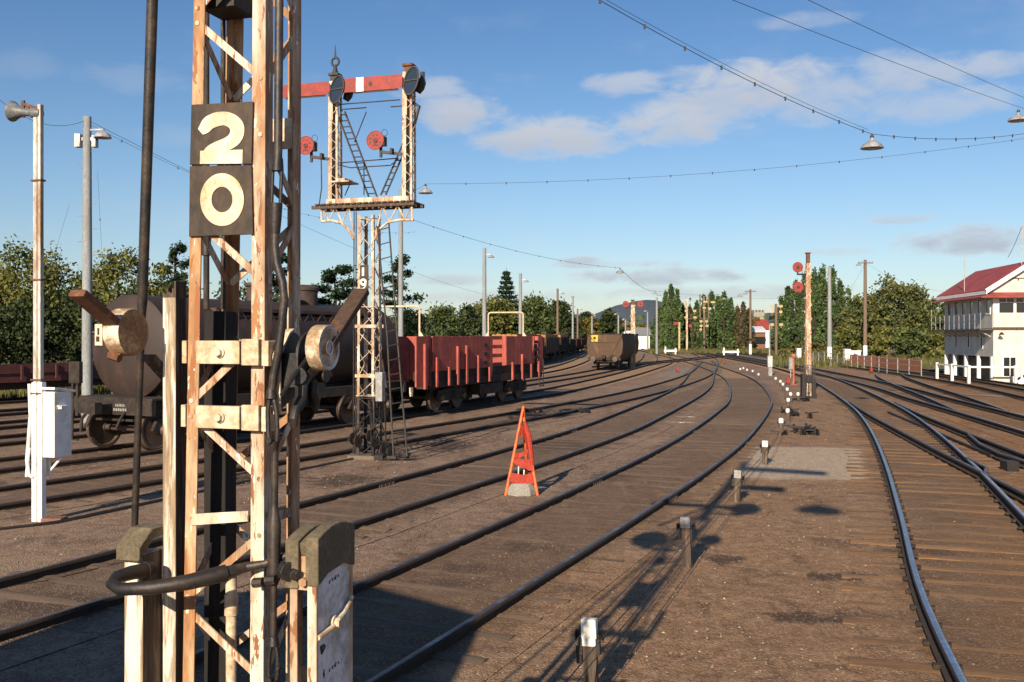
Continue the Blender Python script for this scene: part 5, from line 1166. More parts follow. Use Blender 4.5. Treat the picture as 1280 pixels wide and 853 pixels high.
# tank wagon; local x runs away from the camera along the track, near end at x = 0
a, rz, Lw = sited(TN4, 22.7, 32.2); Mt = frame(a, rz)
t = thing('tank_wagon', 'grimy brown tank wagon behind the foreground mast with its domed end facing the camera', 'tank wagon', a, rz)
mb = MB(); rad = 1.2; zc = 2.34; L0, L1 = .45, Lw - .3
mb.lathe([(0, L0 - .16), (rad * .5, L0 - .12), (rad * .9, L0 - .03), (rad, L0 + .05), (rad + .014, L0 + .06), (rad + .014, L0 + .12), (rad, L0 + .13), (rad, (L0 + L1) / 2 - .05), (rad + .014, (L0 + L1) / 2), (rad, (L0 + L1) / 2 + .05), (rad, L1 - .05), (rad * .9, L1 + .03), (0, L1 + .12)], (0, 0, zc), (1, 0, 0), 56)
tk = mb.build('tank_barrel', K['tank'], t)
mb = MB(); mb.box((1.2, 0, zc - .95), (.9, 1.3, .7)); mb.box((Lw - 1.4, 0, zc - .95), (.9, 1.3, .7)); mb.box(((L0 + L1) / 2, 0, 1.12), (Lw - 1.2, .5, .3)); mb.build('tank_saddle', K['tank'], t, bevel=.03)
mb = MB(); mb.lathe([(.42, 0), (.42, .42), (.46, .44), (.46, .52), (.3, .6), (0, .62)], (Lw * .66, 0, zc + rad - .08), (0, 0, 1), 22); mb.build('dome', K['tank_top'], tk); mb = MB(); mb.lathe([(.2, 0), (.2, .5), (.26, .52), (.26, .6), (0, .62)], (Lw * .48, .2, zc + rad - .1), (0, 0, 1), 14); mb.build('vent', K['tank_top'], tk); mb = MB(); mb.lathe([(.16, 0), (.16, .35), (0, .37)], (Lw * .58, -.3, zc + rad - .12), (0, 0, 1), 12); mb.build('vent', K['tank_top'], tk)
mb = MB(); mb.span((Lw * .22, -.95, zc + rad - .34), (Lw * .88, -.55, zc + rad - .26)); mb.span((Lw * .22, .55, zc + rad - .34), (Lw * .88, .95, zc + rad - .26))
x = Lw * .22
while x < Lw * .86: mb.beam((x, -1.0, zc + rad - .62), (x + .28, -1.0, zc + rad - .32), .02, .035); mb.beam((x + .28, -1.0, zc + rad - .32), (x + .56, -1.0, zc + rad - .62), .02, .035); x += .56
mb.beam((Lw * .22, -1.0, zc + rad - .62), (Lw * .88, -1.0, zc + rad - .62), .03, .04); mb.beam((Lw * .22, -1.0, zc + rad - .32), (Lw * .88, -1.0, zc + rad - .32), .03, .04)
mb.build('walkway', K['tank_top'], t)
mb = MB(); mb.box((.0, 0, .98), (.14, 2.5, .34)); mb.box((Lw, 0, .98), (.14, 2.5, .34))
for s in (-1, 1): mb.box((Lw / 2, s * 1.05, 1.0), (Lw, .1, .28)); mb.box((Lw / 2, s * .35, .95), (Lw, .12, .3))
mb.box((.5, 0, 1.17), (1.1, 2.5, .05)); mb.box((Lw - .5, 0, 1.17), (1.0, 2.5, .05)); mb.build('underframe', K['wagon_dark'], t, bevel=.01)
mb = MB()
for i, (w_, z_) in enumerate(((.3, 1.03), (.42, .93))):
    for k in range(6): mb.box((-.074, -.3 + (k - 2.5) * w_ / 6, z_), (.006, w_ / 9, .06))
mb.build('faded_end_marks', K['grey_steel'], t)['kind'] = 'stuff'
mb = MB(); cx = -.02; mb.box((L0 - .1, .82, zc + .28), (.03, .24, .5)); pl = mb.build('ticket_board', K['numeral'], tk)
mb = MB(); mb.box((L0 - .12, .82, zc + .36), (.012, .06, .16)); mb.box((L0 - .12, .84, zc + .18), (.012, .1, .12)); mb.build('ticket', K['plate'], pl)
bogie(1.35, t); bogie(Lw - 1.6, t); coupler(0, -1, t)
mb = MB()
for y in (1.05, 1.2): mb.beam((-.05, y, .75), (-.05, y, 1.95), .06, .06)
mb.box((-.05, 1.12, 1.75), (.1, .34, .5)); mb.box((-.05, -.1, .7), (.05, 1.2, .05)); mb.path([(-.1, .7, .85), (-.25, .7, .7), (-.25, .72, .4)], .04, 6); mb.path([(-.1, 1.15, .9), (-.12, 1.15, .2), (-.12, .95, .2)], .025, 6); mb.build('brake_gear', K['wagon_dark'], t)
mb = MB(); mb.beam((Lw - 1.0, -1.2, 1.0), (Lw - 1.25, -.95, 3.1), .05, .05); mb.beam((Lw - 1.45, -1.2, 1.0), (Lw - 1.6, -.95, 3.1), .05, .05); mb.build('side_ladder', K['tank_top'], t)

# red open wagon with stakes
a, rz, Lw = sited(TN4, 33.4, 48.3); Mw = frame(a, rz)
t = thing('open_wagon', 'oxide red open wagon with side stakes and white hoops behind the tank wagon', 'open wagon', a, rz)
def WP(px, py, y=-1.38): return plane_pt(Mw, px, py, 1, y)
Lw = WP(678.5, 450).x
ztop, zfl = 2.585, 1.12
def side_panel(p0, p1, pt=None, z0=None, name='side_panel', y=-1.38):
    a_, b_ = max(.02, WP(p0, 450).x), min(Lw - .02, WP(p1, 450).x); mb = MB(); zt_ = ztop if pt is None else pt
    mb.span((a_, y - .03, z0 if z0 is not None else zfl), (b_, y + .03, zt_)); return mb.build(name, K['wagon_red'], t, bevel=.008), a_, b_
side_panel(487, 519.5, z0=.95); side_panel(540, 563.6, z0=1.42); side_panel(564.2, 575, z0=1.42); side_panel(575.6, 586, z0=1.42); side_panel(586.6, 606, z0=1.42); side_panel(611.5, 615, z0=1.1)
side_panel(632, 642.5, z0=1.45); side_panel(643.2, 665, z0=1.45); side_panel(672, 678, z0=1.1)
pnl, a_, b_ = side_panel(606.4, 611, z0=1.42)
side_panel(530, 534, z0=.95, name='corner_stake'); side_panel(521, 539.5, pt=1.6, z0=1.42, name='drop_side')
mb = MB()
for k in range(3): z = 1.62 + k * .32; mb.box((a_ - .05, -1.42, z), (.26, .02, .11))
for k in range(3): z = 1.7 + k * .32; mb.box((WP(669, 450).x, -1.42, z), (.5, .02, .13))
mb.build('foot_hole', K['wagon_dark'], t)
mb = MB()
for k in range(4): z = 1.5 + k * .34; mb.box(((WP(617, 450).x + WP(632, 450).x) / 2, -1.2, z), (WP(632, 450).x - WP(617, 450).x, .06, .14))
mb.build('side_ladder', K['wagon_red'], t)
mb = MB(); mb.span((0, -1.34, zfl - .03), (Lw, 1.36, zfl + .02)); mb.span((WP(521, 450).x, -1.3, zfl + .022), (Lw - .1, -1.25, 1.44)); mb.build('floor', K['wagon_dark'], t)
mb = MB(); mb.span((1.4, 1.33, zfl + .02), (Lw - .02, 1.39, ztop - .02)); mb.build('far_side', K['wagon_red'], t, bevel=.008)
for x in (.04, Lw - .04): mb = MB(); mb.span((x - .04, -1.34, zfl + .02), (x + .04, 1.32, ztop - .01)); mb.span((x - .07, -.6, zfl - .05), (x + .07, -.5, ztop - .04)); mb.span((x - .07, .5, zfl - .05), (x + .07, .6, ztop - .04)); mb.build('end_panel', K['wagon_red'], t, bevel=.01)
xh = plane_pt(Mw, 632, 420, 1, 0).x
mb = MB(); mb.span((xh - .05, -1.3, zfl + .02), (xh + .05, 1.3, ztop - .03)); mb.build('bulkhead', K['wagon_red'], t)
for px, pt, pb in ((531.5, 430, 487), (546, 447, 484), (561.5, 459, 482), (572.5, 433, 481), (583.5, 432, 480), (598, 444.5, 478), (612, 459, 477), (641, 453, 475), (653, 443, 474), (664, 455, 472.5), (674, 452, 472)):
    a_, b_ = WP(px, pt, -1.46), WP(px, pb, -1.46); mb = MB(); mb.span((a_.x - .06, -1.5, b_.z), (a_.x + .06, -1.42, a_.z)); mb.build('stake', K['wagon_red'], t, bevel=.006)
for x, w_ in ((.35, .8), (xh, .8)):
    mb = MB(); hz = ztop + 1.0; mb.path([(x, -w_, ztop - .02), (x, -w_, hz - .1), (x, -w_ + .03, hz - .03), (x, -w_ + .1, hz), (x, w_ - .1, hz), (x, w_ - .03, hz - .03), (x, w_, hz - .1), (x, w_, ztop - .02)], .032, 8)
    for s in (-1, 1): mb.prism([(x - .01, s * w_, ztop - .01), (x - .01, s * (w_ + .16), ztop - .01), (x - .01, s * w_, ztop + .2)], (.02, 0, 0))
    mb.build('white_hoop', K['numeral'], t)
mb = MB()
for s in (-1, 1): mb.box((Lw / 2, s * 1.3, .98), (Lw, .1, .26))
mb.box((.06, 0, .98), (.12, 2.6, .3)); mb.box((Lw - .06, 0, .98), (.12, 2.6, .3)); mb.box((Lw / 2, 0, .8), (5.5, 1.6, .4)); mb.box((Lw / 2, -1.1, .62), (2.2, .4, .4)); mb.box((Lw * .42, 0, .5), (1.2, 1.2, .5)); mb.build('underframe', K['wagon_dark'], t, bevel=.012)
bogie(2.3, t); bogie(Lw - 2.3, t); coupler(0, -1, t); coupler(Lw, 1, t)
mb = MB(); c = WP(514, 489, -1.44); mb.box(c, (.18, .04, .22)); mb.box(c + V((-.02, -.01, -.1)), (.12, .05, .14)); mb.build('yellow_bracket', K['numeral'], t)
mb = MB(); xe = Lw - .25
for s in (0, .45): mb.tube((xe - s, -1.5, .45), (xe - s, -1.5, 1.6), .02, n=6)
mb.tube((xe, -1.5, .5), (xe - .45, -1.5, .5), .02, n=6); mb.build('step_iron', K['wagon_dark'], t)

# brown hopper wagon
a, rz, Lw = sited('siding on which the brown hopper wagon stands', 77.2, 86.5)
rz -= R(2)
t = thing('hopper_wagon', 'rust brown hopper wagon standing alone on a siding, end on, with a yellow placard', 'hopper wagon', a, rz)
mb = MB(); h2 = 1.42
sec = [(-h2 * .62, .62), (-h2 * .95, 1.25), (-h2, 2.0), (-h2 * .93, 2.72), (h2 * .93, 2.72), (h2, 2.0), (h2 * .95, 1.25), (h2 * .62, .62)]
mb.prism([(0, y, z) for y, z in sec], (Lw, 0, 0)); bd = mb.build('hopper_body', K['hopper'], t, bevel=.04)
mb = MB(); mb.prism([(-.03, -h2 * .55, 2.1), (-.03, h2 * .62, 2.1), (-.03, h2 * .5, 1.1), (-.03, -h2 * .1, .9), (-.03, -h2 * .62, 1.15)], (.03, 0, 0))
for y0, z0, y1, z1 in ((-h2 * .95, 2.7, -h2 * .3, 1.0), (h2 * .5, 2.1, h2 * .95, 2.7), (-h2 * .55, 2.1, h2 * .62, 2.1), (h2 * .62, 2.1, h2 * .5, 1.05)): mb.beam((-.05, y0, z0), (-.05, y1, z1), .06, .06)
mb.build('end_brace', K['hopper'], bd)
mb = MB(); mb.box((Lw / 2, 0, 2.73), (Lw + .06, 2.76, .08)); mb.build('top_rim', K['wagon_dark'], bd, bevel=.01)
mb = MB(); mb.box((-.06, h2 * .55, 2.4), (.03, .5, .5)); pl = mb.build('placard', K['yellow'], bd)
mb = MB(); mb.tube((-.08, h2 * .55, 2.42), (-.07, h2 * .55, 2.42), .12, n=14); mb.build('placard_mark', K['plate'], pl)
mb = MB(); mb.box((-.02, 0, .82), (.3, 2.5, .22)); mb.box((Lw / 2, 0, .66), (Lw, 1.5, .22)); mb.tube((-.25, -.6, .9), (-.25, -.6, 1.1), .14, n=10); mb.build('underframe', K['wagon_dark'], t)
mb = MB()
for s in (-.85, .85): mb.tube((-.5, s, .8), (0, s, .8), .08, n=10); mb.lathe([(0, 0), (.2, 0), (.2, .04), (0, .05)], (-.46, s, .8), (-1, 0, 0), 16)
mb.build('buffer', K['wheel'], t)
wheelset(1.6, t); wheelset(Lw - 1.6, t); coupler(0, -1, t)

# timber topped open wagons further back
TN7 = 'siding under the row of timber topped open wagons'
ys = [(83, 96), (98, 111.5), (113.5, 127), (129, 143), (145, 160), (162, 178)]
LB = ['nearest of the timber topped dark wagons, at the far end of the red wagon', 'second of the timber topped dark wagons counting back from the red wagon', 'third of the dark wagons in the back row, counting back from the red wagon', 'fourth dark wagon in the back row, without orange timber', 'fifth dark wagon in the back row, nearly the farthest', 'farthest dark wagon in the back row, left of the hopper']
for i, (ya, yb) in enumerate(ys):
    a, rz, Lw = sited(TN7, ya, yb)
    t = thing('loaded_wagon', LB[i], 'open wagon', a, rz, 'dark wagons in the back row')
    mb = MB(); h2 = 1.35; zt_ = 2.45 if i < 3 else 2.15
    mb.span((0, -h2, .95), (Lw, h2, zt_))
    for k in range(9): x = .2 + (Lw - .4) * k / 8; mb.span((x - .06, -h2 - .07, .95), (x + .06, -h2 - .002, zt_ - .05)); mb.span((x - .06, h2 + .002, .95), (x + .06, h2 + .07, zt_ - .05))
    mb.span((-.05, -.7, .95), (-.002, -.55, zt_)); mb.span((-.05, .55, .95), (-.002, .7, zt_)); mb.build('wagon_body', K['hopper' if i < 2 else 'dark_red' if i > 3 else 'wagon_dark'], t)
    if i < 3:
        mb = MB()
        for k in range(6): mb.span((.1, -h2 + .08 + k * .44, zt_ + .003), (Lw - .3, -h2 + .46 + k * .44, zt_ + .26 + (.05 if k % 2 else 0)))
        mb.span((.05, -h2 - .02, zt_ - .18), (.4, h2 + .02, zt_ + .2)); mb.build('timber_load', K['wood_load'], t, bevel=.01)
    mb = MB(); mb.box((Lw / 2, 0, .84), (Lw, 2.2, .2)); mb.build('underframe', K['wagon_dark'], t); bogie(2, t); bogie(Lw - 2, t)
# low flat wagon at far left
a, rz, Lw = sited('weedy back siding with the low dark red flat wagon', 36, 49)
t = thing('flat_wagon', 'low dark red flat wagon on the back siding at far left below the hedge', 'flat wagon', a, rz)
mb = MB(); mb.span((0, -1.3, .75), (Lw, 1.3, 1.1)); mb.span((0, -1.35, 1.1), (Lw, -1.28, 1.4)); mb.span((0, 1.28, 1.1), (Lw, 1.35, 1.4))
for k in range(10): x = .3 + (Lw - .6) * k / 9; mb.span((x - .05, -1.41, .85), (x + .05, -1.352, 1.42))
mb.build('deck', K['dark_red'], t); mb = MB(); mb.box((Lw / 2, 0, .6), (Lw - 3, 1.8, .3)); mb.build('underframe', K['wagon_dark'], t); bogie(2, t); bogie(Lw - 2, t)

# ------------------------------------------------------------------ poles, yard lamps, span wires
def lamp_shape(mb, c, r=.3, k=1): mb.lathe([(.05, .22), (.07, .16), (.16, .1), (r * .8, .05), (r, -.03), (r + .01, -.06), (r - .02, -.06), (r * .75, .0), (.0, .02)], c, (0, 0, 1), 18)
def light_pole(name, label, px, py_top, y, r0, m, lamp=None, cross=None, foot=None, cat='pole', steps=False, extra=None):
    p = at(px, 420, y); z1 = at(px, py_top, y).z; t = thing(name, label, cat, (p.x, y, 0))
    mb = MB(); mb.tube((0, 0, -.3), (0, 0, z1), r0, r0 * .72, n=14)
    mb.build('pole', K[m], t)
    if steps:
        mb = MB(); z = z1 * .3
        while z < z1 * .93: s = 1 if int(z / .4) % 2 else -1; mb.tube((0, 0, z), (s * (r0 + .12), 0, z), .012, n=5); z += .4
        mb.build('step_iron', K['grey_steel'], t); mb = MB(); mb.span((-.35, -.12, z1 - .95), (-.18, .12, z1 - .55)); mb.span((.18, -.12, z1 - .95), (.3, .12, z1 - .6)); mb.beam((-.3, 0, z1 - .7), (.3, 0, z1 - .7), .1, .1); mb.build('transformer', K['grey_steel'], t)
    if lamp:
        dx, dz, r = lamp; c = V((dx, -.1, z1 + dz)); mb = MB(); lamp_shape(mb, c, r); mb.beam((0, 0, c.z + .2), c + V((0, 0, .2)), .05, .05); mb.build('lamp_head', K['shade'], t)
    if cross:
        for dz, w in cross: mb = MB(); mb.box((0, -.12, z1 - dz), (w, .1, .1)); 
        for k in (-.45, -.25, .25, .45): mb.tube((w * k, -.12, z1 - dz + .05), (w * k, -.12, z1 - dz + .2), .03, n=6)
        mb.build('cross_arm', K[m], t)
    if foot: mb = MB(); mb.tube((0, 0, -.1), (0, 0, foot), r0 * 1.06, r0 * 1.05, n=14); mb.build('white_foot', K['white'], t)
    return V((p.x, y, z1))
pA = light_pole('lamp_pole', 'pale lamp pole with step irons and a silver street lamp behind the loudspeaker post', 109, 146, 31, .17, 'concrete_pole', (.52, -.62, .26), steps=True, cat='lamp pole')
pB = light_pole('lamp_pole', 'pale pole rising straight behind the right doll of the signal numbered 19', 501, 236, 52, .15, 'concrete_pole', cat='lamp pole')
light_pole('lamp_pole', 'tall pale pole rising above the red wagon with a lamp to its right', 605.5, 310, 82, .2, 'concrete_pole', (.55, -.75, .28), cat='lamp pole')
light_pole('lamp_pole', 'second pale pole right of the tall one above the red wagon', 650.5, 342, 110, .22, 'concrete_pole', (.65, -.9, .3), cat='lamp pole')
for i, (px, pt, y, lamp, lb) in enumerate(((697, 361, 140, (.7, -.7, .3), 'thin timber pole above the dark wagons'), (716, 372, 165, (.0, .1, .3), 'pale far pole behind the dark wagons'), (722, 386, 175, (.6, -.2, .3), 'short yellow post with lamps among far trees'), (740, 395, 185, (.5, 0, .3), 'short far lamp post just left of the hopper wagon'), (773, 394, 190, (-.6, .1, .3), 'far lamp post above the hopper wagon'), (782, 400, 200, (-.5, 0, .3), 'far lamp post right behind the hopper wagon'), (809.5, 390, 190, (-.5, .1, .3), 'far lamp post by the white shed'))):
    light_pole('lamp_pole', lb, px, pt, y, .2, 'timber_pole' if i in (0, 2) else 'concrete_pole', lamp, cat='lamp pole')
light_pole('lamp_pole', 'pale pole with two lamps in front of the left poplars', 821, 372, 150, .2, 'concrete_pole', (.3, .3, .35), cat='lamp pole')
pC = light_pole('power_pole', 'pole with a single crossarm and white foot left of the right poplars', 938, 362, 140, .19, 'timber_pole', (-.75, -.6, .33), [(.3, 1.6)], 1.6, 'power pole')
pD = light_pole('lamp_pole', 'pale bare pole with white foot among the right poplars', 1037, 334, 112, .26, 'concrete_pole', None, None, 1.5, 'lamp pole')
pE = light_pole('power_pole', 'brown timber pole with crossarm, lamp and white foot before the bushy trees', 1081.5, 325, 108, .22, 'timber_pole', (-.75, -.55, .3), [(.35, 1.6)], 1.7, 'power pole')
def yard_lamp(px, py, y, r, label, dz=0):
    c = at(px, py, y); t = thing('yard_lamp', label, 'yard lamp', c); mb = MB(); lamp_shape(mb, (0, 0, 0), r); mb.build('lamp_shade', K['shade'], t)
    mb = MB(); mb.path([(0, 0, .18), (0, 0, .32)], .035, 8); mb.beam((-.05, 0, .26), (.05, 0, .26), .04, .05); mb.build('hanger', K['black'], t)
    mb = MB(); mb.lathe([(0, -.1), (.09, -.06), (.07, .01)], (0, 0, 0), (0, 0, 1), 10); mb.build('bulb', K['bluewhite'], t); return c + V((0, 0, .33))
h1 = yard_lamp(1090, 183, 27, .3, 'large dark lamp hanging from the beaded span wire high at right')
h2 = yard_lamp(532, 240, 42, .3, 'silver lamp hanging just right of the bracket signal')
h3 = yard_lamp(775, 340.5, 76, .32, 'small lamp hanging in the sky above the distant two disc signal')
h4 = yard_lamp(819, 367, 130, .36, 'tiny lamp hanging above the left poplars')
h5 = yard_lamp(1273, 149, 34, .34, 'lamp at the right edge of the picture below two thin wires')
h6 = yard_lamp(925, 370.5, 128, .36, 'tiny lamp hanging left of the single crossarm pole')
h7 = yard_lamp(905, 374, 150, .36, 'tiny lamp hanging before the middle poplars')
h8 = yard_lamp(1058, 370, 100, .3, 'small lamp hanging between the pale bare pole and the brown timber pole')
hs = V((4.87 - 9.2 / math.tan(SUN_EL) * math.sin(SUN_AZ), 15.84 - 9.2 / math.tan(SUN_EL) * math.cos(SUN_AZ), 9.2))
t = thing('yard_lamp', 'lamp hanging overhead behind the viewpoint whose shadow lies on the brown ground', 'yard lamp', hs); mb = MB(); lamp_shape(mb, (0, 0, 0), .36); mb.build('lamp_shade', K['shade'], t)
cable('span_wire', [hs + V((-30, -4, 3)), hs + V((0, 0, .24)), hs + V((28, 5, 3))], 0.0074, K['wire'], 'span wire passing overhead behind the viewpoint', 'span wire', .3)
far = at(1330, 158, 31)
cable('span_wire', [at(540, -128, 15.5), h1], 0.0081, K['wire'], 'thick beaded span wire sloping down from the top edge to the large lamp', 'span wire', .3, 30, 1.4)
cable('span_wire', [h1, far], 0.0074, K['wire'], 'beaded span wire from the large lamp to the right edge', 'span wire', .25, 16, .85)
cable('feed_wire', [at(540, -131, 15.5), h1 + V((-.1, 0, .12))], 0.0050, K['wire'], 'thin feed wire running along the beaded span wire', 'wire', .26, 30)
cable('span_wire', [h2, at(1290, 172, 40)], 0.0068, K['wire'], 'long faint beaded span wire crossing the sky from the bracket signal', 'span wire', .45, 20, 1.7)
cable('span_wire', [pB + V((0, 0, -.3)), h2], 0.0068, K['wire'], 'short span wire behind the right doll of the bracket signal', 'span wire', .1, 8)
cable('span_wire', [at(-60, 58, 27), pA + V((0, 0, -.1)), at(640, 375, 95)], 0.0068, K['wire'], 'wire sloping across the sky over the loudspeaker post', 'span wire', .9, 16)
cable('span_wire', [pA + V((0, 0, -.2)), at(400, 272, 60), at(520, 290, 75)], 0.0056, K['wire'], 'fainter wire leaving the pale lamp pole to the right', 'span wire', .4, 16, 2.4)
cable('span_wire', [pB + V((0, 0, -1.4)), h3, h4, at(1000, 372, 170)], 0.0099, K['wire'], 'thin span wire carrying the small far lamps', 'span wire', .5, 14, 3)
cable('span_wire', [at(880, -14, 19), at(1400, 172, 48)], 0.0068, K['wire'], 'upper right thin wire, the lower of two', 'wire', .2, 30)
cable('span_wire', [at(985, -12, 19), at(1400, 166, 46)], 0.0068, K['wire'], 'upper right thin wire, the higher of two', 'wire', .2, 30)
cable('span_wire', [pC, h6, h7, at(800, 378, 170)], 0.0112, K['wire'], 'wire from the single crossarm pole past tiny lamps', 'wire', .4, 10)
cable('span_wire', [pE + V((0, 0, -.3)), at(1190, 366, 80)], 0.0074, K['wire'], 'wire from the brown timber pole to the signal box', 'wire', .6, 12)
cable('span_wire', [pE + V((0, 0, -.3)), h8, pD + V((0, 0, -1.5))], 0.0087, K['wire'], 'short wire from the brown timber pole to the pale bare pole', 'wire', .3, 8)
for px, p2, y, lb in ((83, 70, 40, 'left thin stay wire among the trees'), (122, 127, 40, 'right thin stay wire beside the pale lamp pole')):
    cable('stay_wire', [at(px + (0 if px > 100 else 4), 215 if px > 100 else 255, y), at(p2, 312, y)], 0.0050, K['wire'], lb, 'stay wire', 0, 6, 1.9)

# ------------------------------------------------------------------ distant bracket signals seen from behind
def far_signal(px, y, pbase, post, arms, cross, label, m='timber_pole'):
    p = ground(px, pbase) if False else at(px, 420, y); t = thing('bracket_signal', label, 'signal', (p.x, y, 0)); u = y / F
    zt = EY + (HY - post) * u; mb = MB(); mb.span((-.14, -.14, -.2), (.14, .14, zt)); mb.build('post', K[m], t)
    mb = MB()
    for x0, x1, py in cross: z = EY + (HY - py) * u; mb.span(((x0 - px) * u, -.12, z - .07), ((x1 - px) * u, .12, z + .07))
    if cross: mb.build('landing', K['grey_wood'], t)
    for (ax, ay, w, h, k) in arms:
        c = V(((ax - px) * u, -.2, EY + (HY - ay) * u)); mb = MB(); mb.span((c.x - w / 2, -.23, c.z - h / 2), (c.x + w / 2, -.2, c.z + h / 2)); mb.tube((c.x, -.2, c.z - .1), (c.x, -.2, c.z - .5), .04, n=6); mb.build('signal_arm', K[k], t, bevel=.05)
    return t, u
t, u = far_signal(858.5, 165, 440, 375, [(857.5, 389, .45, .35, 'yellow_back'), (857, 397, .45, .35, 'yellow_back'), (868, 389, .5, .35, 'yellow_back'), (868.5, 397, .5, .35, 'yellow_back'), (862.5, 374, .3, .4, 'black')], [(856, 870, 398.5)], 'distant white post signal with four cream discs seen from behind', 'white_rust')
t, u = far_signal(880, 175, 440, 396, [(875, 376, .4, .4, 'rusty'), (881.5, 377.5, .8, .3, 'yellow_back'), (891, 378, .8, .3, 'yellow_back'), (880, 385, .6, .3, 'yellow_back'), (887, 386, .5, .4, 'yellow_back'), (876, 402, .5, .35, 'yellow_back'), (883, 402, .5, .35, 'yellow_back'), (876, 407.5, .5, .35, 'yellow_back'), (883.5, 407.5, .5, .35, 'yellow_back'), (875.5, 412, .5, .35, 'yellow_back')], [(874, 887, 398), (874, 886, 400)], 'distant crowded bracket signal with many cream discs before the middle poplars')
for px in (875, 885.5): z1 = EY + (HY - 368) * u; z0 = EY + (HY - 398) * u; mb = MB(); mb.span(((px - 880) * u - .1, -.1, z0), ((px - 880) * u + .1, .1, z1)); mb.build('doll_post', K['timber_pole'], t)
mb = MB(); z1 = EY + (HY - 370) * u; mb.tube((0, 0, EY + 22 * u), (.0, 0, z1), .07, n=6); mb.build('doll_post', K['white_rust'], t)
far_signal(970, 132, 440, 380, [(965, 383, .5, .32, 'yellow_back'), (975.5, 383, .5, .32, 'yellow_back'), (964.5, 390, .5, .32, 'yellow_back'), (975.5, 390, .4, .32, 'yellow_back'), (964.5, 406, .5, .32, 'yellow_back'), (976, 406, .5, .32, 'yellow_back')], [(963, 977, 391.5), (964, 977, 408)], 'distant brown signal post with three pairs of cream discs left of the right poplars')
far_signal(849, 170, 440, 403, [(844.5, 404.5, .8, .45, 'red')], [], 'small distant cream post with a red arm left of the white post signal', 'yellow_back')
far_signal(866, 172, 440, 407, [(863.5, 407.5, .8, .45, 'red')], [], 'small distant orange post with a red arm right of the white post signal', 'orange_rust')

# ------------------------------------------------------------------ signal box
Bs = V((28.4, 59, 0)); rzs = R(-8); Ms = frame(Bs, rzs)
t = thing('signal_box', 'two storey white weatherboard signal box with red iron roof at the right edge', 'signal box', Bs, rzs)
WD, LN, ZF, ZE = 4.2, 9.9, 3.2, 5.55
mb = MB(); mb.span((0, 0, 0), (WD, .12, ZF)); mb.span((0, .122, 1.5), (.12, LN, ZF)); mb.span((WD - .12, .122, 0), (WD, LN, ZF)); mb.span((.122, LN - .12, 0), (WD - .122, LN, ZF)); mb.build('lower_wall', K['board'], t)
mb = MB(); mb.span((0, 0, ZF + .003), (WD, .12, 4.05)); mb.span((-.02, .122, ZF + .003), (.1, LN, 4.05)); mb.span((WD - .12, .122, ZF + .003), (WD, LN, ZE)); mb.span((.122, LN - .12, ZF + .003), (WD - .122, LN, ZE))
mb.span((0, 0, 5.0), (WD, .12, ZE)); mb.span((-.02, .122, 5.0), (.1, LN, ZE)); 
mb.prism([(0, .0, ZE + .003), (WD, 0, ZE + .003), (WD / 2, 0, 7.05)], (0, .12, 0)); mb.prism([(0, LN - .12, ZE + .003), (WD, LN - .12, ZE + .003), (WD / 2, LN - .12, 7.05)], (0, .12, 0)); mb.build('upper_wall', K['board'], t)
def win(a, b, side):
    fr = MB()
    if side == 'front':
        fr.span((a - .07, -.03, 4.02), (a, .1, 5.02)); fr.span((b, -.03, 4.02), (b + .07, .1, 5.02)); fr.span((a, -.03, 4.02), (b, .1, 4.1)); fr.span((a, -.03, 4.95), (b, .1, 5.02)); fr.span((a, -.01, 4.68), (b, .08, 4.73)); fr.span(((a + b) / 2 - .02, -.01, 4.73), ((a + b) / 2 + .02, .08, 4.95))
        f = fr.build('window', K['white'], t); g_ = MB(); g_.span((a, .04, 4.1), (b, .06, 4.95)); g_.build('pane', K['glass'], f)
    else:
        fr.span((-.05, a - .06, 4.02), (.06, a, 5.02)); fr.span((-.05, b, 4.02), (.06, b + .06, 5.02)); fr.span((-.05, a, 4.02), (.06, b, 4.1)); fr.span((-.05, a, 4.95), (.06, b, 5.02))
        f = fr.build('window', K['white'], t); g_ = MB(); g_.span((.0, a, 4.1), (.02, b, 4.95)); g_.build('pane', K['glass'], f)
for a, b in ((.32, 1.12), (1.27, 2.05), (2.2, 3.0), (3.15, 3.9)): win(a, b, 'front')
mb = MB(); mb.span((0, .005, 4.053), (.24, .115, 4.997)); mb.span((3.98, .005, 4.053), (4.2, .115, 4.997)); mb.build('corner_board', K['white'], t)
for k in range(6): y = .5 + k * 1.58; win(y, y + .72, 'side')
mb = MB()
for k in range(6): y = .5 + k * 1.58; mb.span((-.01, y + .79, 4.053), (.09, min(LN, y + 1.51), 4.997))
mb.span((-.01, .125, 4.053), (.09, .43, 4.997)); mb.build('pier_board', K['board'], t)
def slab(name, pts, th, m, parent): mb = MB(); mb.prism(pts, (0, 0, th)); return mb.build(name, m, parent)
rf = slab('roof', [(-.45, -.35, 5.42), (WD / 2, -.35, 7.12), (WD / 2, LN + .3, 7.12), (-.45, LN + .3, 5.42)], .06, K['roof_red'], t)
slab('roof', [(WD + .45, -.35, 5.42), (WD / 2 + .003, -.35, 7.12), (WD / 2 + .003, LN + .3, 7.12), (WD + .45, LN + .3, 5.42)], .06, K['roof_red'], t)
mb = MB(); mb.beam((-.5, -.38, 5.38), (WD / 2, -.38, 7.1), .04, .26); mb.beam((WD + .5, -.38, 5.38), (WD / 2, -.382, 7.1), .04, .26); mb.span((-.5, -.33, 5.2), (-.44, LN + .3, 5.41)); mb.span((-.44, .0, 5.3), (-.02, LN, 5.34)); mb.build('barge_board', K['white'], rf)
mb = MB(); mb.prism([(-.9, -.75, 4.98), (.0, -.05, 5.26), (.0, LN, 5.26), (-.9, LN + .3, 4.98)], (0, 0, .05)); mb.build('awning', K['roof_red'], t)
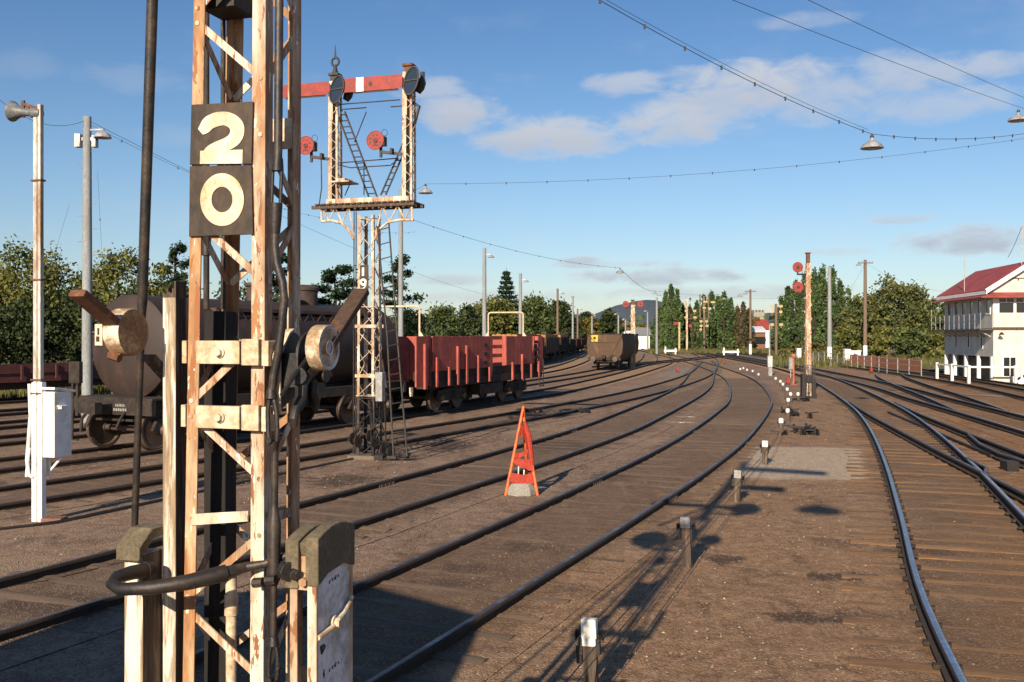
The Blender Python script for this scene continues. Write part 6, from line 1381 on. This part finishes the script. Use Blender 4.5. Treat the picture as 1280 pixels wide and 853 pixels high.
mb = MB(); mb.prism([(-.9, -.75, 4.983), (WD + .9, -.75, 4.983), (WD, -.05, 5.263), (0, -.05, 5.263)], (0, 0, .05)); mb.build('awning', K['roof_red'], t)
mb = MB(); mb.span((-.75, -.05, ZF - .12), (-.0, LN + .8, ZF - .04)); mb.span((-.02, -.06, ZF - .1), (WD, -.002, ZF + .06)); mb.build('balcony_floor', K['grey_wood'], t)
mb = MB()
for k in range(11): y = k * (LN + .6) / 10; mb.beam((-.72, y, ZF - .04), (-.72, y, ZF + (1.9 if k == 10 else .9)), .03, .03)
for z in (ZF + .45, ZF + .9): mb.beam((-.72, 0, z), (-.72, LN + .6, z), .025, .025)
for k in range(9): y = .4 + k * 1.15; mb.beam((-.7, y, ZF - .13), (-.02, y, ZF - .5), .06, .06)
mb.build('balcony_rail', K['grey_steel'], t)
for k, y in enumerate((.2, 2.7, 5.2, 7.6, 9.6)): mb = MB(); mb.span((-.1, y - .1, 0), (.1, y + .1, 1.52)); mb.build('stump', K['white'], t)
for k, y in enumerate((2.0, 4.6, 7.2)):
    mb = MB(); mb.span((-.03, y - .16, 1.95), (-.002, y + .16, 3.0)); f = mb.build('lower_window', K['white'], t); mb = MB(); mb.span((-.036, y - .1, 2.02), (-.031, y + .1, 2.94)); mb.build('pane', K['glass'], f)
mb = MB(); mb.span((.8, .5, .0), (WD - .15, LN - .4, 1.4)); mb.build('lever_frame_base', K['black'], t)
mb = MB(); mb.span((.5, -.025, .3), (1.3, -.003, 1.55)); f = mb.build('lower_window', K['white'], t); mb = MB(); mb.span((.57, -.032, .37), (.9, -.027, 1.48)); mb.span((.94, -.032, .37), (1.23, -.027, 1.48)); mb.build('pane', K['glass'], f)
mb = MB(); mb.span((2.55, -.03, 1.9), (3.6, -.003, 3.0)); mb.build('notice_board', K['bluewhite'], t)
mb = MB(); mb.beam((.9, -1.0, .1), (4.6, -1.0, 2.2), .06, .26); mb.beam((.9, -1.9, .1), (4.6, -1.9, 2.2), .06, .26)
for k in range(10): u_ = k / 10 + .05; mb.span((.9 + 3.7 * u_ - .13, -1.87, .12 + 2.1 * u_), (.9 + 3.7 * u_ + .13, -1.03, .16 + 2.1 * u_))
mb.build('staircase', K['rusty'], t)
mb = MB(); mb.beam((.9, -1.95, 1.0), (4.6, -1.95, 3.1), .05, .09); mb.beam((.9, -1.95, .55), (4.6, -1.95, 2.65), .05, .09); mb.beam((.7, -2.0, .05), (3.2, -2.0, 1.35), .05, .3)
for k in (.9, 2.6, 4.4): mb.beam((k, -1.95, 0), (k, -1.95, 1.0 + (k - .9) * .57), .09, .09)
mb.build('stair_rail', K['white'], t)
mb = MB(); mb.path([(1.7, .5, 6.4), (1.75, .5, 7.0), (1.8, .5, 9.4)], .02, 5); mb.tube((-.3, 4.5, 5.5), (-.3, 4.5, 8.0), .025, n=5); mb.build('aerial', K['grey_steel'], t)
mb = MB(); mb.beam((.3, -.1, 2.75), (.3, -.5, 2.95), .04, .04); mb.lathe([(0, 0), (.16, .02), (.05, .16)], (.3, -.5, 2.8), (0, 0, 1), 12); mb.build('wall_lamp', K['black'], t)
mb = MB(); mb.span((.8, -.02, 6.1), (3.4, -.003, 6.16))
for k in range(6): mb.tube((.9 + k * .48, -.04, 6.02), (.9 + k * .48, -.04, 6.13), .04, n=6)
mb.build('insulator_rack', K['grey_wood'], t)
cable('stay_wire', [Ms @ V((1.75, .5, 9.2)), at(1260, 322, 62)], .014, K['wire'], 'thin wire hanging from the signal box roof aerial', 'wire', .1, 6)
# fences by the signal box
def fence(name, label, pts, h, m, rails, r=.04, gap=2.0, cat='fence'):
    t = thing(name, label, cat, pts[0]); o = V(pts[0]); P = []
    for a, b in zip(pts, pts[1:]):
        a, b = V(a) - o, V(b) - o; n = max(1, round((b - a).length / gap))
        for k in range(n): P.append(a.lerp(b, k / n))
    P.append(V(pts[-1]) - o)
    for p in P: mb = MB(); mb.span(p + V((-r, -r, -.1)), p + V((r, r, h))); mb.build('post', K[m], t)
    for z in rails:
        mb = MB()
        for a, b in zip(P, P[1:]): mb.beam(a + V((0, 0, z)), b + V((0, 0, z)), r * .8, r * 1.4)
        mb.build('rail', K[m], t)
    return t, P
fence('post_rail_fence', 'white post and rail fence in front of the signal box stumps', [(28.9, 57.4, 0), (27.0, 61), (27.6, 66)][:1] + [(26.4, 57.8, 0), (27.2, 64, 0)], 1.05, 'white', (.95,), .07, 2.6)
ft, P = fence('wire_fence', 'rusty pipe and wire fence left of the signal box', [(26.4, 64.5, 0), (27.0, 72, 0), (28.5, 84, 0), (29.5, 98, 0)], 1.2, 'grey_steel', (.4, .8, 1.15), .03, 2.4)
mb = MB(); rr = random.Random(2)
pts = [(28.6, 70), (29.3, 76), (30.2, 83), (30.4, 90)]
for a, b in zip(pts, pts[1:]):
    for k in range(6):
        u0, u1 = k / 6, (k + 1) / 6; A, B = V((*a, 0)).lerp(V((*b, 0)), u0), V((*a, 0)).lerp(V((*b, 0)), u1); mb.prism([A + V((0, 0, .15)), B + V((0, 0, .15 + rr.uniform(-.05, .05))), B + V((0, 0, 1.1 + rr.uniform(-.15, .1))), A + V((0, 0, 1.1))], (.03, 0, 0))
tag(mb.build('safety_mesh', K['orange_net']), 'faded orange safety mesh strung behind the pipe fence', 'safety mesh')
mb = MB(); mb.box((0, 0, .03), (.12, .12, 1.5)); 
for i, (px, py, lb) in enumerate(((1240, 480, 'loose white post leaning by the signal box stairs'),)): pass
for i, (px, y, w, h, lb) in enumerate(((1058.5, 106, .55, 1.15, 'slim white equipment cupboard left of the wide one, near the brown pole'), (1068.5, 106, 1.1, 1.0, 'wide white equipment cupboard beside the brown timber pole'), (998.5, 118, .5, 1.1, 'small white cupboard in front of the right poplars'))):
    p = at(px, 420, y); t = thing('equipment_cupboard', lb, 'cupboard', (p.x, y, 0)); mb = MB(); mb.span((-w / 2, -.3, .1), (w / 2, .3, h + .1)); mb.build('cabinet_body', K['white'], t, bevel=.02); mb = MB(); mb.span((-w / 2 - .06, -.36, h + .103), (w / 2 + .06, .36, h + .2)); mb.build('lid', K['white'], t, bevel=.02); mb = MB(); mb.span((-w / 2, -.28, -.1), (w / 2, .28, .1)); mb.build('plinth', K['concrete'], t)
for i, (x0, x1, y, pb, lb) in enumerate(((830, 846, 150, 436, 'white boat shaped stock barrier left of the cream post'), (903, 924, 140, 441, 'low white barrier beam below the middle poplars'))):
    a, b = at(x0, pb, y), at(x1, pb, y); t = thing('barrier', lb, 'barrier', (a.x, y, 0)); mb = MB(); mb.span((0, -.1, .35), (b.x - a.x, .1, .65)); mb.build('beam', K['white'], t, bevel=.03); mb = MB(); mb.span((.1, -.08, -.1), (.3, .08, 1.1)); mb.span((b.x - a.x - .3, -.08, -.1), (b.x - a.x - .1, .08, .9)); mb.build('post', K['white'], t)

# ------------------------------------------------------------------ houses and sheds far off
def house(name, label, cat, px0, px1, y, z1, wall, roof, rh, depth=8, windows=0, gab='side'):
    a, b = at(px0, 420, y), at(px1, 420, y); w = b.x - a.x; t = thing(name, label, cat, (a.x, y, 0))
    mb = MB(); mb.span((0, 0, -.3), (w, depth, z1)); mb.build('wall', K[wall], t)
    if gab == 'side': sec = [(-.4, -.4, z1), (-.4, depth + .4, z1), (-.4, depth / 2, z1 + rh)]; v = (w + .8, 0, 0)
    else: sec = [(-.4, -.4, z1), (w + .4, -.4, z1), (w / 2, -.4, z1 + rh)]; v = (0, depth + .8, 0)
    mb = MB(); mb.prism(sec, v); mb.build('roof', K[roof], t)
    for k in range(windows): mb = MB(); x = w * (k + .5) / windows; mb.span((x - .5, -.05, z1 * .35), (x + .5, -.003, z1 * .75)); mb.build('window', K['glass'], t)
    return t
house('shed', 'distant white shed with pale roof between the hopper wagon and the left poplars', 'shed', 796, 812, 205, 2.9, 'white', 'grey_steel', 1.6)
house('house', 'distant brick house with white roof edge between the poplar groups', 'house', 944, 957, 190, 3.4, 'brick', 'white', 1.2, windows=2)
house('house', 'distant red roofed house behind the brick one', 'house', 950, 962, 230, 4.2, 'white', 'roof_red', 2.4)
house('house', 'distant white walled house behind the timber topped wagons', 'house', 780, 790, 320, 4.5, 'white', 'roof_red', 2.6)
house('house', 'distant brick house with red roof left of the far lamp posts', 'house', 704, 716, 300, 4.0, 'brick', 'roof_red', 2.6)
house('house', 'distant brick house half hidden beside the signal box', 'house', 1152, 1172, 130, 2.4, 'brick', 'roof_red', 1.4, windows=2)
a = at(939.5, 420, 620); t = thing('tower', 'square pale church tower on the skyline left of the right poplars', 'tower', (a.x + 1.5, 620, 0)); mb = MB(); mb.span((0, 0, 0), (6.5, 6.5, 17.5)); mb.build('wall', K['concrete'], t)
mb = MB()
for k in (0, 2, 4, 5.7): mb.span((k, -.2, 17.51), (k + .8, 6.7, 18.8))
mb.span((-.3, -.3, 15.0), (6.8, 0, 15.5)); mb.build('parapet', K['concrete'], t)

# ------------------------------------------------------------------ hills
def hill(name, prof, y, depth, m):
    mb = MB(); n = len(prof); rows = []
    vs = []
    for j, (k, dy) in enumerate(((0, -.6), (.6, -.25), (1, 0), (.7, .5), (0, 1))):
        for px, py in prof: p = at(px, py, y); vs.append((p.x, y + dy * depth, max(-1, (p.z + 2) * k - 2)))
    fs = [(j * n + i, j * n + i + 1, (j + 1) * n + i + 1, (j + 1) * n + i) for j in range(4) for i in range(n - 1)]
    mb.add(vs, fs); o = mb.build(name, m, sharp=180); return structure(o)
K['hill'] = mat('hazy_forested_hill', (.045, .07, .11), (.065, .085, .105), .5, .006, rough=1, bmp=.0, fine=.05, world=True)  # forest colour with the blue of distance haze painted in
K['farhill'] = mat('low_distant_ridge', (.06, .085, .11), (.09, .1, .1), .5, .004, rough=1, bmp=.0, fine=.05, world=True)  # distance haze painted in as a bluish tone
hill('hill', [(690, 412), (720, 400), (745, 392), (760, 386), (770, 382), (780, 380), (795, 376.5), (808, 375), (820, 375.5), (832, 379), (850, 384), (880, 390), (920, 399), (980, 412)], 4200, 1200, K['hill'])
hill('hills', [(-300, 400), (-100, 392), (100, 398), (300, 392), (480, 396), (600, 398), (690, 391), (720, 393), (760, 396), (850, 398), (930, 394), (985, 389), (1060, 396), (1200, 400), (1400, 394), (1700, 402)], 6000, 2500, K['farhill'])

# ------------------------------------------------------------------ trees
def leaves(mb, r, c, n, sig, size, up=.3, m=0):
    for _ in range(n):
        p = V(c) + V((r.gauss(0, sig[0]), r.gauss(0, sig[1]), r.gauss(0, sig[2])))
        nrm = V((r.gauss(0, 1), r.gauss(0, 1), r.gauss(0, 1) + up)).normalized(); x = nrm.orthogonal().normalized(); a = r.uniform(0, 6.28)
        x = (Matrix.Rotation(a, 3, nrm) @ x); y = nrm.cross(x); s = size * r.uniform(.6, 1.3)
        mb.add([p - x * s * .5, p + y * s * .3, p + x * s * .5, p - y * s * .3], [(0, 1, 2, 3)], m)
def build_leaf(mb, name, m, parent): 
    me = bpy.data.meshes.new(name); me.from_pydata(mb.v, [], mb.f); me.materials.append(m); me.update()
    o = bpy.data.objects.new(name, me); COL.objects.link(o); o.parent = parent; return o
def limb_tree(t, r, h, w, fork, m='bark', n=7, tr=.16):
    mb = MB(); pts = [V((0, 0, -.2))]; k = 4
    for i in range(1, k + 1): pts.append(V((r.uniform(-.12, .12) * i * w * .1, r.uniform(-.1, .1) * i * w * .1, h * fork * i / k)))
    mb.path(pts, [tr * (1.25 - .14 * i) for i in range(k + 1)], 8)
    ends = []
    for i in range(n):
        a = 2 * math.pi * (i + r.random() * .6) / n; q = pts[-1 - (i % 2)]
        e = V((math.cos(a) * w * .33, math.sin(a) * w * .33, h * r.uniform(.6, .85))); mid = q.lerp(e, .5) + V((0, 0, h * .05))
        mb.path([q, mid, e], [tr * .5, tr * .32, tr * .1], 6); ends.append(e)
    mb.build('trunk', K[m], t); return ends
def tree(name, label, px, y, ptop, wpx, kind, leaf, seed, n=4500, size=None, base=0, group=None, low=.15):
    r = random.Random(seed); p = at(px, 420, y); h = EY + (HY - ptop) * y / F; w = wpx * y / F; t = thing(name, label, 'tree' if kind != 'bush' else 'bush', (p.x, y, 0), r.uniform(0, .3), group)
    s = size or max(.1, y * .0034); mb = MB()
    if kind == 'round':
        limb_tree(t, r, h, w, .35)
        nc = max(18, n // 70)
        for i in range(nc):
            for _ in range(30):
                u = V((r.uniform(-1, 1), r.uniform(-1, 1), r.uniform(-1, 1)))
                if .45 < u.length < 1: break
            wob = 1 + .22 * math.sin(u.x * 5 + seed) * math.cos(u.y * 4 + seed * 2)
            c = (u.x * w * .46 * wob, u.y * w * .46 * wob, h * (low + (1 - low) * .5) + u.z * h * (1 - low) * .46 * wob)
            c = (c[0], c[1], min(c[2], h * .985)); leaves(mb, r, c, n // nc, (w * .055, w * .055, w * .05), s, .5)
    elif kind == 'bush':
        mbk = MB()
        for i in range(5): a = i * 1.3; mbk.path([(0, 0, -.1), (math.cos(a) * w * .15, math.sin(a) * w * .1, h * .4), (math.cos(a) * w * .3, math.sin(a) * w * .2, h * .75)], [.08, .05, .02], 5)
        mbk.build('stems', K['bark'], t); nc = max(14, n // 80)
        for i in range(nc):
            a = r.uniform(0, 6.28); q = math.sqrt(r.random()); zz = r.random() ** .8
            rr_ = (1 - zz ** 2.2) ** .5; c = (math.cos(a) * q * w * .5 * rr_, math.sin(a) * q * w * .42 * rr_, h * zz * .94); leaves(mb, r, c, n // nc, (w * .07, w * .07, h * .05), s, .5)
    elif kind == 'poplar':
        mbk = MB(); mbk.path([(0, 0, -.2), (0, 0, h * .5), (.1, 0, h * .97)], [.2, .12, .02], 7)
        for i in range(10): a = r.uniform(0, 6.28); z = h * (.12 + .06 * i); mbk.path([(0, 0, z), (math.cos(a) * w * .3, math.sin(a) * w * .3, z + h * .1), (math.cos(a) * w * .36, math.sin(a) * w * .36, z + h * .22)], [.06, .04, .012], 5)
        mbk.build('trunk', K['bark'], t); nc = n // 45
        for i in range(nc):
            z = r.random(); a = r.uniform(0, 6.28); prof = min(1, z * 7 + .35) * (1 - z) ** .62 * 1.12
            q = (.3 + .7 * r.random() ** .5) * w * .5 * prof; leaves(mb, r, (math.cos(a) * q, math.sin(a) * q, h * (.04 + .93 * z)), n // nc, (w * .045, w * .045, h * .032), s, .1)
    elif kind == 'conifer':
        mbk = MB(); mbk.path([(0, 0, -.2), (0, 0, h * .99)], [.22, .02], 7); k = 16
        for i in range(k):
            z = h * (.16 + .82 * i / k); R_ = w * .5 * (1 - i / k) ** .8 * r.uniform(.8, 1.1) + .12
            nb = 8
            for j in range(nb):
                a = 2 * math.pi * (j + r.random()) / nb; e = V((math.cos(a) * R_, math.sin(a) * R_, z - R_ * .12 + R_ * .15)); mbk.tube((0, 0, z), e, .04, .012, n=5)
                for q in (.3, .5, .7, .88, 1.0): leaves(mb, r, V((0, 0, z)).lerp(e, q), n // (k * nb * 5), (R_ * .12, R_ * .12, .1), s, .8)
        mbk.build('trunk', K['bark'], t)
    elif kind == 'pine':
        mbk = MB(); mbk.path([(0, 0, -.2), (.1, 0, h * .5), (0, .1, h * .95)], [.24, .16, .03], 7); nb = 17
        for i in range(nb):
            z = h * (.24 + .72 * i / nb); a = i * 2.4 + r.uniform(-.4, .4); R_ = w * .52 * (1.05 - .62 * i / nb) * r.uniform(.65, 1.1); e = V((math.cos(a) * R_, math.sin(a) * R_, z + R_ * r.uniform(.02, .22))); mbk.path([(0, 0, z), V((0, 0, z)).lerp(e, .5) + V((0, 0, .1)), e], [.07, .05, .02], 5)
            for q in (.4, .6, .8, 1.0): leaves(mb, r, V((0, 0, z)).lerp(e, q) + V((0, 0, .12)), n // (nb * 4), (R_ * .17, R_ * .17, .16), s, 1.2)
        mbk.build('trunk', K['bark'], t)
    build_leaf(mb, 'crown', K[leaf], t); return t
tree('leafy_tree', 'olive green leafy tree with yellowing leaves behind the loudspeaker post', 40, 62, 304, 135, 'round', 'leaf_olive', 1, 9500, .26)
tree('leafy_tree', 'olive green leafy tree between the pale lamp pole and the dark steel rod', 158, 64, 306, 112, 'round', 'leaf_olive', 2, 8500, .26)
tree('pine_tree', 'thin dark pine showing between the steel rod and the mast', 218, 66, 298, 62, 'pine', 'leaf_pine', 3, 3500, .25)
tree('leafy_tree', 'dull green tree partly hidden behind the pale lamp pole', 96, 70, 345, 95, 'round', 'leaf_green', 4, 6000, .27)
tree('leafy_tree', 'low tree at the left edge of the picture', -25, 60, 350, 120, 'round', 'leaf_dark', 5, 5000, .27)
for i, (px, y, pt, w, lb) in enumerate(((-20, 52, 372, 120, 'dark hedge bush at the left edge'), (40, 53, 372, 120, 'dark hedge bush behind the loudspeaker post'), (100, 54, 368, 110, 'dark hedge bush behind the pale lamp pole'), (165, 56, 362, 110, 'dark hedge bush behind the tank wagon end'), (225, 58, 352, 100, 'dark hedge bush behind the timber stake'), (300, 62, 355, 110, 'dark hedge bush hidden behind the foreground mast'))):
    tree('hedge_bush', lb, px, y, pt, w, 'bush', 'leaf_dark', 20 + i, 4200, .24)
for i, (px, y, w, h, lb) in enumerate(((75, 47, 45, 452, 'pale green weeds behind the white cabinet'), (110, 48, 40, 448, 'pale green weeds beside the foot of the pale lamp pole'))):
    tree('weed_clump', lb, px, y, h, w, 'bush', 'grass', 40 + i, 900, .14)
tree('pine_tree', 'dark pine behind the right side of the foreground mast', 345, 72, 312, 75, 'pine', 'leaf_pine', 6, 5000, .26)
tree('pine_tree', 'broad dark pine between the mast and the signal numbered 19', 418, 78, 330, 88, 'pine', 'leaf_pine', 7, 9500, .27)
tree('pine_tree', 'tall airy pine behind the ladder of the signal numbered 19', 497, 80, 314, 70, 'pine', 'leaf_pine', 8, 4200, .26)
tree('norfolk_pine', 'pointed conifer rising above the bushes behind the red wagon', 633, 118, 334, 46, 'conifer', 'leaf_pine', 9, 5200, .36)
for i, (px, y, pt, w, lf, lb) in enumerate(((455, 74, 392, 80, 'leaf_dark', 'dark bush behind the signal numbered 19'), (512, 84, 388, 62, 'leaf_green', 'green bush behind the left white hoop'), (551, 94, 379, 72, 'leaf_green', 'round green bush left of the tall pale pole'), (585, 102, 384, 50, 'leaf_dark', 'darker bush just left of the tall pale pole'), (618, 116, 371, 78, 'leaf_olive', 'olive bush between the two pale poles'), (664, 165, 371, 62, 'leaf_green', 'green bush right of the second pale pole'), (700, 215, 376, 54, 'leaf_dark', 'dark bush above the timber topped wagons'), (733, 240, 392, 36, 'leaf_dark', 'small dark bush above the far wagons'), (380, 72, 380, 90, 'leaf_dark', 'dark bush behind the dome of the tank wagon'))):
    tree('bush', lb, px, y, pt, w, 'bush', lf, 50 + i, 4600, .3 if y < 100 else .0036 * y)
tree('leafy_tree', 'dark round tree above the hopper wagon', 764, 215, 387, 34, 'round', 'leaf_dark', 60, 2600, .75)
tree('leafy_tree', 'yellowing tree left of the hopper wagon', 738, 225, 397, 30, 'round', 'leaf_autumn', 61, 1800, .75)
tree('leafy_tree', 'yellowish tree behind the white shed', 801, 235, 402, 20, 'round', 'leaf_autumn', 62, 1500, .75)
tree('leafy_tree', 'golden tree below the church tower', 943, 235, 395, 28, 'round', 'leaf_autumn', 63, 1800, .75)
PL = [(824, 182, 384, 16, 0), (832, 180, 366, 15, 0), (839, 178, 357, 15, 0), (847, 178, 364, 15, 0), (853, 184, 380, 13, 0), (862, 188, 384, 14, 1), (871, 186, 378, 14, 0), (880, 190, 370, 14, 0), (889, 188, 366, 15, 0), (897, 186, 370, 16, 0), (905, 184, 367, 16, 0), (913, 184, 374, 15, 0), (921, 184, 383, 14, 1), (929, 184, 380, 13, 1), (936, 186, 388, 12, 1)]
names = ['leftmost', 'second', 'tallest', 'fourth', 'fifth']
nth = ['first', 'second', 'third', 'fourth', 'fifth', 'sixth', 'seventh', 'eighth', 'ninth', 'tenth']
for i, (px, y, pt, w, k) in enumerate(PL):
    lb = (nth[i] + ' poplar from the left in the group right of the hopper wagon') if i < 5 else ('thinning ' if k else 'green ') + 'poplar, ' + nth[i - 5] + ' from the left in the middle group behind the bracket signals'
    tree('poplar_tree', lb, px, y, pt, w * 1.15, 'poplar', 'leaf_bare' if k else 'leaf_poplar', 70 + i, 3200, .55, group='poplars beyond the yard')
PR = [(976, 160, 372, 20), (985, 158, 360, 20), (995, 156, 352, 22), (1006, 156, 346, 22), (1018, 154, 340, 22), (1028, 154, 331, 20), (1040, 152, 334, 20), (1050, 154, 352, 20), (1060, 156, 362, 20), (1070, 158, 372, 18)]
for i, (px, y, pt, w) in enumerate(PR):
    tree('poplar_tree', nth[i] + ' poplar from the left in the right group behind the two disc signal', px, y, pt, w * 1.15, 'poplar', 'leaf_poplar', 100 + i, 3600, .5, group='poplars beyond the yard')
tree('leafy_tree', 'big bushy olive tree between the brown pole and the signal box', 1122, 125, 345, 88, 'round', 'leaf_bushy', 120, 11000, .45, low=.05)
tree('leafy_tree', 'lower olive tree behind the brown timber pole', 1082, 128, 372, 66, 'round', 'leaf_bushy', 121, 5000, .45, low=.05)
tree('leafy_tree', 'olive tree close behind the signal box balcony', 1158, 128, 372, 56, 'round', 'leaf_green', 122, 5000, .45, low=.05)
for i, (px, y, pt, w, lf, lb) in enumerate(((1056, 122, 404, 44, 'leaf_olive', 'low olive bush behind the white cupboards'), (1100, 118, 408, 46, 'leaf_olive', 'low olive bush right of the brown timber pole'), (1140, 112, 412, 50, 'leaf_green', 'low green bush behind the orange mesh'), (1172, 112, 415, 36, 'leaf_olive', 'low bush beside the signal box stumps'), (975, 158, 425, 30, 'leaf_dark', 'low dark bush under the right poplars'), (905, 196, 398, 90, 'leaf_poplar', 'broad green scrub behind the middle poplars'), (848, 194, 394, 52, 'leaf_poplar', 'broad green scrub behind the left poplars'), (1015, 148, 428, 70, 'grass', 'dry scrub under the right poplars'))):
    tree('bush', lb, px, y, pt, w, 'bush', lf, 130 + i, 1800 if y < 190 else 4200, .45 if y < 190 else .6)
# far wood along the skyline and grass at the edges: nobody could count these
r = random.Random(77); mb = MB()
for i in range(260):
    y = r.uniform(260, 420); px = r.uniform(-100, 1400); z = r.uniform(2, 7); leaves(mb, r, (at(px, 420, y).x, y, z * .6), 34, (5, 5, z * .3), 2.2, .4)
o = build_leaf(mb, 'far_wood', K['leaf_green'], None); tag(o, 'far strip of green woodland along the skyline', 'wood', kind='stuff')
def grass(name, label, region, n, h, seed):
    r = random.Random(seed); mb = MB()
    for _ in range(n):
        x, y = region(r); a = r.uniform(0, 6.28); w = h * .12; l = h * r.uniform(.5, 1.3); dx, dy = math.cos(a), math.sin(a)
        mb.add([(x - dx * w, y - dy * w, 0), (x + dx * w, y + dy * w, 0), (x + r.uniform(-.3, .3) * l, y + r.uniform(-.3, .3) * l, l)], [(0, 1, 2)])
    o = build_leaf(mb, name, K['grass'], None); tag(o, label, 'grass', kind='stuff')
def reg_left(r): y = r.uniform(42, 52); return (at(r.uniform(-60, 260), 420, y).x, y)
def reg_right(r): y = r.uniform(84, 150); return (at(r.uniform(960, 1180), 420, y).x, y)
def reg_mid(r): y = r.uniform(150, 180); return (at(r.uniform(810, 990), 420, y).x, y)
grass('dry_grass', 'dry grass strip behind the flat wagon at far left', reg_left, 5000, .35, 1)
grass('dry_grass', 'dry grass strip at the foot of the right hand trees', reg_right, 5000, .5, 2)
grass('dry_grass', 'dry grass strip under the middle poplars', reg_mid, 4000, .6, 3)

# ------------------------------------------------------------------ hut left of the viewpoint, out of the picture; its shadow falls across the near track
P = [V((-2.5, 2.92, 0)), V((-6.25, 3.35, 0)), V((-6.75, -1.1, 0)), V((-3.0, -1.5, 0))]
t = thing('lineside_hut', 'timber hut beside the foreground mast with a low gabled roof', 'hut', P[0])
o = P[0]; q = [p - o for p in P]; mb = MB(); mb.prism([q[0], q[1], q[2], q[3]], (0, 0, 3.2)); mb.build('wall', K['board'], t)
m1, m2 = (q[0] + q[1]) / 2, (q[2] + q[3]) / 2; up = V((0, 0, 3.2))
mb = MB(); mb.prism([q[0] + up + V((0, 0, .003)), q[1] + up + V((0, 0, .003)), m1 + up + V((0, 0, .55))], q[3] - q[0]); mb.build('roof', K['roof_red'], t)
